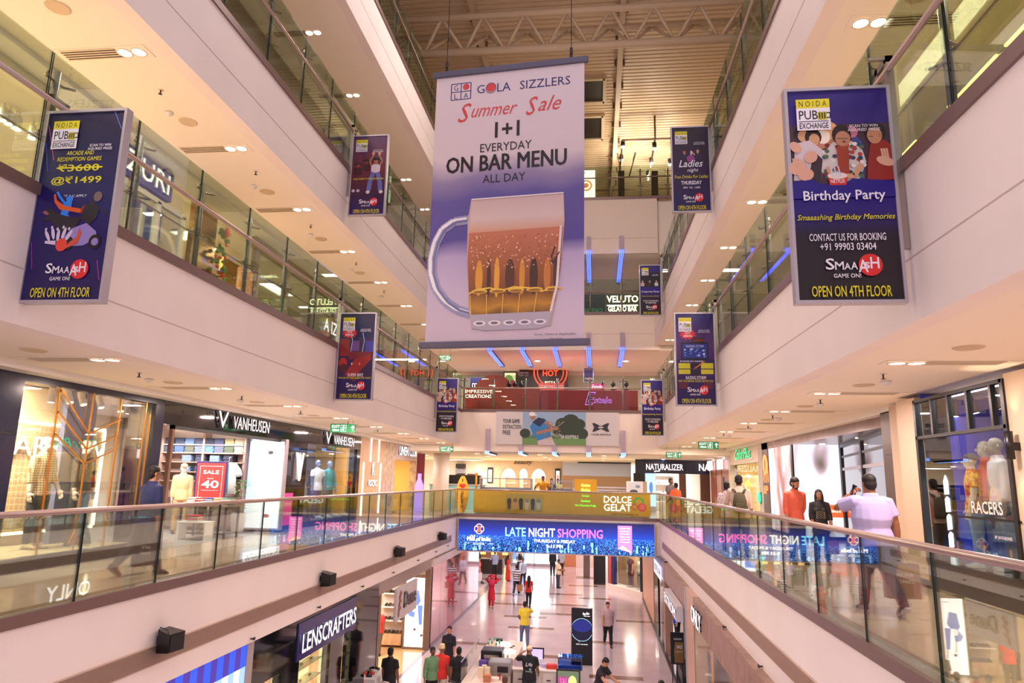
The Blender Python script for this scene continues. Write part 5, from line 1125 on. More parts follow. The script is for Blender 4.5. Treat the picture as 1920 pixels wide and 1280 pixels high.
# clothes shop with yellow interior
t = thing('storefront', 'shop front with marble posts and a glowing sign over a yellow interior', 'storefront', (WX, 32.0, L1))
STN = noise_mat('veined_stone', (176, 150, 130), (214, 196, 176), 4, .3)
MB().box(WX-.3, WX, 29.0, 30.6, L1, 8.0, STN).build('post', t); MB().box(WX-.3, WX, 34.3, 35.4, L1, 8.0, STN).build('post', t); MB().box(WX-.3, WX, 30.6, 34.3, 7.25, 8.0, mat((196, 176, 176), .4)).build('header', t)
b = MB(); p = Print(b, face_x(WX+.01, 30.9, 7.45), .002); p.text('LINEN CLUB', 1.7, 0, 3.1, .4, M_LETTER, .03, ext=.05); b.build('name_sign', t)
struct('wall_left', MB().box(-11.1, -11, 29, 35.4, L1, 8.0, mat((232, 190, 104), .6))); struct('wall_left', MB().box(-11, WX-.3, 34.4, 34.5, L1, 7.25, mat((236, 196, 112), .6)))
ceiling_panel('warm ceiling light inside the yellow clothes shop', (-9.9, 32.2, 7.9), .5, 2.5, 180, (1, .8, .5))
mannequin('mannequin in a brown suit and orange turban in the yellow shop', (-9.4, at(766, 950, x=-9.4).y, L1), .5, 1.85, dict(), top=(128, 98, 84), bottom=(124, 96, 84), shoe=(90, 60, 50), sleeve=.95, hair='turban', haircol=(240, 130, 50))
t = thing('clothes_rail', 'slim metal clothes rail at the yellow shop entrance', 'clothes rail', (-9.2, 31.3, L1))
for dy in (0, .5): MB().cyl((-9.2, 31.2+dy, L1), (-9.2, 31.2+dy, L1+1.5), .015, M_DARK, 8).cyl((-9.4, 31.2+dy, L1+.02), (-9.0, 31.2+dy, L1+.02), .015, M_DARK, 8).build('upright', t)
MB().cyl((-9.2, 31.2, L1+1.5), (-9.2, 31.7, L1+1.5), .015, M_DARK, 8).build('bar', t)
y = at(784, 910, x=-8.4).y
t = thing('bottle_standee', 'purple glowing bottle shaped standee with a red panel above it', 'standee', (-8.4, y, L1))
b = MB().prism([(-.2, 0), (.2, 0), (.2, 1.2), (.08, 1.5), (.08, 1.75), (-.08, 1.75), (-.08, 1.5), (-.2, 1.2)], lambda u, v, d: (-8.36+u, y+d, L1+v), .12, mat((150, 130, 255), emit=.9)); b.build('bottle', t)
b = MB().box(-8.55, -8.17, y+.13, y+.2, L1+.05, L1+2.7, mat((110, 36, 46), .4)); b.build('board', t)
struct('column_1', MB().cyl((-7.95, 36.0, L1), (-7.95, 36.0, 7.72), .42, mat((238, 224, 216), .5), 24))
# ================================================================== facing side: racing themed window (x = 5.3)
RX = 5.3
M_BEIGE = mat((196, 172, 148), .6, name='beige_render')
struct('wall_right', MB().box(RX, RX+.5, 3, 9.78, L1, 7.96, M_BEIGE)); struct('wall_right', MB().box(RX, RX+.5, 12.4, 13.15, L1, 7.96, M_BEIGE))
struct('baseboard_right', MB().box(RX-.015, RX, 3, 9.78, L1, L1+.12, M_DARK).box(RX-.015, RX, 12.4, 13.15, L1, L1+.12, M_DARK))
t = thing('shop_window', 'black framed shop window with a racing display and silver headed mannequins', 'shop window', (RX, 11.1, L1))
b = MB().box(RX-.02, RX+.1, 9.78, 12.4, L1, 5.3, mat((44, 40, 44), .35)).build('plinth', t)
for y in (9.8, 12.38): MB().box(RX-.03, RX+.06, y-.04, y+.04, 5.3, 7.9, M_BLACK).build('frame_bar', t)
for z in (5.32, 7.28, 7.88): MB().box(RX-.03, RX+.06, 9.78, 12.4, z-.025, z+.025, M_BLACK).build('frame_bar', t)
for y in (10.1, 10.72, 11.28, 11.82): MB().box(RX-.02, RX+.05, y-.03, y+.03, 7.28, 7.88, M_BLACK).build('frame_bar', t)
MB().box(RX+.01, RX+.022, 9.8, 12.38, 5.32, 7.88, M_PANE2).build('glass_pane', t)
b = MB(); p = Print(b, face_x(RX-.012, 10.9, 6.02, -1), .001); p.text('RACERS', .45, .12, .78, .17, mat((226, 220, 214), .3), .03, ext=.02); p.rect(-.45, 1.2, .04, .07, M_BLACK); p.text('BY JACK&JONES', .75, -.2, .4, .05, INK_W); b.build('lettering', t)
struct('wall_right', MB().box(7.0, 7.1, 9.78, 12.6, L1, 8.0, mat((60, 72, 190), .5))); struct('floor', MB().box(RX+.1, 7.0, 9.78, 12.4, L1, 5.3, mat((226, 222, 226), .4))); struct('wall_right', MB().box(RX+.1, 7.0, 12.4, 12.5, 5.3, 8.0, mat((40, 60, 210), .5)))
b = MB(); p = Print(b, face_x(6.98, 12.3, 5.3, -1), .002); Rr = C(206, 50, 56)
p.poly([(0, 0), (1.2, 0), (1.2, .9), (.0, .5)], C(226, 214, 226)); 
for k in range(7): p.rect(.7, 1.5, .75+.07*k, .78+.07*k, Rr) if k < 4 else p.rect(.3, 1.2, .9+.1*k, .925+.1*k, C(150, 180, 250))
p.poly([(1.2, 2.3), (2.5, 1.7), (2.5, 2.0), (1.2, 2.5)], Rr); p.poly([(1.2, 2.0), (2.5, 1.4), (2.5, 1.6), (1.2, 2.2)], C(120, 170, 220)); p.poly([(1.3, 0), (2.5, 0), (2.5, 1.2)], C(40, 44, 60))
for i in range(5):
    for j in range(8):
        if (i+j) % 2: p.l -= 1; p.rect(1.0+.06*i, 1.06+.06*i, 1.45+.06*j, 1.51+.06*j, INK_K)
b.box(6.985, 6.998, 9.8, 12.3, 5.3, 7.9, mat((70, 90, 200))); tag(b.build('backdrop_panel', origin=(6.98, 11, 5.3)), 'blue and red racing backdrop with stripes and checks behind the silver heads', 'display panel')
y = at(1768, 930, x=5.9).y
y = 12.05; t = thing('arrow_prop', 'tall white glowing arrow stack standing in the racing window', 'display prop', (5.5, y, 5.3))
b = MB()
for k in range(5):
    z = 5.3+.27*k; b.prism([(-.18, 0), (.18, 0), (.18, .2), (0, .3 if k == 4 else .24), (-.18, .2)], lambda u, v, d, z=z: (5.52+u*.55, y+u*.85+d*.5, z+v), .08, mat((245, 246, 255), emit=1.6))
b.build('arrow_stack', t)
mannequin('mannequin in a cap and bright flowered shirt in the racing window', (5.75, at(1838, 1040, x=5.75).y, 5.3), -1.9, 1.72, dict(armL=(.1, .14, .3, .05)), top=(206, 130, 70), bottom=(110, 130, 150), shoe=(226, 224, 222), sleeve=.35, hair='cap', haircol=(70, 60, 52), skin=(224, 206, 180), topm=noise_mat('flowered_cloth', (190, 40, 40), (230, 190, 60), 16, .8, detail=1))
mannequin('silver headed mannequin in a red jacket in the racing window', (6.2, at(1862, 1040, x=6.15).y, 5.3), -1.9, 1.95, dict(), top=(196, 56, 44), bottom=(70, 84, 110), shoe=(226, 224, 222), sleeve=.9, skin=(170, 160, 144))
mannequin('silver headed mannequin in a white and black racing jacket', (5.95, at(1890, 1040, x=5.95).y, 5.3), -1.7, 1.95, dict(), top=(226, 220, 220), bottom=(60, 70, 96), shoe=(226, 224, 222), sleeve=.9, skin=(170, 160, 144))
for k in range(3):
    y = at(1808+50*k, 1085, x=5.42).y; b = MB().box(5.38, 5.44, y-.035, y+.035, 5.3, 5.72, M_DARK).box(5.372, 5.38, y-.025, y+.025, 5.5, 5.7, mat((176, 120, 70)))
    tag(b.build('window_post', origin=(5.41, y, 5.3)), 'small dark post with an orange plate inside the racing window, %s of three' % ORD[k], 'display post', 'posts in the racing window')
for k, (px, py) in enumerate([(1770, 757), (1785, 752), (1817, 745), (1860, 735)]):
    p = at(px, py, x=5.9); spotlight('dark grey spotlight in the racing window, %s of four' % ORD[k], (p.x, p.y, 8.0), .2*(k-1), M_DARK, 'dark spotlights in the racing window', k > 0)
area_light('window_light', (6.0, 11.1, 7.95), .6, 2, 260, (.95, .95, 1), parent=t)
t = thing('wall_sconce', 'black up and down wall lamp on the beige wall', 'wall lamp', (RX-.1, 9.71-.1, 7.0))
y = 9.6; MB().cyl((RX-.11, y, 6.85), (RX-.11, y, 7.2), .05, M_BLACK, 14).build('lamp_body', t); MB().cbox(RX-.09, RX, y-.04, y+.04, 6.96, 7.06, M_BLACK, .005).build('bracket', t)
for z, r in ((7.22, PI), (6.83, 0)):
    ld = bpy.data.lights.new('sconce_beam', 'SPOT'); ld.energy = 16; ld.spot_size = 1.1; ld.color = (1, .8, .5); ld.spot_blend = .6; ld.shadow_soft_size = .03
    lo = bpy.data.objects.new('sconce_beam', ld); COL.objects.link(lo); lo.parent = t; lo.location = (-.03, y-wloc(t).y, z-7.0); lo.rotation_euler = (r, 0, 0)
# recessed dark shop with bright screens
M_BRN = noise_mat('brown_metal', (70, 56, 54), (84, 68, 64), 2, .35)
struct('wall_right', MB().box(5.55, 8.3, 13.15, 14.1, L1, 7.98, M_BEIGE))
t = thing('storefront', 'dark brown recessed shop front around the huge bright screens', 'storefront', (5.9, 20, L1))
MB().box(5.75, 8.2, 14.1, 15.05, L1, 7.95, M_BRN).box(5.74, 5.75, 14.15, 14.95, 7.1, 7.12, M_BLACK).build('pillar', t)
MB().box(5.95, 6.4, 25.6, 26.5, L1, 7.95, M_BRN).build('pillar', t)
MB().box(5.95, 8.4, 15.05, 26.5, 7.7, 7.95, noise_mat('brown_soffit', (110, 84, 84), (124, 98, 98), 2, .2)).build('soffit', t)
b = MB(); 
for k in range(5): b.disc((6.7+.35*(k % 2), 16+1.5*k, 7.69), .09, M_LAMP)
b.build('soffit_lamp', t)
sx1 = at(1576, 900, y=22.4).x; GA, GB = Vector((5.98, 15.12, L1)), Vector((sx1+.06, 22.36, L1)); gd = (GB-GA).normalized(); GL_ = (GB-GA).length; R3 = Matrix.Rotation(math.atan2(gd.y, gd.x), 3, 'Z')
def gpart(nm, f0, f1, z0, z1, th, m): MB().obox(GA+gd*GL_*(f0+f1)/2+Vector((0, 0, (z0+z1)/2-L1)), GL_*(f1-f0)/2, th/2, (z1-z0)/2, R3, m).build(nm, t)
for f in (.015, .5, .985): gpart('window_post', f-.012, f+.012, L1, 7.7, .1, M_BLACK)
gpart('window_rail', 0, 1, 6.93, 7.01, .06, M_ALU); gpart('window_rail', 0, 1, 7.3, 7.36, .06, M_BLACK); gpart('window_head', 0, 1, 7.6, 7.7, .1, M_BLACK); gpart('glass_pane', .02, .98, L1, 7.6, .012, glass_mat('strong_glass', (236, 236, 246), 1.5))
b = MB(); p = Print(b, (lambda u, v, d: (5.93-d, 26.45-u*1.9, 5.9+v*1.05)), .002); OR = E_(255, 110, 50, 2.2)
for du in (.18, .34): p.ell(.26, 1.2, du*.62, .34, OR if du > .3 else M_DARK, 18)
for du in (.14, .3, .46): p.rect(du-.035, du+.035, .62, 1.0, OR)
p.ell(.26, 1.2, .08, .28, OR, 12); p.ell(.26, 1.2, .04, .2, M_BLACK, 12); p.text('IP', .28, .25, .34, .26, OR, .06); b.build('logo_sign', t)
struct('floor', MB().box(8.2, 12, 15, 22.4, L1, L1+.006, mat((190, 160, 120), .3))); struct('wall_right', MB().box(10.6, 10.7, 14.1, 22.6, L1, 8.0, mat((206, 166, 106), .6)))
ceiling_panel('warm ceiling light inside the dark brown shop', (9.4, 18.8, 7.98), .4, 4, 420, (1, .78, .5))
for k, (y, z) in enumerate([(15.9, 7.68), (18.2, 7.68)]):
    p = (8.7, y, 8.03); spotlight('white spotlight inside the dark brown shop, %s of two' % ORD[k], p, .3, M_WHITE, 'spotlights in the dark brown shop', True)
# screens: a silver-white fashion film with a red message bar
def screen(label, T, W, H, casing, art, o3):
    t = thing('video_screen', label, 'screen', o3); casing.build('casing', t); b = MB(); p = Print(b, T, .0008); art(p, W, H); b.build('picture', t); return t
SWH = mat((248, 240, 252), .4, emit=1.0, name='screen_white', sample=True)
def film_mat(name, off, stops):
    m, nt, b = nodes_mat(name, .3); L = nt.links.new; tc = N(nt, 'ShaderNodeTexCoord'); mp = N(nt, 'ShaderNodeMapping'); mp.inputs['Scale'].default_value = (1, 1, .32); mp.inputs['Location'].default_value = off
    no = N(nt, 'ShaderNodeTexNoise'); no.inputs['Scale'].default_value = 1.25; no.inputs['Detail'].default_value = 1.5; no.inputs['Distortion'].default_value = .6; rp = N(nt, 'ShaderNodeValToRGB'); e = rp.color_ramp.elements
    while len(e) < len(stops): e.new(.5)
    for i, (p_, c) in enumerate(stops): e[i].position = p_; e[i].color = lin(c)+(1,)
    L(tc.outputs['Object'], mp.inputs[0]); L(mp.outputs[0], no.inputs['Vector']); L(no.outputs['Fac'], rp.inputs[0]); L(rp.outputs[0], b.inputs['Emission Color']); b.inputs['Emission Strength'].default_value = 1.0; b.inputs['Base Color'].default_value = (.02, .02, .02, 1); return m
def art_front(p, W, H):
    p.rect(0, W, 0, H, film_mat('film_front', (3.1, 0, 1.7), [(0, (60, 54, 40)), (.34, (110, 96, 76)), (.42, (206, 176, 186)), (.47, (250, 242, 252)), (1, (255, 250, 255))]))
    p.rect(.40*W, W, .2*H, .33*H, E_(245, 90, 50, 1.3)); p.rect(.44*W, .54*W, .225*H, .305*H, E_(255, 240, 236, 1.5)); p.text('Your device is', .77*W, .25*H, .36*W, .035*H, E_(255, 240, 236, 1.6), .02)
def art_side(p, W, H):
    p.rect(0, W, 0, H, film_mat('film_side', (1.3, 4.2, .6), [(0, (150, 60, 56)), (.36, (196, 120, 112)), (.45, (236, 190, 196)), (.52, (252, 240, 246)), (1, (255, 250, 255))]))
sx0, sx1 = at(1490, 900, y=22.4).x, at(1576, 900, y=22.4).x; zt = at(1530, 827, y=22.4).z
screen('huge bright screen facing down the walkway behind the couple with an orange message bar', face_y(sx0, 22.37, L1+.1), sx1-sx0, zt-L1-.1, MB().box(sx0-.04, sx1+.04, 22.4, 22.6, L1, 7.69, M_BLACK), art_front, ((sx0+sx1)/2, 22.5, L1))
screen('tall bright screen beside the walkway next to the orange logo', face_x(5.98, 25.6, L1+.1, -1), 3.0, zt-L1-.05, MB().box(5.985, 6.3, 22.6, 25.6, L1, 7.7, M_BLACK), art_side, (6.1, 24, L1))
# pale shop with green neon script
CX = 6.0
t = thing('storefront', 'pale shop front with a green neon script sign and cream display', 'storefront', (CX, 29.6, L1))
MB().box(CX-.02, CX+.3, 26.5, 33.0, 7.3, 8.0, mat((214, 202, 186), .5)).build('header', t)
for y in (26.6, 26.85, 27.1): MB().box(CX-.05, CX+.2, y-.06, y+.06, L1, 7.3+.5, mat((206, 196, 190), .35)).build('post', t)
MB().box(CX-.05, CX+.2, 32.8, 33.1, L1, 7.9, mat((206, 196, 190), .35)).build('post', t); MB().box(CX+.02, CX+.03, 27.2, 32.8, L1, 7.3, M_PANE2).build('glass_pane', t)
b = MB(); p = Print(b, face_x(CX-.04, 31.4, 7.45, -1), .003); NG = mat((60, 255, 170), emit=1.1, name='green_neon'); p.text('Color', .9, .04, 1.7, .42, NG, .0, .35, ext=.03); p.text('Plus', 2.45, .04, 1.3, .4, NG, .0, .35, ext=.03); p.line([(2.6, -.02), (3.4, .04)], .05, INK_W); b.build('neon_sign', t)
b = MB(); pts = [(CX-.1, 27.0+.17*math.cos(a), 6.0+.17*math.sin(a)) for a in [2*PI*k/16 for k in range(17)]]; b.tube(pts, .025, NG, 8).tube([(CX-.1, 27.0, 5.95), (CX-.1, 27.05, 6.12)], .02, NG, 8).box(CX-.06, CX-.02, 26.8, 27.2, 5.8, 6.2, M_BLACK); b.build('round_neon', t)
struct('wall_right', MB().box(7.4, 7.5, 26.5, 33.2, L1, 8.0, mat((238, 210, 150), .6))); struct('wall_right', MB().box(6.3, 7.4, 33.0, 33.1, L1, 8.0, mat((238, 210, 150), .6)))
mannequin('white wigged mannequin in a yellow top in the cream display', (6.6, at(1405, 960, x=6.6).y, L1+.25), -2.2, 1.75, dict(armL=(.0, .3, .4, .1)), top=(226, 210, 70), bottom=(80, 90, 110), shoe=(226, 224, 222), sleeve=.3, hair='bun', haircol=(240, 236, 226), fem=True)
struct('floor', MB().box(6.35, 7.4, 27.2, 32.8, L1, L1+.25, mat((220, 200, 170), .5)))
ceiling_panel('warm ceiling light inside the cream display', (6.8, 30, 7.98), .4, 3, 130, (1, .86, .62))
# wooden fronts
t = thing('storefront', 'walnut panelled shop front with tall slim door handles', 'storefront', (CX, 35.5, L1))
for y0, y1 in ((33.3, 35.0), (35.2, 36.6), (36.8, 38.4)): MB().box(CX-.02, CX+.2, y0, y1, L1, 7.6, M_WALN).build('walnut_panel', t)
for y, c in ((34.2, (80, 50, 120)), (37.0, (180, 60, 90))):
    h = MB().cbox(CX-.12, CX-.06, y-.05, y+.05, L1+.9, L1+1.9, mat(c, .4), .01).build('handle', t)
for y in (34.4, 37.4): MB().cbox(CX-.3, CX-.1, y-.25, y+.25, 7.15, 7.6, mat((246, 240, 255), emit=2.2), .03).build('lit_sign', t)
MB().box(CX-.02, CX+.2, 33.1, 38.4, 7.6, 7.72, mat((226, 214, 206))).build('header', t)
# shoe shop facing the walkway
NY = 39.0
t = thing('storefront', 'navy headed shoe shop front glowing white inside', 'storefront', (3.3, NY, L1))
x0, x1 = at(1191, 870, y=NY).x, at(1276, 870, y=NY).x
MB().box(x0, x1+1.5, NY-.1, NY+.2, 6.95, 7.68, mat((24, 28, 58), .25)).build('header', t)
b = MB(); p = Print(b, face_y(x0+.55, NY-.11, 7.13), .002); p.text('NATURALIZER', 1.0, 0, 1.95, .32, M_LETTER, .01, ext=.03); p.line([(.45, -.08), (.75, -.04)], .05, M_LETTER); p.text('NAT', 3.2, 0, .8, .36, M_LETTER, .03, ext=.03); b.build('name_sign', t)
MB().box(x0-.1, x0+.5, NY-.1, NY+.2, L1, 6.95, M_BLACK).build('pillar', t); MB().box(x1-.1, x1+.25, NY-.1, NY+.2, L1, 6.95, mat((96, 60, 50), .4)).build('pillar', t); MB().box(x1+1.0, x1+1.5, NY-.1, NY+.2, L1, 6.95, mat((96, 60, 50), .4)).build('pillar', t)
struct('wall_far', MB().box(x0-.1, x1+2, NY+2.6, NY+2.7, L1, 7.6, mat((246, 240, 232), .6)))
for k in range(4):
    z = L1+.5+.48*k
    s = MB().cbox(x0+1.0, x1-.2, NY+2.2, NY+2.6, z, z+.04, M_WHITE, .008); tag(s.build('shop_shelf', origin=(x0+1.5, NY+2.4, z)), 'white shoe shelf on the bright back wall, %s from the floor' % ORD[k], 'shelf', 'shoe shelves of the navy headed shop')
    for j in range(5):
        x = x0+1.15+.27*j
        o = MB().tube([(x, NY+2.5, z+.09), (x, NY+2.38, z+.09), (x, NY+2.25, z+.065)], [(.035, .045), (.04, .04), (.03, .02)], mat([(150, 90, 60), (60, 44, 40), (206, 176, 140), (120, 40, 40), (226, 216, 206)][(j+k) % 5], .5), 8, ref=(1, 0, 0)).build('shoe', origin=(x, NY+2.4, z+.04))
        tag(o, '%s shoe from the pillar on the %s white shelf' % (ORD[j], ORD[k]), 'shoe', 'shoes on the white shelves')
b = MB(); p = Print(b, face_y(x0+.55, NY+.3, L1+.3), .001); p.rect(0, .55, 0, 1.8, E_(170, 205, 245, 1.2)); p.ell(.3, 1.0, .1, .3, E_(80, 120, 190, 1.)); b.box(x0+.53, x0+1.12, NY+.3, NY+.36, L1, L1+2.12, M_ALU); tag(b.build('light_box', origin=(x0+.8, NY+.33, L1+.26)), 'pale blue lit poster just inside the navy headed shoe shop', 'light box')
ceiling_panel('bright white ceiling light inside the navy headed shoe shop', (3.4, NY+1.3, 7.6), 2, 1.2, 240, (1, .95, .9))
t = thing('ad_stand', 'white advertising stand with a picture of shoes before the shoe shop', 'sign stand', (2.0, 36.0, L1))
b = MB(); p = Print(b, face_y(1.55, 35.98, L1+.6), .001); p.rect(0, .7, 0, .95, C(220, 222, 232)); p.ell(.3, .5, .2, .1, C(80, 84, 100)); p.ell(.45, .3, .2, .1, C(110, 90, 90)); p.ell(.5, .75, .12, .08, C(140, 150, 180)); b.box(1.5, 2.3, 35.98, 36.2, L1, L1+1.6, M_WHITE); b.box(2.3, 2.5, 35.98, 36.2, L1, L1+1.6, mat((176, 150, 126))); b.build('board', t)
# ================================================================== end of the first floor: ice cream bar and shops behind
M_YEL = mat((222, 168, 24), .4, name='yellow_counter'); M_YEL2 = mat((246, 180, 40), .45, name='yellow_board')
GY = 33.1
t = thing('ice_cream_counter', 'long yellow ice cream counter with white lettering behind the end railing', 'counter', (-1.6, GY, L1))
cx0, cx1 = at(888, 940, y=GY).x, 2.45
MB().box(cx0, cx1, GY, GY+.08, L1+.04, L1+1.04, M_YEL).build('front_panel', t); MB().cbox(cx0, cx1, GY-.02, GY+.7, L1+1.04, L1+1.08, M_ALU, .01).build('worktop', t); MB().box(cx0+.05, cx1-.05, GY+.08, GY+.6, L1, L1+1.04, M_WHITE).build('carcass', t)
b = MB(); p = Print(b, face_y(0, GY-.002, 0), .0015); P = lambda px, py: at(px, py, y=GY)
WLG = mat((255, 255, 250), .5, emit=.9, name='lit_white_print'); ux = lambda px: P(px, 940).x; uz = lambda px, py: P(px, py).z
p.text('DOLCE', (ux(1132)+ux(1184))/2, uz(1155, 943), ux(1184)-ux(1132), .32, WLG, .04); p.text('GELAT', (ux(1132)+ux(1184))/2, uz(1155, 958), ux(1184)-ux(1132), .32, WLG, .04)
for (px, py, r, c) in ((1198, 942, .24, (60, 190, 70)), (1190, 950, .15, (235, 90, 80)), (1204, 951, .19, (235, 80, 76))):
    p.ell(ux(px), uz(px, py), r, r, C(*c), 20); p.ell(ux(px), uz(px, py), r*.68, r*.68, M_YEL if c[0] != 235 or px < 1195 else C(246, 120, 110), 18)
p.text('www.dolcegelato.in', ux(1172), uz(1172, 966), 1.2, .1, C(70, 50, 16), 0, .2)
p.rect(ux(948), ux(1018), uz(980, 958), uz(980, 926), C(196, 160, 60))
for k, c in enumerate([(90, 60, 40), (214, 150, 120), (46, 34, 30), (210, 190, 170), (40, 38, 44), (180, 200, 200)]):
    X = ux(955+11*k); p.poly([(X-.07, uz(980, 955)), (X+.07, uz(980, 955)), (X+.1, uz(980, 940)), (X-.1, uz(980, 940))], C(*c)); p.ell(X, uz(980, 938), .1, .1, C(*[int(v*.7) for v in c]), 10)
b.build('printed_sheet', t)
t = thing('menu_board', 'orange menu board with glowing green writing standing on the ice cream counter', 'menu board', (ux(1098), GY+.2, L1+1.08))
MB().cbox(ux(1077), ux(1119), GY+.16, GY+.22, L1+1.08, uz(1098, 898), M_YEL2, .008).build('board', t)
b = MB(); p = Print(b, face_y(0, GY+.158, 0), .001); GN = E_(120, 255, 60, 1.4)
for k, s in enumerate(['Gelato', 'Shakes']): p.text(s, ux(1098), uz(1098, 912+9*k), .42, .13, E_(240, 255, 120, 1.4), .02)
b.build('lettering', t)
b = MB(); p = Print(b, face_y(0, GY-.012, 0), .001)
for k, s in enumerate(['Waffles', 'Crepes', 'Sundaes', 'Hot Chocolate Fudge']): p.text(s, ux(1098), uz(1098, 923+9*k), (.36, .34, .42, .95)[k], .11, GN, .01)
b.build('lettering', t)
t = thing('surfboard_sign', 'yellow surfboard shaped sign reading I love gelato downwards', 'sign', (ux(869), YF+.36, L1))
xs, zs0, zs1 = ux(869), L1+.02, uz(869, 892); pr = []
for k in range(25): f = k/24; w_ = .30*math.sin(PI*min(1, f*.93+.05))**.6; pr.append((w_ if k < 25 else 0, f*(zs1-zs0)))
b = MB(); b.prism([(u, v) for u, v in pr]+[(-u, v) for u, v in reversed(pr)], lambda u, v, d: (xs+u, YF+.33+d, zs0+v), .06, mat((250, 178, 40), .4)); b.build('board', t)
b = MB(); p = Print(b, face_y(xs, YF+.328, zs0), .001); Hh = zs1-zs0
p.text('I', 0, .84*Hh, .05, .13, INK_K, .02); p.ell(-.07, .74*Hh, .085, .075, INK_R, 14); p.ell(.07, .74*Hh, .085, .075, INK_R, 14); p.poly([(-.15, .725*Hh), (.15, .725*Hh), (0, .645*Hh)], INK_R)
for k, c in enumerate('GELATO'): p.text(c, 0, (.51-.078*k)*Hh, .12, .13, INK_K, .02)
b.build('lettering', t)
M_CASE = mat((206, 206, 214), .3, .3)
def display_case(label, x0, x1, y, zt, group='glass display counters at the ice cream bar'):
    t = thing('display_counter', label, 'counter', ((x0+x1)/2, y, L1), group=group)
    MB().box(x0, x1, y, y+.7, L1, L1+1.0, M_CASE).build('carcass', t); MB().cbox(x0-.03, x1+.03, y-.03, y+.73, zt-.05, zt, M_ALU, .008).build('top', t)
    MB().box(x0, x1, y, y+.012, L1+1.0, zt-.05, M_PANE2).build('glass_front', t); MB().box(x0+.05, x1-.05, y+.5, y+.6, L1+1.02, L1+1.18, mat((226, 220, 230))).build('tray', t)
    for x in (x0, x1): MB().box(x-.02, x+.02, y, y+.7, L1+1.0, zt-.05, M_ALU).build('post', t)
    return t
display_case('long glass display counter left of the man in yellow at the ice cream bar', at(900, 905, y=34.4).x, at(996, 905, y=34.4).x, 34.4, L1+1.62)
display_case('short glass display counter right of the man in yellow at the ice cream bar', at(1035, 905, y=34.4).x, at(1073, 905, y=34.4).x, 34.4, L1+1.55)
t = thing('bar_counter', 'pale blue tiled bar counter behind the surfboard sign', 'counter', (at(845, 930, y=37).x, 37, L1)); xa, xb = at(805, 930, y=37).x, at(905, 930, y=37).x
MB().box(xa, xb, 37, 37.8, L1, L1+1.2, mat((150, 206, 214), .3)).build('front_panel', t); MB().cbox(xa-.05, xb+.05, 36.95, 37.85, L1+1.2, L1+1.26, M_ALU, .01).build('worktop', t)
t = thing('pergola_roof', 'black awning box over the pale blue bar counter', 'awning', (at(870, 900, y=38).x, 38.3, L1)); xa, xb = at(832, 900, y=38).x, at(900, 900, y=38).x
MB().box(xa, xb, 38, 38.6, L1+1.27, L1+1.75, M_BLACK).box(xa+.1, xa+.16, 38.2, 38.3, L1, L1+1.27, M_BLACK).box(xb-.16, xb-.1, 38.2, 38.3, L1, L1+1.27, M_BLACK).build('awning_box', t)
t = thing('round_pole_lamp', 'slim yellow pole with a ball top beside the surfboard sign', 'pole', (ux(890), GY+.3, L1+1.08)); MB().cyl((ux(890), GY+.3, L1+1.08), (ux(890), GY+.3, L1+1.75), .045, M_YEL2, 10).ball((ux(890), GY+.3, L1+1.78), .075, M_YEL2, 10, 8).build('pole', t)
# shop with three arches
BY = 48.0; AZ = lambda px, py: at(px, py, y=BY)
M_ARCHW = mat((228, 204, 178), .6, name='arch_wall')
xa, xb, zt = AZ(893, 860).x, AZ(1058, 860).x, 7.72
t = thing('storefront', 'cream storefront with three rounded orange arches and a black script name', 'storefront', ((xa+xb)/2, BY, L1))
b = MB(); arches = [(at(937, 900, y=BY).x, at(967, 900, y=BY).x), (at(972, 900, y=BY).x, at(989, 900, y=BY).x), (at(995, 900, y=BY).x, at(1023, 900, y=BY).x)]
za = AZ(980, 878).z; edge = xa
for a0, a1 in arches: b.box(edge, a0, BY, BY+.2, L1, zt, M_ARCHW); edge = a1
b.box(edge, xb, BY, BY+.2, L1, zt, M_ARCHW)
for a0, a1 in arches:
    cx_, r = (a0+a1)/2, (a1-a0)/2; n = 12; zc = za-r*1.2
    top = [(cx_+r*math.cos(PI*k/n), zc+r*1.2*math.sin(PI*k/n)) for k in range(n+1)]
    for (u0, v0), (u1, v1) in zip(top[:-1], top[1:]): b.add([(u0, BY, v0), (u1, BY, v1), (u1, BY, zt), (u0, BY, zt)], [(0, 1, 2, 3)], M_ARCHW)
b.build('wall_panel', t)
for a0, a1 in arches:
    cx_, r = (a0+a1)/2, (a1-a0)/2; zc = za-r*1.2; b = MB(); n = 14; ring = [(a1, L1)]+[(cx_+r*math.cos(PI*k/n), zc+r*1.2*math.sin(PI*k/n)) for k in range(n+1)]+[(a0, L1)]
    vs = [(u, BY-.03, v) for u, v in ring]+[(u, BY+.6, v) for u, v in ring]; m_ = len(ring); b.add(vs, [(k, k+1, m_+k+1, m_+k) for k in range(m_-1)], mat((236, 160, 72), .5)); b.build('arch_lining', t)
b = MB(); p = Print(b, face_y(0, BY-.01, 0), .002); p.text('beauty', AZ(981, 870).x, AZ(981, 872).z, 1.25, .34, INK_K, 0, .35, ext=.03); b.build('name_sign', t)
struct('wall_far', MB().box(xa, xb, BY+2.6, BY+2.7, L1, 7.7, mat((250, 226, 190), .6)))
for k in range(3): 
    a0, a1 = arches[k]; s = MB()
    for z in (L1+.9, L1+1.3, L1+1.7): s.box(a0+.05, a1-.05, BY+2.2, BY+2.6, z, z+.04, M_WHITE)
    s.box(a0+.05, a0+.09, BY+2.2, BY+2.6, L1, L1+2, M_WHITE).box(a1-.09, a1-.05, BY+2.2, BY+2.6, L1, L1+2, M_WHITE)
    tag(s.build('display_shelf', origin=((a0+a1)/2, BY+2.4, L1)), 'white display shelves seen through the %s arch' % ['wide outer', 'narrow middle', 'wide inner'][k], 'shelf')
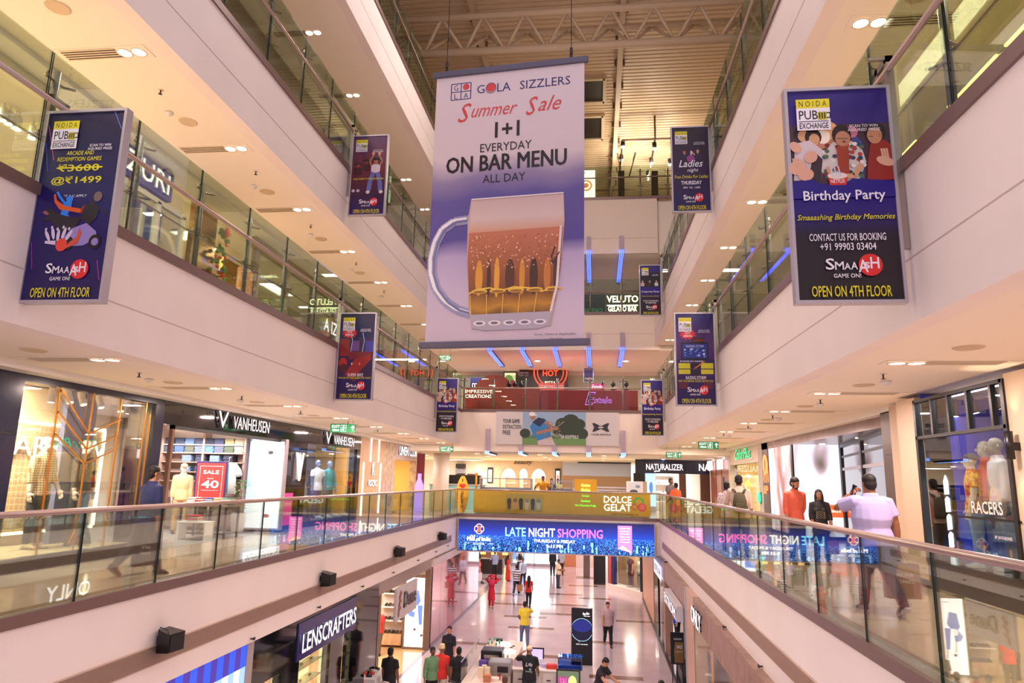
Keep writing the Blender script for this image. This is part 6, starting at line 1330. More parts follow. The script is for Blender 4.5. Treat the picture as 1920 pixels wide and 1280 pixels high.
ceiling_panel('warm ceiling light inside the arched cream shop', ((xa+xb)/2, BY+1.4, 7.7), 4, .8, 260, (1, .86, .66))
for k, (px0, px1) in enumerate(((914, 924), (1041, 1051))):
    b = MB(); u0, u1 = AZ(px0, 900).x, AZ(px1, 900).x; b.box(u0, u1, BY-.08, BY-.01, AZ(918, 905).z, AZ(918, 876).z, M_BLACK); p = Print(b, face_y(0, BY-.082, 0), .002); p.rect(u0+.06, u1-.06, AZ(918, 903).z, AZ(918, 880).z, E_(236, 226, 226, 1.1)); p.ell((u0+u1)/2, AZ(918, 892).z, .1, .18, E_(190, 150, 130, .9))
    tag(b.build('picture_frame', origin=((u0+u1)/2, BY-.05, AZ(918, 905).z)), ['lit picture panel on the cream wall on the surfboard side of the arches', 'lit picture panel on the cream wall on the shoe shop side of the arches'][k], 'picture')
# shop wall far on the other side, side shop with white shelves
t = thing('storefront', 'white bright storefront with dark shelves behind the pale blue bar', 'storefront', (-9, 50, L1))
MB().box(-14, xa-.3, 50, 50.2, L1, 7.72, mat((246, 240, 236), .5)).build('wall_panel', t)
for k in range(4): MB().box(at(855, 890, y=49.8).x, at(872, 890, y=49.8).x, 49.6, 50, L1+1.2+.36*k, L1+1.5+.36*k, M_DARK if k % 2 else mat((150, 150, 170))).build('shelf', t)
MB().box(at(876, 890, y=49.9).x, at(896, 890, y=49.9).x, 49.9, 50, L1, L1+1.9, mat((120, 60, 56))).build('door', t)
ceiling_panel('bright white ceiling light over the bar behind the surfboard sign', (-9, 46, 7.7), 3, 1.2, 300, (1, .94, .9))
struct('wall_far', MB().box(xb, 3.0, 50, 50.2, L1, 7.72, mat((214, 206, 220), .5)))
struct('trim_3', MB().box(-2.2, 2.9, 47.0, 47.2, L1+1.1, L1+1.9, mat((176, 144, 112), .5)).box(-2.2, 2.9, 47.0, 47.1, L1+1.9, L1+2.75, mat((196, 206, 236), .5)).box(-1.2, 2.9, 46.9, 47.0, L1+2.72, L1+2.8, M_DARK))
t = thing('louvre_rail', 'pale horizontal bar railing behind the menu board', 'railing', (1.6, 40, L1))
for k in range(5): MB().box(-.2, 2.2, 40, 40.04, L1+.6+.15*k, L1+.68+.15*k, M_ALU).build('bar', t)
for x in (-.18, 1, 2.18): MB().box(x-.02, x+.02, 40.04, 40.08, L1, L1+1.3, M_ALU).build('post', t)
# downlights under the far ceilings
k = 0
for y in (35.4, 39.0, 43.0):
    for x in (-9.5, -6.0, -2.8, .4, 3.6):
        tt = thing('ceiling_light', 'small round ceiling light, %s along the %s row over the ice cream bar' % (ORD[k % 5], ('nearest', 'middle', 'farthest')[k//5]), 'ceiling light', (x, y, 7.72), group='round ceiling lights over the ice cream bar'); k += 1
        MB().lathe((x, y, 7.719), [(.15, 0), (.15, -.014), (.125, -.014)], M_LUV, 16).disc((x, y, 7.708), .125, M_LAMP, n=16).build('lamp', tt)
        ld = bpy.data.lights.new('downlight', 'AREA'); ld.shape = 'DISK'; ld.size = .25; ld.energy = 46; ld.color = (1, .86, .74); lo = bpy.data.objects.new('downlight', ld); COL.objects.link(lo); lo.parent = tt; lo.location = (0, 0, -.03)
k = 0
for z, ys, nm in ((12.5, (35.5, 40, 45), 'the end gallery with red kiosks'), (3.3, (35, 40, 45, 50, 55, 60), 'the ground floor hall, added unseen for light')):  # the hall's lamps are unseen, added to light the ground floor
    for y in ys:
        for x in (-8.5, -4.5, -.5, 3.0) if z < 5 else (-8, -3, 1.5):
            tt = thing('ceiling_light', 'round ceiling light above %s' % nm, 'ceiling light', (x, y, z), group='round ceiling lights above '+nm)
            MB().lathe((x, y, z-.001), [(.18, 0), (.18, -.014), (.15, -.014)], M_LUV, 14).disc((x, y, z-.012), .15, M_LAMP, n=14).build('lamp', tt)
            ld = bpy.data.lights.new('downlight', 'AREA'); ld.shape = 'DISK'; ld.size = .3; ld.energy = 60 if z > 5 else 60; ld.color = (1, .84, .76); lo = bpy.data.objects.new('downlight', ld); COL.objects.link(lo); lo.parent = tt; lo.location = (0, 0, -.03)
# ================================================================== end of the second floor: red kiosks, signs behind
KY = 33.7; KU = lambda px: at(px, 740, y=KY).x; KZ = lambda px, py: at(px, py, y=KY).z
M_RED = mat((196, 72, 66), .35, name='red_kiosk')
t = thing('kiosk_counter', 'red kiosk with a round backboard and white letters behind the end railing', 'kiosk', (KU(930), KY, L2))
MB().cbox(KU(872), KU(1012), KY, KY+.8, L2, KZ(940, 728), M_RED, .02).build('counter', t)
b = MB(); cx_, cz_ = KU(923), KZ(923, 728); b.prism([(.95*math.cos(PI*k/16), .75*math.sin(PI*k/16)) for k in range(17)], lambda u, v, d: (cx_+u, KY+.5+d, cz_+v), .1, mat((206, 86, 70), .4)); b.build('backboard', t)
b = MB(); p = Print(b, face_y(0, KY-.01, 0), .002); WL = E_(255, 240, 230, 1.8); p.text('IMPRESSIVE', KU(898), KZ(898, 737), KU(924)-KU(873), .17, WL, .03, ext=.02); p.text('CREATIONS', KU(897), KZ(897, 746), KU(922)-KU(873), .17, WL, .03, ext=.02); b.build('lettering', t)
t = thing('kiosk_counter', 'crimson jewellery kiosk with a glowing pink script sign behind the end railing', 'kiosk', (KU(1100), KY, L2))
MB().cbox(KU(1014), KU(1196), KY, KY+.8, L2, KZ(1090, 731), mat((186, 54, 72), .35), .02).build('counter', t)
PK = mat((255, 226, 255), .5, emit=2.4, name='pink_neon_core'); PKG = mat((236, 130, 255), .5, emit=1.8, name='pink_neon_edge')
b = MB(); p = Print(b, face_y(0, KY-.01, 0), .004); p.text('E', KU(1107), KZ(1107, 759), .5, .62, PKG, .05, .3, ext=.02); p.text('E', KU(1107), KZ(1107, 758), .44, .56, C(70, 40, 90), 0, .3, ext=.03); p.text('stele', KU(1130), KZ(1130, 757), .85, .33, PKG, .06, .2, ext=.02); p.text('stele', KU(1130), KZ(1130, 757), .82, .31, C(70, 40, 90), 0, .2, ext=.03); b.build('neon_sign', t)
b = MB(); p = Print(b, face_y(0, KY+.3, 0), .002); u0, u1 = KU(1104), KU(1134); b.box(u0, u1, KY+.302, KY+.36, KZ(1118, 731), KZ(1118, 717), M_RED); p.rect(u0, u1, KZ(1118, 729), KZ(1118, 717), E_(220, 70, 130, .8)); p.text('Estele', (u0+u1)/2, KZ(1118, 727), .5, .2, PK, 0, .3); b.build('top_sign', t)
for k, px in enumerate((952, 963, 975, 1130, 1150, 1175)):
    x = KU(px); z = KZ(px, 729); b = MB().lathe((x, KY+.4, z), [(0, 0), (.12, 0), (.1, .06), (.03, .1), (.035, .16), (.1, .2), (.12, .3), (.05, .36), (.045, .44), (0, .44)], M_BLACK, 12)
    tag(b.build('jewellery_bust', origin=(x, KY+.4, z)), 'black necklace bust on the red kiosks, %s along from the round backboard' % ORD[k], 'display bust', 'necklace busts on the red kiosks')
RY = 38.5; RU = lambda px: at(px, 705, y=RY).x; RZ_ = lambda px, py: at(px, py, y=RY).z
t = thing('storefront', 'dark pizza shop front with a round red hot neon badge', 'storefront', (RU(1030), RY, L2))
MB().box(RU(990), RU(1065), RY, RY+.3, L2, 12.5, mat((66, 24, 26), .4)).build('wall_panel', t)
b = MB(); p = Print(b, face_y(0, RY-.01, 0), .003); ON = E_(255, 70, 40, 2.); cx_, cz_ = RU(1032), RZ_(1032, 698)
p.ell(cx_, cz_, .95, .95, ON, 30); p.ell(cx_, cz_, .88, .88, mat((66, 24, 26), .4), 30); p.ell(cx_, cz_, .75, .75, ON, 26); p.ell(cx_, cz_, .7, .7, mat((66, 24, 26), .4), 26); p.text('RED', cx_, cz_+.18, .8, .3, ON, .02); p.text('HOT', cx_, cz_-.22, .85, .34, ON, .03); p.text('PIZZA', cx_, cz_-.66, .6, .16, WL, .02)
p.rect(RU(1010), RU(1058), RZ_(1032, 731), RZ_(1032, 718), E_(200, 50, 50, .9)); p.text('STARTING \u20b9179', RU(1034), RZ_(1032, 728), 1.3, .2, INK_W, .02); b.build('sign_board', t)
b = MB(); b.box(RU(974), RU(990), RY-.1, RY, L2, 12.5, mat((52, 34, 40), .4)); p = Print(b, face_y(0, RY-.105, 0), .003); p.text('EVERY MON', RU(982), RZ_(982, 701), .55, .1, INK_W); p.text('GET 1+1', RU(982), RZ_(982, 706), .5, .1, INK_W); tag(b.build('shop_poster', origin=(RU(982), RY-.05, L2)), 'narrow dark poster beside the pizza badge', 'poster')
b = MB(); b.box(RU(942), RU(966), RY+.5, RY+.6, L2, 12.5, mat((70, 90, 60))); p = Print(b, face_y(0, RY+.49, 0), .003); p.rect(RU(944), RU(965), L2+.8, 12.4, E_(230, 220, 180, 1.)); p.ell(RU(952), 11.8, .3, .5, E_(120, 150, 80, .8)); p.ell(RU(959), 11.6, .25, .4, E_(150, 60, 70, .8)); tag(b.build('shop_poster', origin=(RU(954), RY+.5, L2)), 'bright coloured tall poster behind the round backboard', 'poster')
b = MB(); b.box(RU(880), RU(942), RY+.4, RY+.6, 11.3, 12.1, mat((60, 50, 120))); p = Print(b, face_y(0, RY+.39, 0), .003); p.text('melons', RU(905), 11.55, 1.3, .35, M_LETTER, .02, ext=.03); tag(b.build('shop_sign', origin=(RU(905), RY+.5, 11.3)), 'violet sign with small white letters behind the red kiosks', 'sign'); area_light('sign_wash', (RU(905), RY, 12.3), 2, .3, 30, (.8, .8, 1), parent=t)
b = MB(); u0, u1 = at(1094, 703, y=37).x, at(1113, 703, y=37).x; z0, z1 = at(1103, 716, y=37).z, at(1103, 690, y=37).z; b.box(u0, u1, 37, 37.08, z0, z1, M_ALU); p = Print(b, lambda u, v, d: (u0+u*.98+.01, 36.998-d, z0+v), .0006); p.rect(.02, u1-u0-.04, .02, z1-z0-.02, NIGHT); p.ell((u1-u0)*.6, .16, .1, .1, INK_R); p.text('SMAAASH', (u1-u0)/2, .12, .4, .12, INK_W, .02); p.text('THE BIG BIKE RIDE', (u1-u0)/2, .62, .45, .06, INK_Y)
b.box((u0+u1)/2-.01, (u0+u1)/2+.01, 37.02, 37.06, z1, 12.5, M_DARK); tag(b.build('hanging_poster', origin=((u0+u1)/2, 37.04, z0)), 'tiny distant blue poster above the pink neon script sign', 'poster')
area_light('kiosk_spot', (-1.5, 34.5, 12.4), 5, .4, 260, (1, .84, .78), parent=t)
# ================================================================== end of the third floor: gelato bar
VU = lambda px: at(px, 570, y=KY).x; VZ = lambda py: at(1160, py, y=KY).z
t = thing('bar_counter', 'dark bar counter with glowing veluto gelato bar letters', 'counter', (VU(1166), KY, L3))
MB().box(VU(1136), VU(1200), KY, KY+.8, L3, VZ(551), mat((96, 80, 44), .5)).build('front_panel', t)
WG = mat((255, 240, 200), .5, emit=6., name='warm_letter'); b = MB(); p = Print(b, face_y(0, KY-.01, 0), .003); p.text('VELUTO', VU(1167), VZ(567), VU(1197)-VU(1138), .34, WG, .03, ext=.03); p.rect(VU(1138), VU(1196), VZ(573.5), VZ(571.5), WG); p.text('GELATO BAR', VU(1167), VZ(584), VU(1195)-VU(1141), .26, WG, .03, ext=.03); b.build('lettering', t)
t = thing('bar_counter', 'black counter panel with reversed green letters beside the glowing letters', 'counter', (VU(1000), KY, L3))
MB().box(VU(830), VU(1135), KY, KY+.8, L3, VZ(551), mat((40, 42, 40), .3)).build('front_panel', t); b = MB(); p = Print(b, lambda u, v, d: (VU(1133)-u, KY-.01-d, v), .003); GD = E_(30, 120, 70, .9); p.text('CAFE BAR', .62, VZ(585), 1.05, .2, GD, .02); b.build('lettering', t)
for k in range(3):
    px = 1093+12.5*k; u = at(px, 540, y=35.2).x; tt = thing('bar_chair', 'tan high backed chair behind the black counter, %s of three' % ORD[k], 'chair', (u, 35.2, L3), group='tan chairs on the third floor')
    MB().cbox(u-.2, u+.2, 35.2, 35.28, L3+1.1, L3+1.75, mat((150, 110, 70), .6), .03).build('backrest', tt); MB().cbox(u-.2, u+.2, 35.25, 35.65, L3+1.02, L3+1.1, mat((150, 110, 70), .6), .02).build('seat', tt)
    for dx in (-.17, .17):
        for dy in (35.24, 35.62): MB().box(u+dx-.02, u+dx+.02, dy-.02, dy+.02, L3, L3+1.02, M_DARK).build('leg', tt)
area_light('bar_light', (0, 35, 17.1), 4, .5, 90, (1, .82, .62), parent=t)
# top floor end
u0, u1 = at(1040, 345, y=33.3).x, at(1117, 345, y=33.3).x; z1 = at(1100, 318, y=33.3).z
b = MB(); b.box(u0, u1, 33.3, 33.5, L4, z1, M_ALU); p = Print(b, face_y(0, 33.29, 0), .003); p.rect(u0+.03, u1-.03, L4+.05, z1-.04, mat((255, 246, 226), emit=1.7)); c = at(1099, 348, y=33.3)
for r, cc in ((.3, (226, 130, 60)), (.22, (255, 246, 226)), (.13, (226, 120, 60))): p.ell(c.x, c.z, r, r, E_(*cc, 1.3), 20)
tag(b.build('lit_sign', origin=((u0+u1)/2, 33.4, L4)), 'white glowing sign with an orange swirl on the topmost end gallery', 'sign')
for k, px in enumerate((1165, 1228)):
    u = at(px, 345, y=34.2).x; z1 = at(px, 320, y=34.2).z; b = MB().box(u-.16, u+.16, 34.2, 34.5, L4, z1, mat((74, 50, 34), .5)).box(u-.1, u+.1, 34.19, 34.2, L4+.05, L4+.2, E_(170, 200, 255, 1.2)); tag(b.build('planter_post', origin=(u, 34.3, L4)), 'dark brown post with a small blue light at its foot, %s' % ('nearer the glowing sign' if k == 0 else 'nearer the ladies night poster'), 'post')
girder('roof_girder', 'low cream lattice girder seen behind the topmost end railing', 45.5, 21.2, 22.6, -6, 9.2)
# ================================================================== second floor shops seen over the railing (x = -8.9)
S2 = -8.9; SU = lambda px, py: at(px, py, x=S2); M_PURP = mat((96, 84, 170), .4)
struct('wall_left', MB().box(-12.6, -12.5, 1.2, 32, L2, 12.7, mat((226, 206, 170), .6)))
t = thing('storefront', 'white framed boutique front with a purple name board on the second floor', 'storefront', (S2, 9, L2))
ya, yb = SU(225, 330).y, SU(350, 400).y
MB().box(S2-.1, S2+.05, SU(248, 300).y-.2, SU(316, 340).y+.1, 12.02, 12.62, M_PURP).build('name_board', t)
b = MB(); p = Print(b, face_x(S2+.055, SU(240, 300).y-.15, 12.1), .002); p.text('ZURI', .68, 0, 1.35, .42, M_LETTER, .02, ext=.04); b.build('lettering', t)
M_IV = mat((232, 220, 200), .5)
for k in range(6): y = SU(228, 340).y-.8+.3*k; MB().box(S2-.06, S2-.02, y, y+.12, L2, 12.0, M_BLACK if k % 2 == 0 else M_IV).build('stripe_panel', t)
for px in (240, 297, 347): y = SU(px, 380).y; MB().box(S2-.05, S2+.04, y-.06, y+.06, L2, 11.9, M_IV).build('frame_bar', t)
MB().box(S2-.05, S2+.04, SU(240, 350).y, SU(347, 400).y, 11.85, 11.95, M_IV).build('frame_bar', t); MB().box(S2-.6, S2-.5, SU(300, 350).y, SU(345, 400).y, L2, 12.0, mat((60, 96, 180), .5)).build('blue_panel', t)
MB().box(S2-.01, S2+.005, ya, SU(347, 400).y, L2, 11.85, M_PANE2).build('glass_pane', t)
mannequin('white faceless mannequin behind the boutique glass below the purple name board', (S2-.45, SU(262, 430).y, L2+.15), PI/2, 1.85, {}, top=(150, 196, 206), bottom=(90, 100, 120), shoe=(220, 220, 220), fem=True)
mannequin('mannequin in a pale patterned top before the blue panel', (S2-.35, SU(318, 450).y, L2+.05), PI/2+.5, 1.8, dict(armL=(.3, .3, 1.1, -.5)), top=(206, 200, 176), bottom=(206, 200, 190), shoe=(90, 90, 90), fem=True, sleeve=.9)
GP = nodes_mat('gold_sequins', .25, .8); nt = GP[1]; vo = N(nt, 'ShaderNodeTexVoronoi'); vo.inputs['Scale'].default_value = 26; tc = N(nt, 'ShaderNodeTexCoord'); rp = N(nt, 'ShaderNodeValToRGB'); rp.color_ramp.elements[0].color = lin((250, 226, 170))+(1,); rp.color_ramp.elements[1].color = lin((150, 110, 60))+(1,); rp.color_ramp.elements[1].position = .4
nt.links.new(tc.outputs['Object'], vo.inputs['Vector']); nt.links.new(vo.outputs['Distance'], rp.inputs[0]); nt.links.new(rp.outputs[0], GP[2].inputs['Base Color'])
b = MB().box(S2-.1, S2+.02, SU(362, 420).y, SU(404, 440).y, L2, 12.5, GP[0]); tag(b.build('sequin_panel', origin=(S2, SU(383, 420).y, L2)), 'glittering gold panel beside the boutique on the second floor', 'wall panel')
t = thing('flower_stand', 'tall spray of red flowers and green leaves beside the gold panel', 'flowers', (S2+.1, SU(408, 480).y, L2)); y = SU(408, 480).y
MB().lathe((S2+.1, y, L2), [(0, 0), (.2, 0), (.22, .9), (.15, .9), (0, .85)], mat((206, 190, 170)), 14).build('stand', t); fl, lv = MB(), MB(); rnd = random.Random(6)
for k in range(60):
    a = rnd.random(); c = (S2+.1+rnd.uniform(-.16, .16), y-.1+.5*a*rnd.uniform(-.4, 1)+.0, L2+.9+1.7*rnd.random())
    (fl if k % 2 else lv).ball(c, rnd.uniform(.04, .075), mat((220, 80, 66) if k % 4 == 1 else (236, 140, 110)) if k % 2 else mat((96, 140, 60)), 8, 5)
fl.build('flowers', t); lv.build('foliage', t)
b = MB().ball((S2+.05, SU(412, 525).y+.2, L2+.95), .3, mat((255, 236, 206), emit=1.6), 14, 10); tag(b.build('globe_lamp', origin=(S2+.05, SU(412, 525).y+.2, L2+.65)), 'glowing round lamp under the red flowers', 'lamp')
b = MB().box(S2-.1, S2+.05, SU(450, 530).y, SU(462, 540).y+.2, L2, 11.6, noise_mat('orange_lattice', (206, 110, 50), (236, 200, 150), 20, .6)); tag(b.build('lattice_panel', origin=(S2, SU(456, 540).y, L2)), 'orange lattice panel by the railing past the red flowers', 'wall panel')
M_SHOP2 = mat((150, 126, 96), .5)
t = thing('storefront', 'dim glazed shop front with brown posts along the second floor', 'storefront', (S2, 16, L2))
MB().box(S2-.1, S2+.02, SU(470, 540).y, 30, 12.3, 12.7, M_SHOP2).build('header', t)
for k in range(8): y = SU(470, 540).y+.2+1.9*k; MB().box(S2-.1, S2+.02, y-.1, y+.1, L2, 12.3, mat((120, 96, 72), .4)).build('post', t)
MB().box(S2-.06, S2-.045, SU(470, 540).y, 30, L2, 12.3, M_PANE2).build('glass_pane', t)
b = MB(); p = Print(b, face_x(S2+.03, SU(606, 590).y, 11.15), .002); p.text('A IZA', .8, 0, 1.6, .42, M_LETTER, .02, ext=.03); b.build('lettering', t)
b = MB().box(-10.4, -10.3, SU(535, 540).y-1, SU(560, 560).y, L2, 12.4, mat((206, 150, 60), .6)); tag(b.build('wall_panel', origin=(-10.35, SU(545, 550).y, L2)), 'ochre panel behind the glazed shop front', 'wall panel')
t = thing('potted_palm', 'bright green bushy plant behind the upper railing', 'plant', (-9.6, SU(545, 590).y, L2)); y = wloc(t).y; MB().lathe((-9.6, y, L2), [(0, 0), (.2, 0), (.25, .5), (.2, .5), (0, .45)], M_WHITE, 14).build('pot', t); b = MB()
for k in range(50):
    a = 2*PI*rnd.random(); e = rnd.uniform(.2, 1.3); r = rnd.uniform(.35, .7); q0 = Vector((-9.6, y, L2+.5+rnd.uniform(0, .8))); d = Vector((math.cos(a)*math.cos(e), math.sin(a)*math.cos(e), math.sin(e))); n = d.cross(Vector((0, 0, 1))).normalized()*.03
    b.add([q0, q0+d*r*.5+n, q0+d*r-Vector((0, 0, .1)), q0+d*r*.5-n, q0+d*r*.5+Vector((0, 0, .02))], [(0, 1, 4), (1, 2, 4), (2, 3, 4), (3, 0, 4)], mat((120, 190, 50) if k % 2 else (90, 150, 50), .5))
b.build('foliage', t)
t = thing('storefront', 'bright white shop interior behind the arcade poster on the second floor', 'storefront', (S2, 5, L2))
MB().box(S2-.1, S2+.02, 2, SU(84, 300).y, 12.45, 12.7, mat((206, 196, 180))).build('header', t)
for y in (4.6, 5.5, 6.4): MB().box(S2-.06, S2+.02, y-.05, y+.05, L2, 12.45, mat((150, 130, 90), .3, .5)).build('post', t)
for k, (px, py) in enumerate([(8, 220), (30, 240), (62, 258), (8, 290), (28, 284), (55, 296)]):
    p = at(px, py-16, x=-10.2); spotlight('white ceiling spotlight in the shop behind the arcade poster, %s of six' % ORD[k], (p.x, p.y, 12.71), .2, M_WHITE, 'white spotlights behind the arcade poster', True)
for k, y in enumerate((5.5, 9.5, 13, 17, 22)): ceiling_panel('warm ceiling light inside the second floor shops, %s along' % ORD[k], (-10.8, y, 12.7), .5, 1.6, 240 if k < 2 else 140, (1, .88, .68))
# strip light and letters behind the facing second floor railing
R2 = 5.2; t = thing('cove_light', 'yellow strip light with a row of letters behind the railing above the birthday poster', 'strip light', (R2, 7, 12.3)); Y0, Y1 = at(1870, 95, x=R2).y, at(1780, 205, x=R2).y
zc = at(1825, 150, x=R2).z; MB().box(R2, R2+.3, 4, 20, zc-.5, zc-.03, mat((206, 186, 90), .5)).build('soffit', t); b = MB()
for y0, y1 in ((Y0, Y1), (at(1720, 265, x=R2).y, at(1695, 290, x=R2).y), (4.2, Y0-.2)): b.box(R2-.03, R2, y0, y1, zc-.03, zc, mat((255, 220, 110), emit=5.))
b.build('strip', t); b = MB(); yl = at(1765, 232, x=R2).y; p = Print(b, face_x(R2-.01, yl+.75, zc-.32, -1), .002); p.text('RARE', .45, 0, .75, .2, M_LETTER, .03, ext=.02); b.build('lettering', t)
area_light('cove', (R2-.4, 9, 12.6), .3, 6, 40, (1, .85, .5), parent=t)
# exit signs
def exit_sign(label, px, py, y, ceil, w_=.62, arrow='up', yaw=0):
    c = at(px, py, y=y); t = thing('exit_sign', label, 'exit sign', (c.x, y, c.z-.12), yaw, 'green exit signs'); g = E_(20, 120, 70, .55); h_ = .25
    MB().cbox(-w_/2, w_/2, -.02, .02, 0, h_, mat((20, 110, 66), .4), .004).build('panel', t, local=True)
    b = MB(); p = Print(b, lambda u, v, d: (u-w_/2, -.021-d, v), .001); p.rect(.006, w_-.006, .006, h_-.006, g); W1 = E_(240, 255, 246, 1.)
    p.text('EXIT', .17, .135, .24, .08, W1, .02); p.text('\u0928\u093f\u0915\u093e\u0938', .17, .035, .22, .075, W1, .02)
    p.rect(.32, .48, .03, .22, W1); p.rect(.328, .472, .038, .212, g); p.ell(.405, .188, .016, .016, W1, 8); p.line([(.41, .165), (.39, .115)], .03, W1); p.line([(.39, .115), (.42, .09), (.4, .05)], .016, W1); p.line([(.39, .115), (.37, .08), (.34, .07)], .016, W1); p.line([(.36, .15), (.41, .16), (.45, .13)], .014, W1)
    u = w_-.075
    if arrow == 'up': p.line([(u, .05), (u, .19)], .022, W1); p.line([(u-.045, .14), (u, .195), (u+.045, .14)], .022, W1)
    else: p.line([(u-.05, .125), (u+.045, .125)], .022, W1); p.line([(u, .17), (u+.05, .125), (u, .08)], .022, W1)
    b.build('lettering', t, local=True)
    for x in (-w_*.4, w_*.4): MB().cyl((x, 0, h_), (x, 0, ceil-wloc(t).z), .006, M_STEEL, 6).build('hanger', t, local=True)
exit_sign('green exit sign hanging over the clothing shop walkway near the second lit shop name', 643, 803, 19.5, 8.03, .75)
exit_sign('small green exit sign pointing sideways near the white column', 837, 842, 30.0, 8.03, .6, 'right')
exit_sign('green exit sign hanging before the green neon script shop', 1328, 835, 24.5, 8.03, .68)
exit_sign('dim green exit sign hanging near the navy headed shoe shop', 1263, 853, 31.0, 8.03, .66)
exit_sign('green exit sign under the banner by the far second floor railing', 834, 671, 30.0, 12.72, .55, 'right')
# ================================================================== fittings on the lower gallery front
M_SLAT = mat((190, 160, 144), .45, .2, name='grille_slat')
for side, lab in ((-1, 'long slatted air grille on the gallery front with the black loudspeakers'), (1, 'long slatted air grille on the gallery front above the ground floor fashion shops')):
    t = thing('air_grille', lab, 'air grille', P2(side, L1, 16, 0)-Vector((0, 0, 1.0))); z0, z1 = 3.76, 4.01
    MB().bar(P2(side, (z0+z1)/2, 1.3, .008), P2(side, (z0+z1)/2, 31.2, .008), .012, z1-z0, mat((140, 116, 106), .7)).build('backing', t)
    b = MB()
    for k in range(19): z = z0+.008+k*(z1-z0-.016)/18; b.bar(P2(side, z, 1.3, .02), P2(side, z, 31.2, .02), .014, .007, M_SLAT)
    b.build('slats', t)
    b = MB()
    for z in (z0-.008, z1+.008): b.bar(P2(side, z, 1.3, .012), P2(side, z, 31.2, .016), .024, .016, mat((206, 180, 166), .5))
    b.build('border', t)
for k, (px, py, sc_) in enumerate([(314, 1200, 1), (612, 1085, 1), (747, 1034, 1), (828, 1005, 1)]):
    p = at(px, py, x=XL+.15); t = thing('loudspeaker', 'black wedge shaped loudspeaker on the gallery front, %s counting from the near end' % ORD[k], 'loudspeaker', (XL, p.y, p.z), group='wedge loudspeakers')
    y, z = p.y, p.z; vs = [(XL+.06, y-.11, z-.16), (XL+.06, y+.16, z-.16), (XL+.06, y+.16, z+.16), (XL+.06, y-.11, z+.16), (XL+.3, y-.2, z-.13), (XL+.34, y+.12, z-.13), (XL+.34, y+.12, z+.12), (XL+.3, y-.2, z+.12)]
    MB().add(vs, [(3, 2, 1, 0), (4, 5, 6, 7), (0, 1, 5, 4), (2, 3, 7, 6), (1, 2, 6, 5), (0, 4, 7, 3)], M_BLACK).build('cabinet', t)
    g = [Vector(v) for v in vs[4:]]; c = sum(g, Vector())/4; MB().add([c+(v-c)*.88+Vector((.006, -.003, 0)) for v in g], [(0, 1, 2, 3)], mat((30, 28, 30), .8)).build('grille', t)
    MB().tube([(XL+.08, y-.11, z+.16), (XL+.1, y-.13, z+.2), (XL+.24, y-.17, z+.18), (XL+.27, y-.18, z+.12)], .007, M_BLACK, 6).box(XL, XL+.08, y-.03, y+.05, z-.06, z+.06, M_BLACK).build('bracket', t)
for side, pts in ((-1, [(470, 1197), (595, 1138), (677, 1099), (735, 1073), (782, 1050), (816, 1034), (838, 1023)]), (1, [(1430, 1249), (1362, 1175), (1317, 1128), (1285, 1095), (1262, 1069), (1243, 1049)])):
    for k, (px, py) in enumerate(pts):
        p = at(px, py, x=XL if side < 0 else 2.78); t = thing('side_sprinkler', 'tiny dark side sprinkler under the %s grille, %s from the near end' % ('loudspeaker' if side < 0 else 'fashion shop', ORD[k]), 'sprinkler', p, group='side sprinklers')
        s = -side; MB().cyl(p, p+Vector((s*.07, 0, 0)), .014, M_DARK, 8).box(p.x+s*.06, p.x+s*.075, p.y-.035, p.y+.035, p.z-.02, p.z+.03, M_DARK).lathe(p, [(.03, -.004), (.03, .004)], M_DARK, 10).build('nozzle', t)
# ================================================================== ground floor shops
GX = -6.42
t = thing('light_box', 'lit blue and white checked panel beside the black optician front', 'light panel', (GX, 12.3, 0))
MB().box(GX-.2, GX+.02, 13.1, 13.35, 0, 3.42, mat((176, 166, 166), .3)).build('post', t); MB().box(GX-.1, GX, 9, 13.1, 0, 3.42, M_ALU).build('casing', t); b = MB(); p = Print(b, face_x(GX+.001, 9.0, 0), .0008)
for i in range(20):
    for j in range(6):
        c = ((64, 50, 150), (44, 84, 230))[i % 2] if j % 2 == 0 else ((226, 228, 246), (150, 190, 240))[i % 2]; p.l = 0; p.rect(.205*i, .205*(i+1), 3.4-.4*(j+1), 3.4-.4*j, E_(*c, .85))
b.build('picture', t)
t = thing('storefront', 'black gloss optician front with a glowing white name and yellow display windows', 'storefront', (GX, 17, 0))
MB().box(GX-.15, GX, 13.35, 21.2, 2.5, 3.42, M_BLKGL).build('header', t); ys0, ys1 = at(555, 1225, x=GX).y, at(662, 1150, x=GX).y
MB().box(GX, GX+.03, ys0, ys1+.2, 2.52, 3.3, mat((40, 36, 90), .2, emit=.25)).build('name_board', t)
b = MB(); p = Print(b, face_x(GX+.032, ys0+.12, 2.66), .002); p.text('LENSCRAFTERS', (ys1-ys0)/2, 0, ys1-ys0-.1, .4, M_LETTER, .02, ext=.03); b.build('name_sign', t)
for y0, y1 in ((13.35, 13.75), (14.75, 15.6), (17.45, 18.3), (18.9, 21.2)): MB().box(GX-.2, GX, y0, y1, 0, 2.5, M_BLKGL).build('pillar', t)
M_LITY = mat((255, 240, 180), .5, emit=1.15, name='lit_yellow', sample=True)
for y0, y1 in ((13.75, 14.75), (15.6, 17.45), (18.3, 18.9)):
    MB().box(GX-.6, GX-.5, y0, y1, 0, 2.5, M_LITY).build('lit_back', t); s = MB()
    for k in range(6): s.box(GX-.5, GX-.2, y0, y1, .35+.36*k, .37+.36*k, mat((250, 236, 190), .3))
    s.build('glass_shelf', t); MB().box(GX-.04, GX-.03, y0, y1, 0, 2.5, M_PANE2).build('glass_pane', t)
n = 0
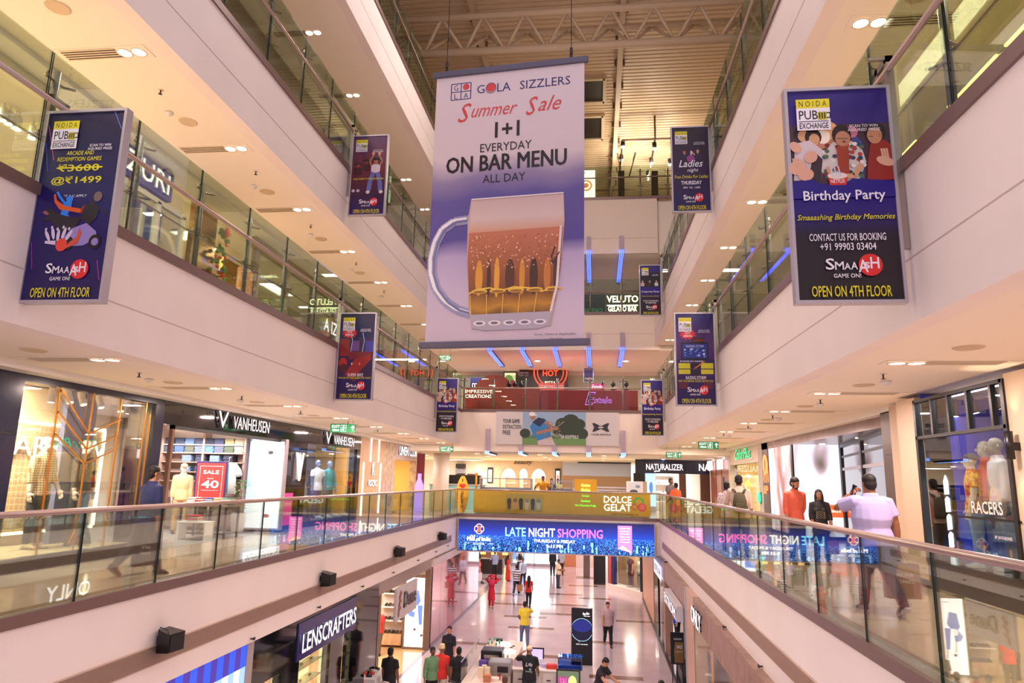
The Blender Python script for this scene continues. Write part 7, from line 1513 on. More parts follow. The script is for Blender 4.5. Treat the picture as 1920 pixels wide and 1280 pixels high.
for y0, y1 in ((13.75, 14.75), (15.6, 17.45)):
    for k in range(3, 6):
        for y in ([y0+.3, y1-.3] if y1-y0 < 1.2 else [y0+.35, y0+.95, y1-.35]):
            z = .37+.36*k; b = MB()
            for s in (-1, 1): b.tube([(GX-.33, y+s*.04+.028*math.cos(a*PI/5), z+.03+.024*math.sin(a*PI/5)) for a in range(11)], .006, M_BLACK, 5); b.tube([(GX-.33, y+s*.068, z+.035), (GX-.45, y+s*.068, z+.03)], .004, M_BLACK, 5)
            b.tube([(GX-.33, y-.012, z+.035), (GX-.33, y+.012, z+.035)], .004, M_BLACK, 5); n += 1
            tag(b.build('sunglasses', origin=(GX-.35, y, z)), 'dark sunglasses on the yellow lit shelves, %s in %s' % (ORD[min(n-1, 19)], 'the two display windows'), 'glasses', 'sunglasses in the optician windows')
b = MB(); p = Print(b, face_x(GX+.001, 20.2, .75), .001); p.rect(0, .3, 0, .36, C(210, 60, 40)); p.rect(.04, .13, .05, .3, INK_W); p.ell(.2, .2, .05, .08, INK_W, 10); b.box(GX-.001, GX, 20.2, 20.5, .75, 1.11, INK_R); tag(b.build('fire_sign', origin=(GX, 20.35, .75)), 'small red fire point sign on the black pillar', 'sign')
# shoe shop
t = thing('storefront', 'shoe shop front with a white hanging name panel', 'storefront', (GX, 24.5, 0))
MB().box(GX-.1, GX+.0, 21.2, 28.0, 3.0, 3.42, mat((150, 130, 124), .15, .3)).build('header', t)
ya, yb = at(744, 1110, x=GX+.1).y, at(783, 1085, x=GX+.1).y; zb, zt = 1.95, 2.95
MB().box(GX+.02, GX+.1, ya, yb, zb, zt, mat((206, 196, 200), .5)).build('name_panel', t)
b = MB(); p = Print(b, face_x(GX+.102, ya, zb), .003); W = yb-ya; BR = C(150, 74, 44)
for k in range(3): p.poly([(.1*W+.12*k*0, .2+.22*k), (.1*W+.35, .34+.22*k), (.1*W+.3, .42+.22*k), (.1*W, .3+.22*k)], BR)
p.poly([(.08*W, .12), (.14*W, .12), (.2*W, .9), (.16*W, .9)], BR); p.text('Dune', .62*W, .3, .58*W, .5, C(96, 84, 84), .01, ext=.03); b.build('lettering', t)
for y in (21.4, 28.0): MB().box(GX-.2, GX, y-.12, y+.12, 0, 3.0, mat((110, 84, 72), .3)).build('pillar', t)
struct('floor', MB().box(-11.9, GX-.1, 21.3, 28.6, 0, .006, mat((216, 176, 130), .12)))
LXA, LXB = at(757, 1208, y=27.9).x, at(795, 1208, y=27.9).x
t = thing('light_box', 'tall glowing poster of a figure in blue beside the shoe shelves', 'light box', ((LXA+LXB)/2, 27.9, 0)); zt = at(790, 1083, y=27.9).z
MB().box(LXA-.08, LXB+.08, 27.9, 28.1, 0, zt+.1, mat((130, 110, 96), .3, .4)).build('casing', t); b = MB(); p = Print(b, face_y(LXA, 27.898, .1), .0008); W, H = LXB-LXA, zt-.1
p.rect(0, W, 0, H, mat((240, 244, 255), emit=1.4, name='poster_glow', sample=True)); BL = E_(90, 120, 200, .9); p.poly([(.2*W, .62*H), (.3*W, .8*H), (.62*W, .82*H), (.75*W, .66*H), (.62*W, .6*H), (.3*W, .58*H)], BL); p.poly([(.1*W, .5*H), (.4*W, .62*H), (.5*W, .55*H), (.45*W, .42*H), (.2*W, .44*H)], BL); p.poly([(.6*W, .6*H), (.85*W, .6*H), (.85*W, .32*H), (.7*W, .32*H)], BL); p.ell(.42*W, .55*H, .09, .12, E_(230, 226, 236, 1.2), 12)
p.line([(.42*W, .42*H), (.46*W, .28*H)], .05, E_(200, 170, 160, 1)); p.line([(.8*W, .32*H), (.84*W, .2*H)], .05, E_(200, 170, 160, 1)); p.ell(.5*W, .25*H, .06, .05, E_(90, 70, 70, .8), 8); p.ell(.85*W, .17*H, .06, .05, E_(90, 70, 70, .8), 8)
for k in range(3): p.ell((.62+.1*k)*W, .95*H, .02, .02, E_(80, 80, 90, .8), 8)
b.build('picture', t)
SX0, SX1 = at(712, 1190, y=28.2).x, LXA-.15
t = thing('display_shelf', 'white shoe shelves on a wooden base beside the glowing figure poster', 'shelf', ((SX0+SX1)/2, 28.3, 0)); M_WB = mat((232, 222, 220), .5)
MB().box(SX0, SX1, 28.45, 28.5, 0, 2.6, M_WB).build('back_panel', t); MB().box(SX0, SX1, 28.0, 28.45, .1, .5, M_WOOD).build('base', t)
zs = [.5, 1.0, 1.5, 2.0]
for z in zs[1:]+[2.45]: MB().cbox(SX0, SX1, 28.0, 28.45, z-.04, z, M_WB if z < 2.4 else M_WB, .008).build('shelf_board', t)
for r, z in enumerate(zs):
    for j in range(4):
        x = SX0+.25+(SX1-SX0-.4)*j/3; m = mat([(40, 34, 36), (70, 50, 44), (30, 28, 34), (110, 80, 60)][(j+r) % 4], .4)
        for dx in (-.06, .06): tag(MB().tube([(x+dx, 28.35, z+.05), (x+dx, 28.28, z+.05), (x+dx, 28.18, z+.04), (x+dx, 28.1, z+.03)], [(.035, .05), (.04, .05), (.045, .038), (.03, .02)], m, 10, ref=(1, 0, 0)).build('shoe', origin=(x+dx, 28.2, z)), 'shoe of the %s pair on the %s shelf up beside the glowing figure' % (ORD[j], ORD[r]), 'shoe', '%s pair on the %s shoe shelf' % (ORD[j], ORD[r]))
struct('wall_left', MB().box(-12, LXB+.1, 28.5, 28.6, 0, 3.42, mat((214, 196, 176), .6))); ceiling_panel('warm ceiling light inside the shoe shop', (-8.6, 25, 3.41), 1.2, 3.5, 260, (1, .84, .66))
for k, (px, py, hh) in enumerate([(700, 1262, .95), (722, 1285, .8)]):
    p = at(px, py, z=hh); t = thing('display_plinth', 'white display plinth with accessories in the shoe shop, %s' % ('taller one' if k == 0 else 'lower one'), 'plinth', (p.x, p.y, 0)); MB().cbox(p.x-.25, p.x+.25, p.y-.6, p.y+.6, 0, hh, M_WHITE, .01).build('body', t)
    b = MB()
    for j in range(4): b.tube([(p.x-.1+.05*(j % 2), p.y-.4+.25*j, hh+.05), (p.x+.08, p.y-.38+.25*j, hh+.035)], [(.06, .05), (.04, .03)], mat([(30, 28, 30), (200, 60, 60), (226, 210, 200), (60, 50, 50)][j], .4), 8)
    b.build('shoe', t)
t = thing('sign_board', 'tall grey lilac board at the shoe shop entrance', 'sign stand', (-6.95, 21.6, 0)); MB().cbox(-7.3, -6.75, 21.55, 21.62, 0, 2.0, mat((160, 156, 186), .4), .008).build('board', t); b = MB(); p = Print(b, face_y(-7.28, 21.548, .1), .001); p.text('CLOVER', .28, .8, .32, .06, C(110, 106, 130)); p.text('BAGS', .28, 1.2, .2, .06, C(60, 56, 80)); b.build('lettering', t)
MIR = mat((216, 176, 190), .04, .75, name='mirror_glass'); t = thing('mirror_wall', 'tall reflective pinkish glass wall along the ground floor walkway', 'mirror wall', (GX, 34, 0))
for k in range(7): MB().box(GX-.1, GX, 28.35+1.6*k, 28.35+1.6*k+1.58, .12, 3.0, MIR).build('mirror_panel', t)
MB().box(GX-.1, GX+.02, 28.35, 39.6, 0, .12, mat((120, 110, 140), .2)).build('base', t); MB().box(GX-.1, GX+.01, 28.35, 39.6, 3.0, 3.29, mat((226, 210, 210), .4)).build('header', t)
# facing side of the ground floor
G2 = 2.62; M_BRZ = noise_mat('bronze_tiles', (150, 116, 100), (176, 140, 122), 3, .35, metal=.2)
t = thing('storefront', 'bronze headed fashion storefront with a white lit name', 'storefront', (G2, 16, 0))
MB().box(G2, G2+.2, 3, 20.6, 2.72, 3.42, M_BRZ).build('header', t); MB().box(G2+.0, G2+.4, 20.6, 22.2, 0, 3.42, mat((206, 166, 144), .3)).build('pillar', t); MB().box(G2-.01, G2+.2, 22.2, 22.5, 0, 3.42, M_ALU).build('pillar', t)
b = MB(); p = Print(b, face_x(G2-.01, at(1300, 1150, x=G2).y, 2.8, -1), .003); p.text('ONLY', .9, 0, 1.75, .44, M_LETTER, .03, ext=.05); b.build('name_sign', t)
MB().box(G2+.01, G2+.02, 3, 20.6, 0, 2.72, M_PANE2).build('glass_pane', t)
BRK = nodes_mat('cream_blocks', .6); nt = BRK[1]; bt_ = N(nt, 'ShaderNodeTexBrick'); bt_.inputs['Color1'].default_value = lin((226, 210, 150))+(1,); bt_.inputs['Color2'].default_value = lin((218, 200, 140))+(1,); bt_.inputs['Mortar'].default_value = lin((170, 156, 110))+(1,); bt_.inputs['Scale'].default_value = 1.6; bt_.inputs['Mortar Size'].default_value = .012
tc = N(nt, 'ShaderNodeTexCoord'); mp = N(nt, 'ShaderNodeMapping'); mp.inputs['Rotation'].default_value = (PI/2, 0, PI/2); nt.links.new(tc.outputs['Object'], mp.inputs[0]); nt.links.new(mp.outputs[0], bt_.inputs['Vector']); nt.links.new(bt_.outputs['Color'], BRK[2].inputs['Base Color'])
struct('wall_right', MB().box(3.5, 3.6, 14.5, 20.6, 0, 3.42, BRK[0])); struct('wall_right', MB().box(3.2, 3.3, 3, 14.5, 0, 3.42, mat((226, 186, 140), .5)))
t = thing('price_board', 'slanted dark board with a tan edge inside the bronze headed fashion shop', 'sign stand', (3.0, 14.9, 0)); y, z0 = at(1330, 1240, x=3.0).y, 0
MB().cbox(2.97, 3.03, y-.5, y+.4, 0, at(1330, 1215, x=3.0).z, mat((206, 150, 110), .5), .01).build('frame', t); b = MB(); p = Print(b, face_x(2.968, y+.36, .2, -1), .001); H = at(1330, 1215, x=3.0).z-.3; p.rect(0, .82, 0, H, C(70, 56, 66))
for k in range(4): p.text('FLAT 50 OFF', .4, .2+.4*k, .5, .1, C(150, 130, 140))
b.build('board', t)
for k in range(3): ceiling_panel('warm ceiling light inside the bronze headed fashion shop, %s along' % ORD[k], (3.1, 8+4.5*k, 3.41), .4, 2, 90, (1, .86, .6))
t = thing('storefront', 'dark storefront with a slanted white lit box sign', 'storefront', (G2, 26, 0))
MB().box(G2, G2+.2, 22.5, 29.6, 2.75, 3.42, M_BRZ).build('header', t); MB().box(G2-.01, G2+.3, 28.9, 29.3, 0, 3.42, mat((176, 140, 124), .35)).build('pillar', t); MB().box(3.3, 3.4, 22.5, 29.0, 0, 2.75, mat((84, 80, 84), .4)).build('back_panel', t)
y0, y1 = at(1269, 1125, x=G2-.2).y, at(1247, 1095, x=G2-.2).y; MB().box(G2-.22, G2-.02, y0, y1, 2.35, 2.8, mat((226, 220, 226), .4)).build('sign_box', t); b = MB(); p = Print(b, face_x(G2-.222, y1-.05, 2.42, -1), .002); p.text('ESTROM', (y1-y0)/2, 0, y1-y0-.2, .3, M_LETTER, .03, ext=.03); b.build('name_sign', t)
mannequin('cream mannequin in a black cap and bright blue shirt in the dark storefront', (2.98, at(1270, 1200, x=2.98).y, .55), -1.4, 1.7, {}, top=(30, 70, 210), bottom=(34, 34, 40), shoe=(40, 40, 44), hair='cap', haircol=(30, 32, 40), skin=(226, 200, 160)); tag(MB().cbox(2.7, 3.28, 23.9, 26.2, 0, .55, M_BLACK, .01).build('display_plinth', origin=(3, 25, 0)), 'low black plinth under the blue shirted mannequin', 'plinth')
t = thing('easel_sign', 'black framed easel with a brown sale poster before the dark storefront', 'sign stand', (2.45, 24.0, 0)); e0, e1 = at(1257, 1200, y=24.).x, at(1282, 1200, y=24.).x; zt, zb = at(1265, 1185, y=24.).z, at(1265, 1245, y=24.).z
MB().box(e0, e1, 24.0, 24.04, zb, zt, M_BLACK).build('frame', t); b = MB(); p = Print(b, face_y(e0, 23.998, zb), .001); W, H = e1-e0, zt-zb; p.poly([(.3*W, .05*H), (W-.02, .05*H), (W-.02, .7*H), (.34*W, .7*H), (.24*W, .4*H)], C(130, 100, 60)); p.text('e-stroom', .55*W, .76*H, .6*W, .07*H, INK_W); p.text('SALE', .66*W, .5*H, .4*W, .1*H, INK_W, .02); p.text('Flat 50 to 70', .64*W, .38*H, .5*W, .04*H, INK_W); b.build('poster', t)
for x in (e0+.05, e1-.05): MB().cyl((x, 24.02, zb), (x, 24.1, 0), .015, M_BLACK, 8).build('leg', t)
MB().cyl(((e0+e1)/2, 24.0, zb), ((e0+e1)/2, 24.35, 0), .015, M_BLACK, 8).build('leg', t)
t = thing('storefront', 'white lit storefront sign over black doors near the end of the ground floor', 'storefront', (G2, 31.5, 0))
MB().box(G2, G2+.2, 29.6, 34.5, 2.75, 3.29, mat((110, 110, 160), .3)).build('header', t); MB().box(G2+.02, G2+.1, 29.7, 30.9, 0, 2.75, M_BLKGL).build('door', t); MB().box(G2+.02, G2+.1, 32.3, 34.4, 0, 2.75, M_BLKGL).build('door', t); MB().box(G2+.5, G2+.6, 30.6, 32.6, 0, 2.75, mat((250, 250, 255), emit=1.3)).build('lit_back', t)
b = MB(); p = Print(b, face_x(G2-.03, 33.6, 2.55, -1), .003); p.rect(0, 3.6, 0, .55, mat((236, 236, 255), emit=1.2)); p.text('FOREVER NEW', 1.8, .1, 3.2, .34, C(120, 120, 150), .02); b.build('name_sign', t)
struct('baseboard_right', MB().box(G2-.06, G2+.02, 20.6, 42, 0, .1, M_BLACK)); struct('wall_right', MB().box(G2, G2+.2, 34.5, 42.2, 0, 3.29, mat((232, 176, 140), .4)))
# angled fashion window at the end
a0, a1 = Vector((.6, 45.6, 0)), Vector((2.6, 42.2, 0)); d = (a1-a0).normalized(); nrm = Vector((-d.y, d.x, 0)); nrm = nrm if nrm.y > 0 else -nrm
t = thing('shop_window', 'angled fashion window with a glowing white ledge and two mannequins', 'shop window', (a0+a1)/2); Lw = (a1-a0).length; ang = math.atan2(d.y, d.x); R3 = Matrix.Rotation(ang, 3, 'Z')
MB().obox((a0+a1)/2+nrm*.3+Vector((0, 0, .17)), Lw/2, .35, .17, R3, mat((250, 236, 226), .5)).build('ledge', t)
for f, m in ((0, M_WHITE), (.1, M_RED), (.18, mat((30, 34, 90))), (.96, M_BLACK)): MB().obox(a0+d*Lw*f+nrm*.15+Vector((0, 0, 1.64)), .13, .12, 1.64, R3, m).build('post', t)
MB().obox((a0+a1)/2+nrm*.9+Vector((0, 0, 1.64)), Lw/2, .05, 1.64, R3, mat((196, 164, 110), .5)).build('back_panel', t); MB().obox((a0+a1)/2+nrm*.1+Vector((0, 0, 1.8)), Lw/2, .008, 1.47, R3, M_PANE2).build('glass_pane', t)
for k, f in enumerate((.5, .78)): q = a0+d*Lw*f+nrm*.5; mannequin(['mannequin in a dark skirted outfit in the angled window', 'mannequin in a white shirt and jeans in the angled window'][k], (q.x, q.y, .34), -.9, 1.9, {}, top=[(60, 50, 60), (240, 236, 236)][k], bottom=[(50, 44, 56), (84, 100, 130)][k], shoe=(220, 210, 200), fem=k == 0)
area_light('window_glow', tuple((a0+a1)/2+nrm*.45+Vector((0, 0, 3.2))), .5, 2.5, 150, (1, .84, .7), parent=t)
# things at the back of the hall
b = MB().cbox(at(1113, 1090, y=47).x, at(1138, 1090, y=47).x, 47, 47.4, 0.1, 2.9, M_BLACK, .02); b.box(at(1113, 1090, y=47).x, at(1138, 1090, y=47).x, 47, 47.4, 0, .1, M_DARK); tag(b.build('display_cabinet', origin=(.8, 47.2, 0)), 'tall plain black panel cabinet beside the angled window', 'cabinet')
u = at(1100, 1080, y=50).x; t = thing('info_totem', 'slim grey information totem with a small blue screen', 'totem', (u, 50, 0)); MB().cbox(u-.22, u+.22, 50, 50.2, 0, 2.4, mat((120, 104, 100), .4), .015).build('body', t); MB().box(u-.15, u+.1, 49.985, 50, 1.5, 2.1, E_(110, 190, 220, 1.)).build('screen', t); MB().cbox(u-.7, u+.7, 49.6, 50.7, 0, .02, M_INLAY, .005).build('base', t)
struct('wall_far', MB().box(at(1050, 1060, y=56).x, at(1080, 1060, y=56).x, 56, 56.2, 0, 3.3, mat((206, 130, 90), .5))); struct('wall_far', MB().box(at(1080, 1060, y=56).x, 4, 56, 56.2, 0, 3.3, mat((226, 206, 196), .5)))
t = thing('storefront', 'white glowing glazed storefront at the far end of the ground floor', 'storefront', (-3.8, 55.5, 0)); u0, u1 = at(958, 1060, y=55.5).x, at(1050, 1060, y=55.5).x
MB().box(u0, u1, 57, 57.2, 0, 3.3, mat((246, 250, 255), emit=1.7, name='white_shop_glow', sample=True)).build('lit_back', t); MB().box(u0, u1, 55.5, 55.52, .2, 3.3, M_PANE2).build('glass_pane', t); MB().box(u0, u1, 55.45, 55.6, 0, .2, M_ALU).build('plinth', t)
for f in (.0, .48, 1.0): MB().cyl((u0+(u1-u0)*f, 55.4, 0), (u0+(u1-u0)*f, 55.4, 2.2), .03, M_STEEL, 8).build('post', t)
MB().box(u0, u1, 55.38, 55.42, 2.15, 2.2, M_STEEL).build('bar', t); b = MB(); b.box(u0, u0+.9, 56.9, 56.98, .3, 2.6, E_(110, 150, 240, 1.2)); b.build('blue_panel', t)
t = thing('storefront', 'gold lit jewellery storefront behind the queue barriers', 'storefront', (-8.5, 58, 0)); u0, u1 = at(868, 1060, y=57).x, at(956, 1060, y=57).x
MB().box(u0, u1, 58, 58.2, 0, 3.3, mat((150, 110, 70), .5)).build('wall_panel', t)
for k in range(4): MB().box(u0+(u1-u0)*(.08+.24*k), u0+(u1-u0)*(.2+.24*k), 57.95, 58, .5, 2.9, E_(250, 206, 120, 1.1)).build('lit_niche', t)
for k, (px, py, w_, c) in enumerate([(920, 1070, 1.6, (60, 46, 44)), (870, 1072, 1.0, (96, 60, 56))]):
    p = at(px, py+6, z=0); tag(MB().cbox(p.x-w_/2, p.x+w_/2, p.y, p.y+.9, 0, 1.0, mat(c, .4), .02).build('service_counter', origin=(p.x, p.y+.4, 0)), ['dark brown service counter among the far shoppers', 'small maroon counter by the mirror wall end'][k], 'counter')
p = at(868, 1100, z=0); tag(MB().ball((p.x, p.y, .45), .45, M_WHITE, 16, 10).build('globe_lamp', origin=(p.x, p.y, 0)), 'white ball lamp on the floor near the far mirror wall', 'lamp')
# ================================================================== coffee kiosk and digital totem in the middle of the hall
KX0, KX1 = -2.46, -1.2; M_CTR = mat((226, 216, 206), .45)
t = thing('kiosk_counter', 'white back counter with drawers behind the man in the printed black shirt', 'counter', ((KX0+KX1)/2, 22.4, 0))
MB().cbox(KX0, KX1+.1, 22.0, 22.75, 0, .95, M_CTR, .01).build('body', t); MB().cbox(KX0-.03, KX1+.13, 21.97, 22.78, .95, .99, mat((240, 232, 226), .3), .008).build('worktop', t)
for k in range(3): x = KX0+.22+.42*k; d_ = MB().cbox(x-.19, x+.19, 21.98, 22.0, .55, .9, mat((232, 224, 214), .45), .006).build('drawer', t); MB().box(x-.06, x+.06, 21.965, 21.98, .7, .73, M_DARK).build('handle', d_)
SXa, SXb = -3.66, -2.52
t = thing('kiosk_counter', 'long side counter of the coffee kiosk crowded with packs and machines', 'counter', ((SXa+SXb)/2, 23.2, 0)); MB().cbox(SXa, SXb, 20.3, 25.5, 0, .95, M_CTR, .01).build('body', t); MB().cbox(SXa-.03, SXb+.03, 20.27, 25.53, .95, .99, mat((226, 208, 194), .4), .008).build('worktop', t)
MB().box(SXa-.05, SXa-.035, 20.3, 23.4, .2, 1.5, M_PANE2).box(SXa-.055, SXa-.03, 20.3, 23.4, 1.5, 1.52, M_ALU).build('glass_screen', t)
def onctr(px, py): return at(px, py, z=.99)
def item(nm, label, cat, mb, o, group=None): return tag(mb.build(nm, origin=o), label, cat, group)
for k, (px, py) in enumerate([(915, 1226), (922, 1224), (930, 1228), (936, 1224), (918, 1218), (928, 1217)]):
    p = onctr(px, py); tt = thing('syrup_bottle', 'pale green capped bottle at the far kiosk counter end, %s of six' % ORD[k], 'bottle', p, group='green capped bottles on the kiosk'); MB().lathe(p, [(0, 0), (.05, 0), (.05, .2), (.025, .26), (.025, .3), (0, .3)], mat((230, 214, 190), .3), 12).build('bottle', tt); MB().lathe(p, [(0, .3), (.035, .3), (.035, .38), (0, .38)], mat((90, 170, 140), .4), 12).build('cap', tt)
p = onctr(925, 1243); item('coffee_machine', 'black coffee machine on the kiosk counter behind the bottles', 'coffee machine', MB().cbox(p.x-.35, p.x+.3, p.y-.3, p.y+.3, p.z, p.z+.42, M_BLACK, .03).box(p.x-.25, p.x+.2, p.y-.32, p.y-.3, p.z+.1, p.z+.3, M_STEEL), p)
p = onctr(938, 1262); tt = thing('espresso_grinder', 'grey metal appliance with a dark window on the kiosk counter', 'appliance', p); MB().cbox(p.x-.32, p.x+.32, p.y-.3, p.y+.3, p.z, p.z+.36, mat((150, 146, 146), .3, .5), .02).build('body', tt); MB().box(p.x-.05, p.x+.26, p.y-.312, p.y-.3, p.z+.1, p.z+.26, M_BLACK).build('window', tt)
for k, (px, py) in enumerate([(901, 1270), (908, 1266), (914, 1270)]): p = onctr(px, py); item('paper_pack', 'cream paper pack standing on the kiosk counter, %s of three' % ORD[k], 'packet', MB().cbox(p.x-.07, p.x+.07, p.y-.05, p.y+.05, p.z, p.z+.28, mat((232, 214, 186)), .008), p, 'cream paper packs on the kiosk')
for k, (px, py, c, w_, h_) in enumerate([(962, 1245, (226, 206, 196), .1, .16), (972, 1248, (200, 180, 200), .12, .22), (925, 1275, (236, 226, 216), .16, .08), (1035, 1253, (206, 60, 50), .16, .12), (1020, 1250, (190, 180, 220), .08, .1)]): p = at(px, py, z=.99); item('carton', '%s on the coffee kiosk' % ['small pale box beside the till', 'lilac box beside the till', 'flat cream box near the front corner', 'red carton by the right drawers', 'little lilac tub next to the red carton'][k], 'box', MB().cbox(p.x-w_, p.x+w_, p.y-.1, p.y+.1, p.z, p.z+h_, mat(c), .012), p)
for k, (x, y, c) in enumerate([(-2.7, 24.2, (240, 236, 230)), (-2.75, 24.0, (240, 236, 230)), (-2.9, 21.9, (226, 200, 170)), (-2.62, 21.3, (240, 236, 230)), (-2.7, 20.75, (200, 60, 60))]):
    tt = thing('paper_cup', 'paper cup on the side kiosk counter, %s from the far end' % ORD[k], 'cup', (x, y, .99), group='paper cups on the kiosk'); MB().lathe((x, y, .99), [(0, 0), (.035, 0), (.048, .13), (.044, .13), (.032, .01)], mat(c, .6), 14).build('cup', tt); MB().lathe((x, y, .99), [(.05, .128), (.05, .145), (0, .15)], M_DARK, 14).build('lid', tt)
for k, (x, y, w_, c) in enumerate([(-3.35, 22.0, .12, (96, 70, 160)), (-3.3, 24.9, .14, (36, 34, 40)), (-1.7, 22.55, .12, (226, 226, 236)), (-3.0, 20.5, .1, (190, 120, 90))]): item('carton', ['violet pack behind the grey appliance', 'black box at the far end of the kiosk counter', 'white box between the till and the red carton', 'tan pack at the near corner of the kiosk'][k], 'box', MB().cbox(x-w_, x+w_, y-.1, y+.1, .99, 1.18, mat(c), .012), (x, y, .99))
for k, (px, py) in enumerate([(943, 1203), (952, 1217)]): p = at(px, py+4, z=1.2); tt = thing('table_lamp', 'glowing white oval lamp by the kiosk bottles, %s one' % ('farther' if k == 0 else 'nearer'), 'lamp', (p.x, p.y, .99)); MB().tube([(p.x-.25, p.y, 1.2), (p.x-.12, p.y, 1.2), (p.x+.12, p.y, 1.2), (p.x+.25, p.y, 1.2)], [(.02, .05), (.1, .07), (.1, .07), (.02, .05)], E_(255, 250, 255, 2.2), 12, ref=(0, 1, 0)).build('shade', tt); MB().cyl((p.x, p.y, .99), (p.x, p.y, 1.12), .03, M_STEEL, 8).build('stand', tt)
p = at(1006, 1240, z=.99); p.y = 22.5; tt = thing('till_monitor', 'till monitor with a lilac screen beside the man in the printed black shirt', 'monitor', p); MB().cbox(p.x-.26, p.x+.26, p.y, p.y+.04, p.z+.14, p.z+.5, M_BLACK, .01).build('casing', tt); MB().box(p.x-.22, p.x+.22, p.y-.004, p.y, p.z+.18, p.z+.46, E_(180, 170, 240, 1.)).build('screen', tt); MB().cbox(p.x-.12, p.x+.12, p.y-.08, p.y+.1, p.z, p.z+.02, M_BLACK, .006).box(p.x-.03, p.x+.03, p.y+.01, p.y+.03, p.z, p.z+.2, M_BLACK).build('stand', tt)
TU0, TU1 = at(1071, 1250, y=26.9).x, at(1111, 1250, y=26.9).x; TZ = at(1090, 1140, y=26.9).z
t = thing('digital_totem', 'tall black digital totem showing a dark round lens with a white script name', 'totem', ((TU0+TU1)/2, 27, 0)); MB().cbox(TU0, TU1, 26.9, 27.08, 0, TZ, M_BLACK, .012).build('casing', t); b = MB(); p = Print(b, face_y(TU0+.03, 26.898, .25), .0008); W, H = TU1-TU0-.06, TZ-.3
p.rect(0, W, 0, H, E_(10, 10, 18, .6)); p.ell(.5*W, .58*H, .56*W, .56*W, E_(150, 200, 220, 1.2), 40); p.ell(.5*W, .58*H, .54*W, .54*W, E_(14, 16, 44, .9), 40); p.ell(.5*W, .66*H, .5*W, .3*W, E_(26, 34, 110, .9), 30); p.rect(-.03, .0, 0, H, M_BLACK); p.rect(W, W+.03, 0, H, M_BLACK)
p.text('Ray-Ban', .72*W, .88*H, .34*W, .07*H, E_(250, 250, 255, 1.4), .02, .35, rot=.12); p.rect(.6*W, .92*W, .865*H, .872*H, E_(250, 250, 255, 1.4)); p.poly([(.33*W, .32*H), (.38*W, .35*H), (.36*W, .315*H)], INK_W); p.text('META GLASSES', .5*W, .27*H, .6*W, .016*H, E_(240, 240, 250, 1.2), .02); b.build('picture', t)
t = thing('promo_screen', 'small bright counter screen with a pink and green picture at the kiosk', 'screen', (at(1062, 1262, y=21.6).x, 21.6, 0)); u0, u1 = at(1043, 1265, y=21.6).x, at(1088, 1265, y=21.6).x; zt = at(1065, 1255, y=21.6).z
MB().cbox(u0, u1, 21.6, 21.68, .3, zt, M_BLACK, .01).build('casing', t); MB().box((u0+u1)/2-.15, (u0+u1)/2+.15, 21.5, 21.8, 0, .3, M_BLACK).build('stand', t); b = MB(); p = Print(b, face_y(u0+.04, 21.598, .34), .0008); W, H = u1-u0-.08, zt-.38; p.rect(0, W, 0, H, E_(96, 110, 90, .8)); p.rect(0, W*.5, H*.3, H*.8, E_(150, 70, 120, .8)); p.text('SALE', .35*W, .5*H, .5*W, .25*H, E_(240, 100, 180, 1.), .02); p.ell(.7*W, .6*H, .2*W, .25*H, E_(200, 206, 130, .9)); b.build('picture', t)
t = thing('glass_display', 'blue reflecting glass box above the small counter screen', 'display case', ((u0+u1)/2, 22.4, 0)); MB().cbox(u0+.02, u1+.05, 22.1, 22.6, 0, 1.0, M_CTR, .01).build('base', t); MB().box(u0+.02, u1+.05, 22.1, 22.6, 1.0, 1.34, glass_mat('blue_glass', (150, 180, 240), 1.5)).build('glass_box', t)
# ================================================================== people of the first floor
def person(label, *a, **k): return figure('person', label, 'person', *a, **k)
DENIM, BLK = (40, 46, 66), (24, 22, 26)
pos = at(262, 1079, z=L1)
m, J = person('man in a navy shirt and dark trousers walking past the brass bar window', pos, 2.75, 1.70, dict(legR=(.34, .1), legL=(-.26, .52), armL=(.15, .12, .3, .04), armR=(.02, .12, .1, .05), turn=-.25, lean=.06, curlL=1.1), skin=(176, 124, 94), top=(34, 44, 84), bottom=(52, 50, 58), shoe=(30, 28, 32), sole=(120, 116, 116), sleeve=.8, glasses=True, vox=.01, collar=(34, 44, 84), g=1.08)
h_ = w2(m, J['wL']+J['fdL']*.09); shopping_bag('dark violet paper bag with white writing carried by the man in navy', h_, .34, .1, .42, mat((58, 48, 72), .5), ['Van', 'Heusen'], INK_W, 1.3, .2, mat((206, 190, 150)))
pos = at(1650, 1150, z=L1)
m, J = person('heavy man in a lavender polo shirt seen from behind talking on a phone', pos, PI+.12, 1.76, dict(legL=(.26, .06), legR=(-.28, .45), armL=(1.15, .45, 3.757, -.56), armR=(-.12, .22, .1, .12), curlL=1.0, curlR=1.0, nod=.05, lean=.03, footL=0.), skin=(150, 100, 72), top=(176, 168, 216), bottom=(50, 48, 56), shoe=(52, 48, 56), sole=(200, 196, 206), sleeve=.36, g=1.5, belly=.05, vox=.01, collar=(184, 176, 222), hair='short')
wl = w2(m, J['wL']+J['fdL']*.06); q = MB(); q.obox((0, 0, 0), .037, .0045, .077, Matrix.Rotation(.5, 3, 'Z') @ Matrix.Rotation(.35, 3, 'Y'), mat((20, 24, 40), .2)); o = q.build('smartphone'); o.location = wl+Vector((.0, .0, .01)); tag(o, 'dark smartphone held to the ear of the man in lavender', 'phone')
h_ = w2(m, J['wR']+J['fdR']*.09); shopping_bag('tan paper bag printed jack and jones hanging from the lavender shirted man', h_, .4, .14, .42, mat((150, 116, 84), .7), ['JACK&', 'JONES'], C(226, 214, 200), .1, .16)
MB().lathe(J['wR']-J['fdR']*.02, [(.032, -.01), (.036, 0), (.032, .01)], M_STEEL, 12).build('bracelet', m, local=True)
pos = at(1497, 1056, z=L1)
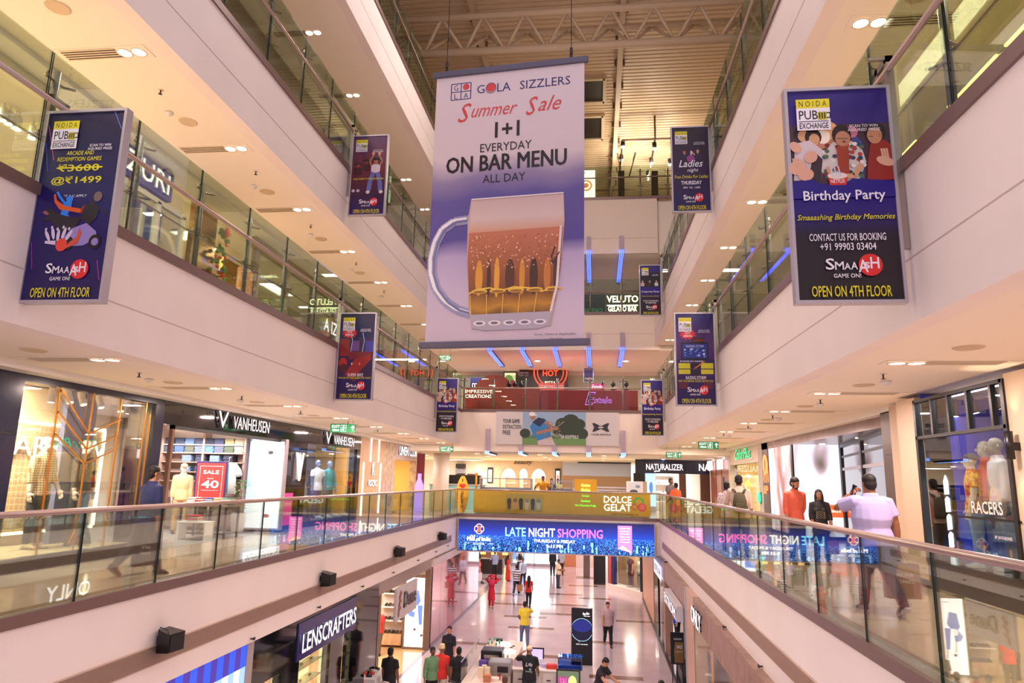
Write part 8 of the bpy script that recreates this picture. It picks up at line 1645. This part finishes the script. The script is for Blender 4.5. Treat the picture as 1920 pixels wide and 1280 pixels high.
person('bearded man in an orange shirt and dark jeans standing before the bright screens', pos, .25, 1.74, dict(legL=(.05, .04), legR=(-.03, .06), armL=(-.15, .1, -.3, -.3), armR=(.04, .14, .22, .04), nod=.35, turn=.35), skin=(170, 116, 86), top=(206, 92, 70), bottom=(34, 40, 66), shoe=(70, 62, 62), sleeve=.78, beard=True, vox=.0105, collar=(206, 92, 70))
pos = at(1543, 1056, z=L1)
m, J = person('woman in a black tunic with white embroidery and glasses beside the man in orange', pos, -.1, 1.50, dict(legL=(.12, .06), legR=(-.05, .08), armR=(.1, .14, .4, -.05), armL=(.12, .18, .3, .02), curlL=1.1), skin=(166, 112, 84), top=(28, 26, 30), bottom=(30, 36, 60), shoe=(110, 70, 60), sleeve=.72, fem=True, hair='long', long_hair=.16, glasses=True, vox=.0105, length=.40)
b = MB(); p = Print(b, lambda u, v, d: (u, -.118-d-.02*(1-abs(u)/.12), v), .0008); z = J['hip'].z+.14
for k in range(7):
    for j in range(8): (p.rect(-.09+.026*k, -.09+.026*k+.013, z+.02*j, z+.02*j+.01, C(196, 180, 160)), setattr(p, 'l', 0)) if (j+k) % 2 or k in (0, 6) else None
b.build('embroidery', m, local=True)
h_ = w2(m, J['wL']+J['fdL']*.09); shopping_bag('small brown bag carried by the woman in the black tunic', h_, .2, .08, .26, mat((130, 86, 66), .6), rz=.3, handle=.2)
pos = at(1385, 905, y=16.8); pos.z = L1
m, J = person('man in a pale pink shirt with an olive backpack seen from behind', pos, PI-.15, 1.78, dict(legL=(.12, .1), legR=(-.1, .2), armL=(.35, .3, 1.1, -.1), armR=(.0, .16, .15, .08)), skin=(140, 94, 70), top=(212, 184, 168), bottom=(96, 90, 84), shoe=(90, 90, 96), sleeve=.72, g=1.12, collar=(212, 184, 168))
B3 = Matrix.Rotation(m.rotation_euler.z, 3, 'Z'); bp = thing('backpack', 'olive green backpack on the man in the pale pink shirt', 'backpack', Vector(m.location), m.rotation_euler.z); z = J['hip'].z; OLV = mat((78, 72, 50), .8)
b = MB(); b.tube([(0, .2, z+.02), (0, .21, z+.08), (0, .215, z+.28), (0, .2, z+.43), (0, .18, z+.47)], [(.13, .06), (.155, .085), (.15, .085), (.11, .06), (.05, .03)], OLV, 16, ref=(1, 0, 0)); b.build('bag_body', bp, local=True)
b = MB(); b.cbox(-.1, .1, .27, .32, z+.06, z+.24, OLV, .02); b.build('pocket', bp, local=True)
for s in (-1, 1): MB().tube([(s*.08, .16, z+.46), (s*.12, .13, z+.53), (s*.135, .0, z+.565), (s*.135, -.1, z+.5), (s*.14, -.1, z+.3), (s*.15, .1, z+.12)], [(.03, .008)]*6, OLV, 8, ref=(1, 0, 0)).build('strap', bp, local=True)
pos = at(1362, 905, y=18.3); pos.z = L1
person('person in a white checked shirt walking beside the olive backpack', pos, PI-.3, 1.64, dict(legR=(.15, .1), legL=(-.1, .2), armR=(.5, .1, 1.9, -.3)), top=(226, 206, 206), bottom=(150, 130, 110), shoe=(90, 80, 80), sleeve=.5, skin=(160, 110, 84), topm=noise_mat('checked_cloth', (232, 220, 220), (196, 160, 166), 30, .8, detail=0))
pos = at(1267, 905, y=27.5); pos.z = L1
person('woman in a bright orange top near the shoe shop', pos, PI+.5, 1.58, dict(armL=(.3, .2, .9, .0)), top=(236, 96, 50), bottom=(180, 90, 60), shoe=(90, 70, 60), sleeve=.4, fem=True, hair='bun', skin=(130, 86, 64))
pos = at(1258, 905, y=29.2); pos.z = L1
person('man in a grey shirt standing behind the orange top near the shoe shop', pos, .6, 1.76, {}, top=(96, 84, 88), bottom=(50, 46, 50), sleeve=.35, skin=(120, 80, 62))
pos = at(1018, 905, y=35.4); pos.z = L1
person('staff member in a yellow shirt and dark cap behind the ice cream counter', pos, PI, 1.78, dict(armL=(.5, .75, .7, .25), armR=(.5, .75, .7, .25), nod=.2), top=(236, 160, 40), bottom=(40, 36, 40), sleeve=.45, hair='cap', haircol=(70, 50, 30), skin=(130, 90, 66))
for k, (px, c) in enumerate(((1034, (60, 60, 90)), (1046, (206, 196, 150)))):
    pos = at(px, 905, y=37.2+.7*k); pos.z = L1; person(['dark haired person in navy behind the short display counter', 'dark haired person in cream behind the short display counter'][k], pos, .2, 1.66, {}, top=c, bottom=BLK, vox=.016)
for k, (px, yy, c) in enumerate(((1081, 38, (50, 46, 50)), (1090, 38.4, (90, 60, 60)), (1153, 37, (60, 60, 66)), (800, 24.0, (44, 44, 56)))):
    pos = at(px, 730, y=yy); pos.z = L2
    if k == 3: pos = Vector((-7.6, 23.5, L2))
    person(['dark haired visitor behind the crimson kiosk under the small pink top sign', 'second dark haired visitor behind the crimson kiosk', 'visitor at the crimson kiosk end near the birthday poster', 'dark dressed visitor behind the railing near the super bike poster'][k], pos, .3*k, 1.72, {}, top=c, bottom=BLK, vox=.016)
# ================================================================== people of the ground floor
def on_floor(px, py): return at(px, py, z=0)
def by_head(px, py, h): p = at(px, py, z=h); p.z = 0; return p
V = .014
person('man in a mauve polo shirt and black trousers walking towards the kiosk', on_floor(1140, 1211), .1, 1.72, dict(WALK, armR=(.2, .12, .6, .1), nod=.1), skin=(196, 146, 116), top=(196, 164, 172), bottom=(28, 26, 32), shoe=(60, 46, 44), sleeve=.36, g=1.1, vox=V, collar=(196, 164, 172))
person('man in a yellow shirt and blue jeans on the phone seen from behind', on_floor(983, 1210), PI, 1.68, dict(legL=(.1, .05), legR=(-.1, .1), stance=.1, armR=(1.15, .45, 3.757, -.56), armL=(.05, .2, .9, -.2), curlR=1.), skin=(120, 80, 60), top=(222, 200, 60), bottom=(96, 106, 140), shoe=(110, 90, 84), sleeve=.36, g=1.1, vox=V)
m, J = person('woman in red with a red scarf over her head and raised arms', on_floor(921, 1139), PI, 1.58, dict(legL=(.12, .08), legR=(-.12, .2), armL=(2.0, .75, 2.6, -.7), armR=(2.0, .75, 2.6, -.7)), skin=(200, 140, 116), top=(206, 36, 62), bottom=(196, 36, 60), shoe=(206, 150, 120), sleeve=.7, fem=True, hair='scarf', haircol=(232, 60, 92), length=.24, vox=V)
MB().tube([J['wL'], J['wL'].lerp(J['head'], .5)+Vector((0, .05, .06)), J['head']+Vector((0, .0, .12)), J['wR'].lerp(J['head'], .5)+Vector((0, .05, .06)), J['wR'], J['wR']+Vector((.0, .1, -.35))], [(.06, .04), (.1, .06), (.12, .07), (.1, .06), (.07, .04), (.1, .02)], mat((226, 50, 80), .8), 12).build('scarf', m, local=True)
def lady(label, px, py, rz, top, bottom, h=1.58, pose=WALK, **k): return person(label, on_floor(px, py), rz, h, pose, top=top, bottom=bottom, fem=True, hair='long', long_hair=.2, vox=.016, skin=(206, 150, 122), **k)
m, J = lady('woman in a pink top and jeans walking near the dark service counter', 897, 1093, 1.2, (236, 136, 136), (110, 120, 160), sleeve=.5); h_ = w2(m, J['wR']); shopping_bag('white shopping bag held by the woman in pink', h_, .34, .12, .5, M_WHITE, rz=1.2, handle=.12)
person('man in a grey green shirt standing by the far left counter', on_floor(884, 1081), .4, 1.76, {}, top=(150, 150, 136), bottom=(60, 50, 54), sleeve=.9, vox=.016, beard=True)
person('man in black standing behind the woman in pink', on_floor(893, 1077), .2, 1.78, {}, top=(40, 36, 40), bottom=(50, 44, 50), sleeve=.9, vox=.016)
person('man in a pale blue shirt facing the service counter', on_floor(927, 1081), PI+.4, 1.72, dict(armL=(.5, .2, 1.2, 0)), top=(176, 186, 226), bottom=(36, 36, 44), sleeve=.9, vox=.016)
m, J = lady('woman in a long red sari with a black shoulder bag', 952, 1089, 1.9, (206, 56, 44), (206, 50, 40), h=1.62, pose={}, length=.03, sleeve=.4); q = w2(m, J['hip']+Vector((.2, .1, .15))); o = MB().tube([(-.02, 0, 0), (0, 0, .2), (0, 0, .42)], [(.05, .12), (.07, .16), (.05, .1)], M_BLACK, 12).tube([(0, 0, .4), (-.06, 0, .6)], .015, M_BLACK, 6).build('shoulder_bag'); o.location = q; tag(o, 'black shoulder bag on the woman in the red sari', 'bag')
STR = nodes_mat('striped_cloth', .8); nt = STR[1]; tc = N(nt, 'ShaderNodeTexCoord'); sp_ = N(nt, 'ShaderNodeSeparateXYZ'); mm = N(nt, 'ShaderNodeMath', operation='MULTIPLY'); mm.inputs[1].default_value = 50; sn = N(nt, 'ShaderNodeMath', operation='SINE'); gt = N(nt, 'ShaderNodeMath', operation='GREATER_THAN'); gt.inputs[1].default_value = .1; mx = N(nt, 'ShaderNodeMixRGB'); mx.inputs[1].default_value = lin((226, 220, 226))+(1,); mx.inputs[2].default_value = lin((40, 52, 84))+(1,)
nt.links.new(tc.outputs['Object'], sp_.inputs[0]); nt.links.new(sp_.outputs['Z'], mm.inputs[0]); nt.links.new(mm.outputs[0], sn.inputs[0]); nt.links.new(sn.outputs[0], gt.inputs[0]); nt.links.new(gt.outputs[0], mx.inputs[0]); nt.links.new(mx.outputs[0], STR[2].inputs['Base Color'])
m, J = person('man in a navy and white striped shirt carrying a tan bag', on_floor(968, 1116), PI-.1, 1.72, WALK2, top=(220, 216, 220), bottom=(44, 44, 56), shoe=(200, 200, 206), sleeve=.36, vox=.016, topm=STR[0]); h_ = w2(m, J['wR']+J['fdR']*.08); shopping_bag('tan paper bag held by the man in stripes', h_, .3, .1, .34, mat((176, 116, 70), .7), rz=.4, handle=.14)
m, J = lady('woman with very long black hair in a red top and black trousers', 991, 1137, PI, (206, 46, 46), (30, 28, 36), pose=WALK, sleeve=.34); 
m, J = person('man in white with a dark backpack near the white glowing storefront', on_floor(974, 1075), PI+.2, 1.72, {}, top=(226, 226, 236), bottom=(50, 50, 60), sleeve=.4, vox=.016); o = MB().tube([(0, .16, 0), (0, .2, .2), (0, .18, .42)], [(.12, .06), (.15, .09), (.1, .06)], M_BLACK, 12, ref=(1, 0, 0)).build('backpack'); o.location = w2(m, J['hip']+Vector((0, .02, .06))); o.rotation_euler = m.rotation_euler; tag(o, 'black backpack on the man near the white glowing storefront', 'backpack')
person('man in a light blue shirt walking towards the man in stripes', on_floor(980, 1099), .2, 1.72, WALK, top=(190, 206, 236), bottom=(40, 44, 60), sleeve=.9, vox=.016)
person('man in a black suit standing beside the white glowing storefront', on_floor(1036, 1078), .3, 1.8, {}, top=(36, 34, 40), bottom=(34, 34, 42), sleeve=.95, vox=.016)
person('man in grey with a dark bag behind the man in cream', on_floor(1052, 1078), .3, 1.76, {}, top=(176, 176, 190), bottom=(56, 48, 50), sleeve=.9, vox=.016)
person('man in a cream shirt looking at his phone', on_floor(1046, 1102), 1.2, 1.7, dict(armL=(.3, .1, 1.4, -.2), armR=(.3, .1, 1.4, -.2), nod=.4), top=(232, 216, 180), bottom=(60, 60, 80), sleeve=.5, vox=.016)
person('man in a black t-shirt at the shoe shop entrance seen from behind', by_head(733, 1213, 1.74), PI-.2, 1.74, dict(armR=(.05, .14, .2, .05)), top=(26, 24, 28), bottom=(46, 44, 52), sleeve=.36, g=1.1, vox=.012, skin=(140, 94, 72))
person('man in a green long sleeved shirt and black trousers', by_head(812, 1212, 1.66), .5, 1.66, dict(armR=(.1, .2, .3, .1)), top=(110, 150, 110), bottom=(36, 34, 38), sleeve=.95, vox=.012, skin=(110, 76, 58))
person('person in a red t-shirt and a knitted cream cap seen from behind', by_head(829, 1208, 1.7), PI, 1.7, {}, top=(214, 50, 44), bottom=(226, 206, 184), sleeve=.36, hair='turban', haircol=(216, 196, 150), vox=.012, g=1.1)
person('woman in a navy top facing the camera behind the red t-shirt', by_head(843, 1173, 1.68), -.1, 1.68, {}, top=(34, 32, 46), bottom=(40, 38, 46), sleeve=.5, fem=True, hair='bun', vox=.012, skin=(196, 146, 116))
person('man in a plain black t-shirt next to the red t-shirt seen from behind', by_head(861, 1212, 1.68), PI+.1, 1.68, {}, top=(24, 23, 26), bottom=(84, 84, 92), sleeve=.36, vox=.012, g=1.1)
person('man in a red polo shirt browsing in the shoe shop', by_head(710, 1136, 1.74), PI+.1, 1.74, dict(armL=(.4, .1, 1.4, -.3)), top=(232, 60, 54), bottom=(110, 100, 84), sleeve=.36, vox=.013, g=1.2)
person('man in black behind the red polo shirt in the shoe shop', by_head(703, 1134, 1.76)+Vector((-.75, 1.3, 0)), PI/2, 1.72, {}, top=(50, 44, 48), bottom=(40, 38, 44), sleeve=.36, vox=.014)
m, J = person('kiosk worker in a printed black t-shirt and cream cap scratching his head', by_head(993, 1208, 1.76), PI, 1.74, dict(armL=(1.1, .9, 3.6, -.75), armR=(.2, .14, .8, .1)), top=(24, 26, 36), bottom=(44, 46, 56), sleeve=.36, hair='cap', haircol=(226, 206, 180), vox=.011, g=1.15, skin=(150, 104, 80))
b = MB(); p = Print(b, lambda u, v, d: (-u, .135+d-.12*u*u, v), .001); z = J['hip'].z; p.text('Life', 0, z+.3, .2, .1, INK_W, .02, .3); p.ell(.04, z+.22, .035, .035, C(130, 170, 170), 14); p.text('Trending', 0, z+.13, .2, .06, C(206, 216, 216), .01, .3); b.build('shirt_print', m, local=True)
person('man in a dark polo shirt bending over the kiosk beside the totem', by_head(1121, 1233, 1.62), 1.0, 1.72, dict(lean=.3, nod=.5, armR=(.7, .2, 1.1, .1), armL=(.6, .1, 1.2, -.1)), top=(40, 36, 46), bottom=(44, 42, 50), sleeve=.36, vox=.011, skin=(206, 150, 120))
person('dark haired person whose head shows at the bottom edge beside the walkway', by_head(1240, 1275, 1.66), 0, 1.66, {}, top=(60, 50, 56), bottom=BLK, vox=.014)
person('curly haired person at the kiosk front whose head shows at the bottom edge', by_head(947, 1266, 1.6), PI, 1.6, {}, top=(90, 60, 50), bottom=BLK, vox=.014, haircol=(90, 60, 44))
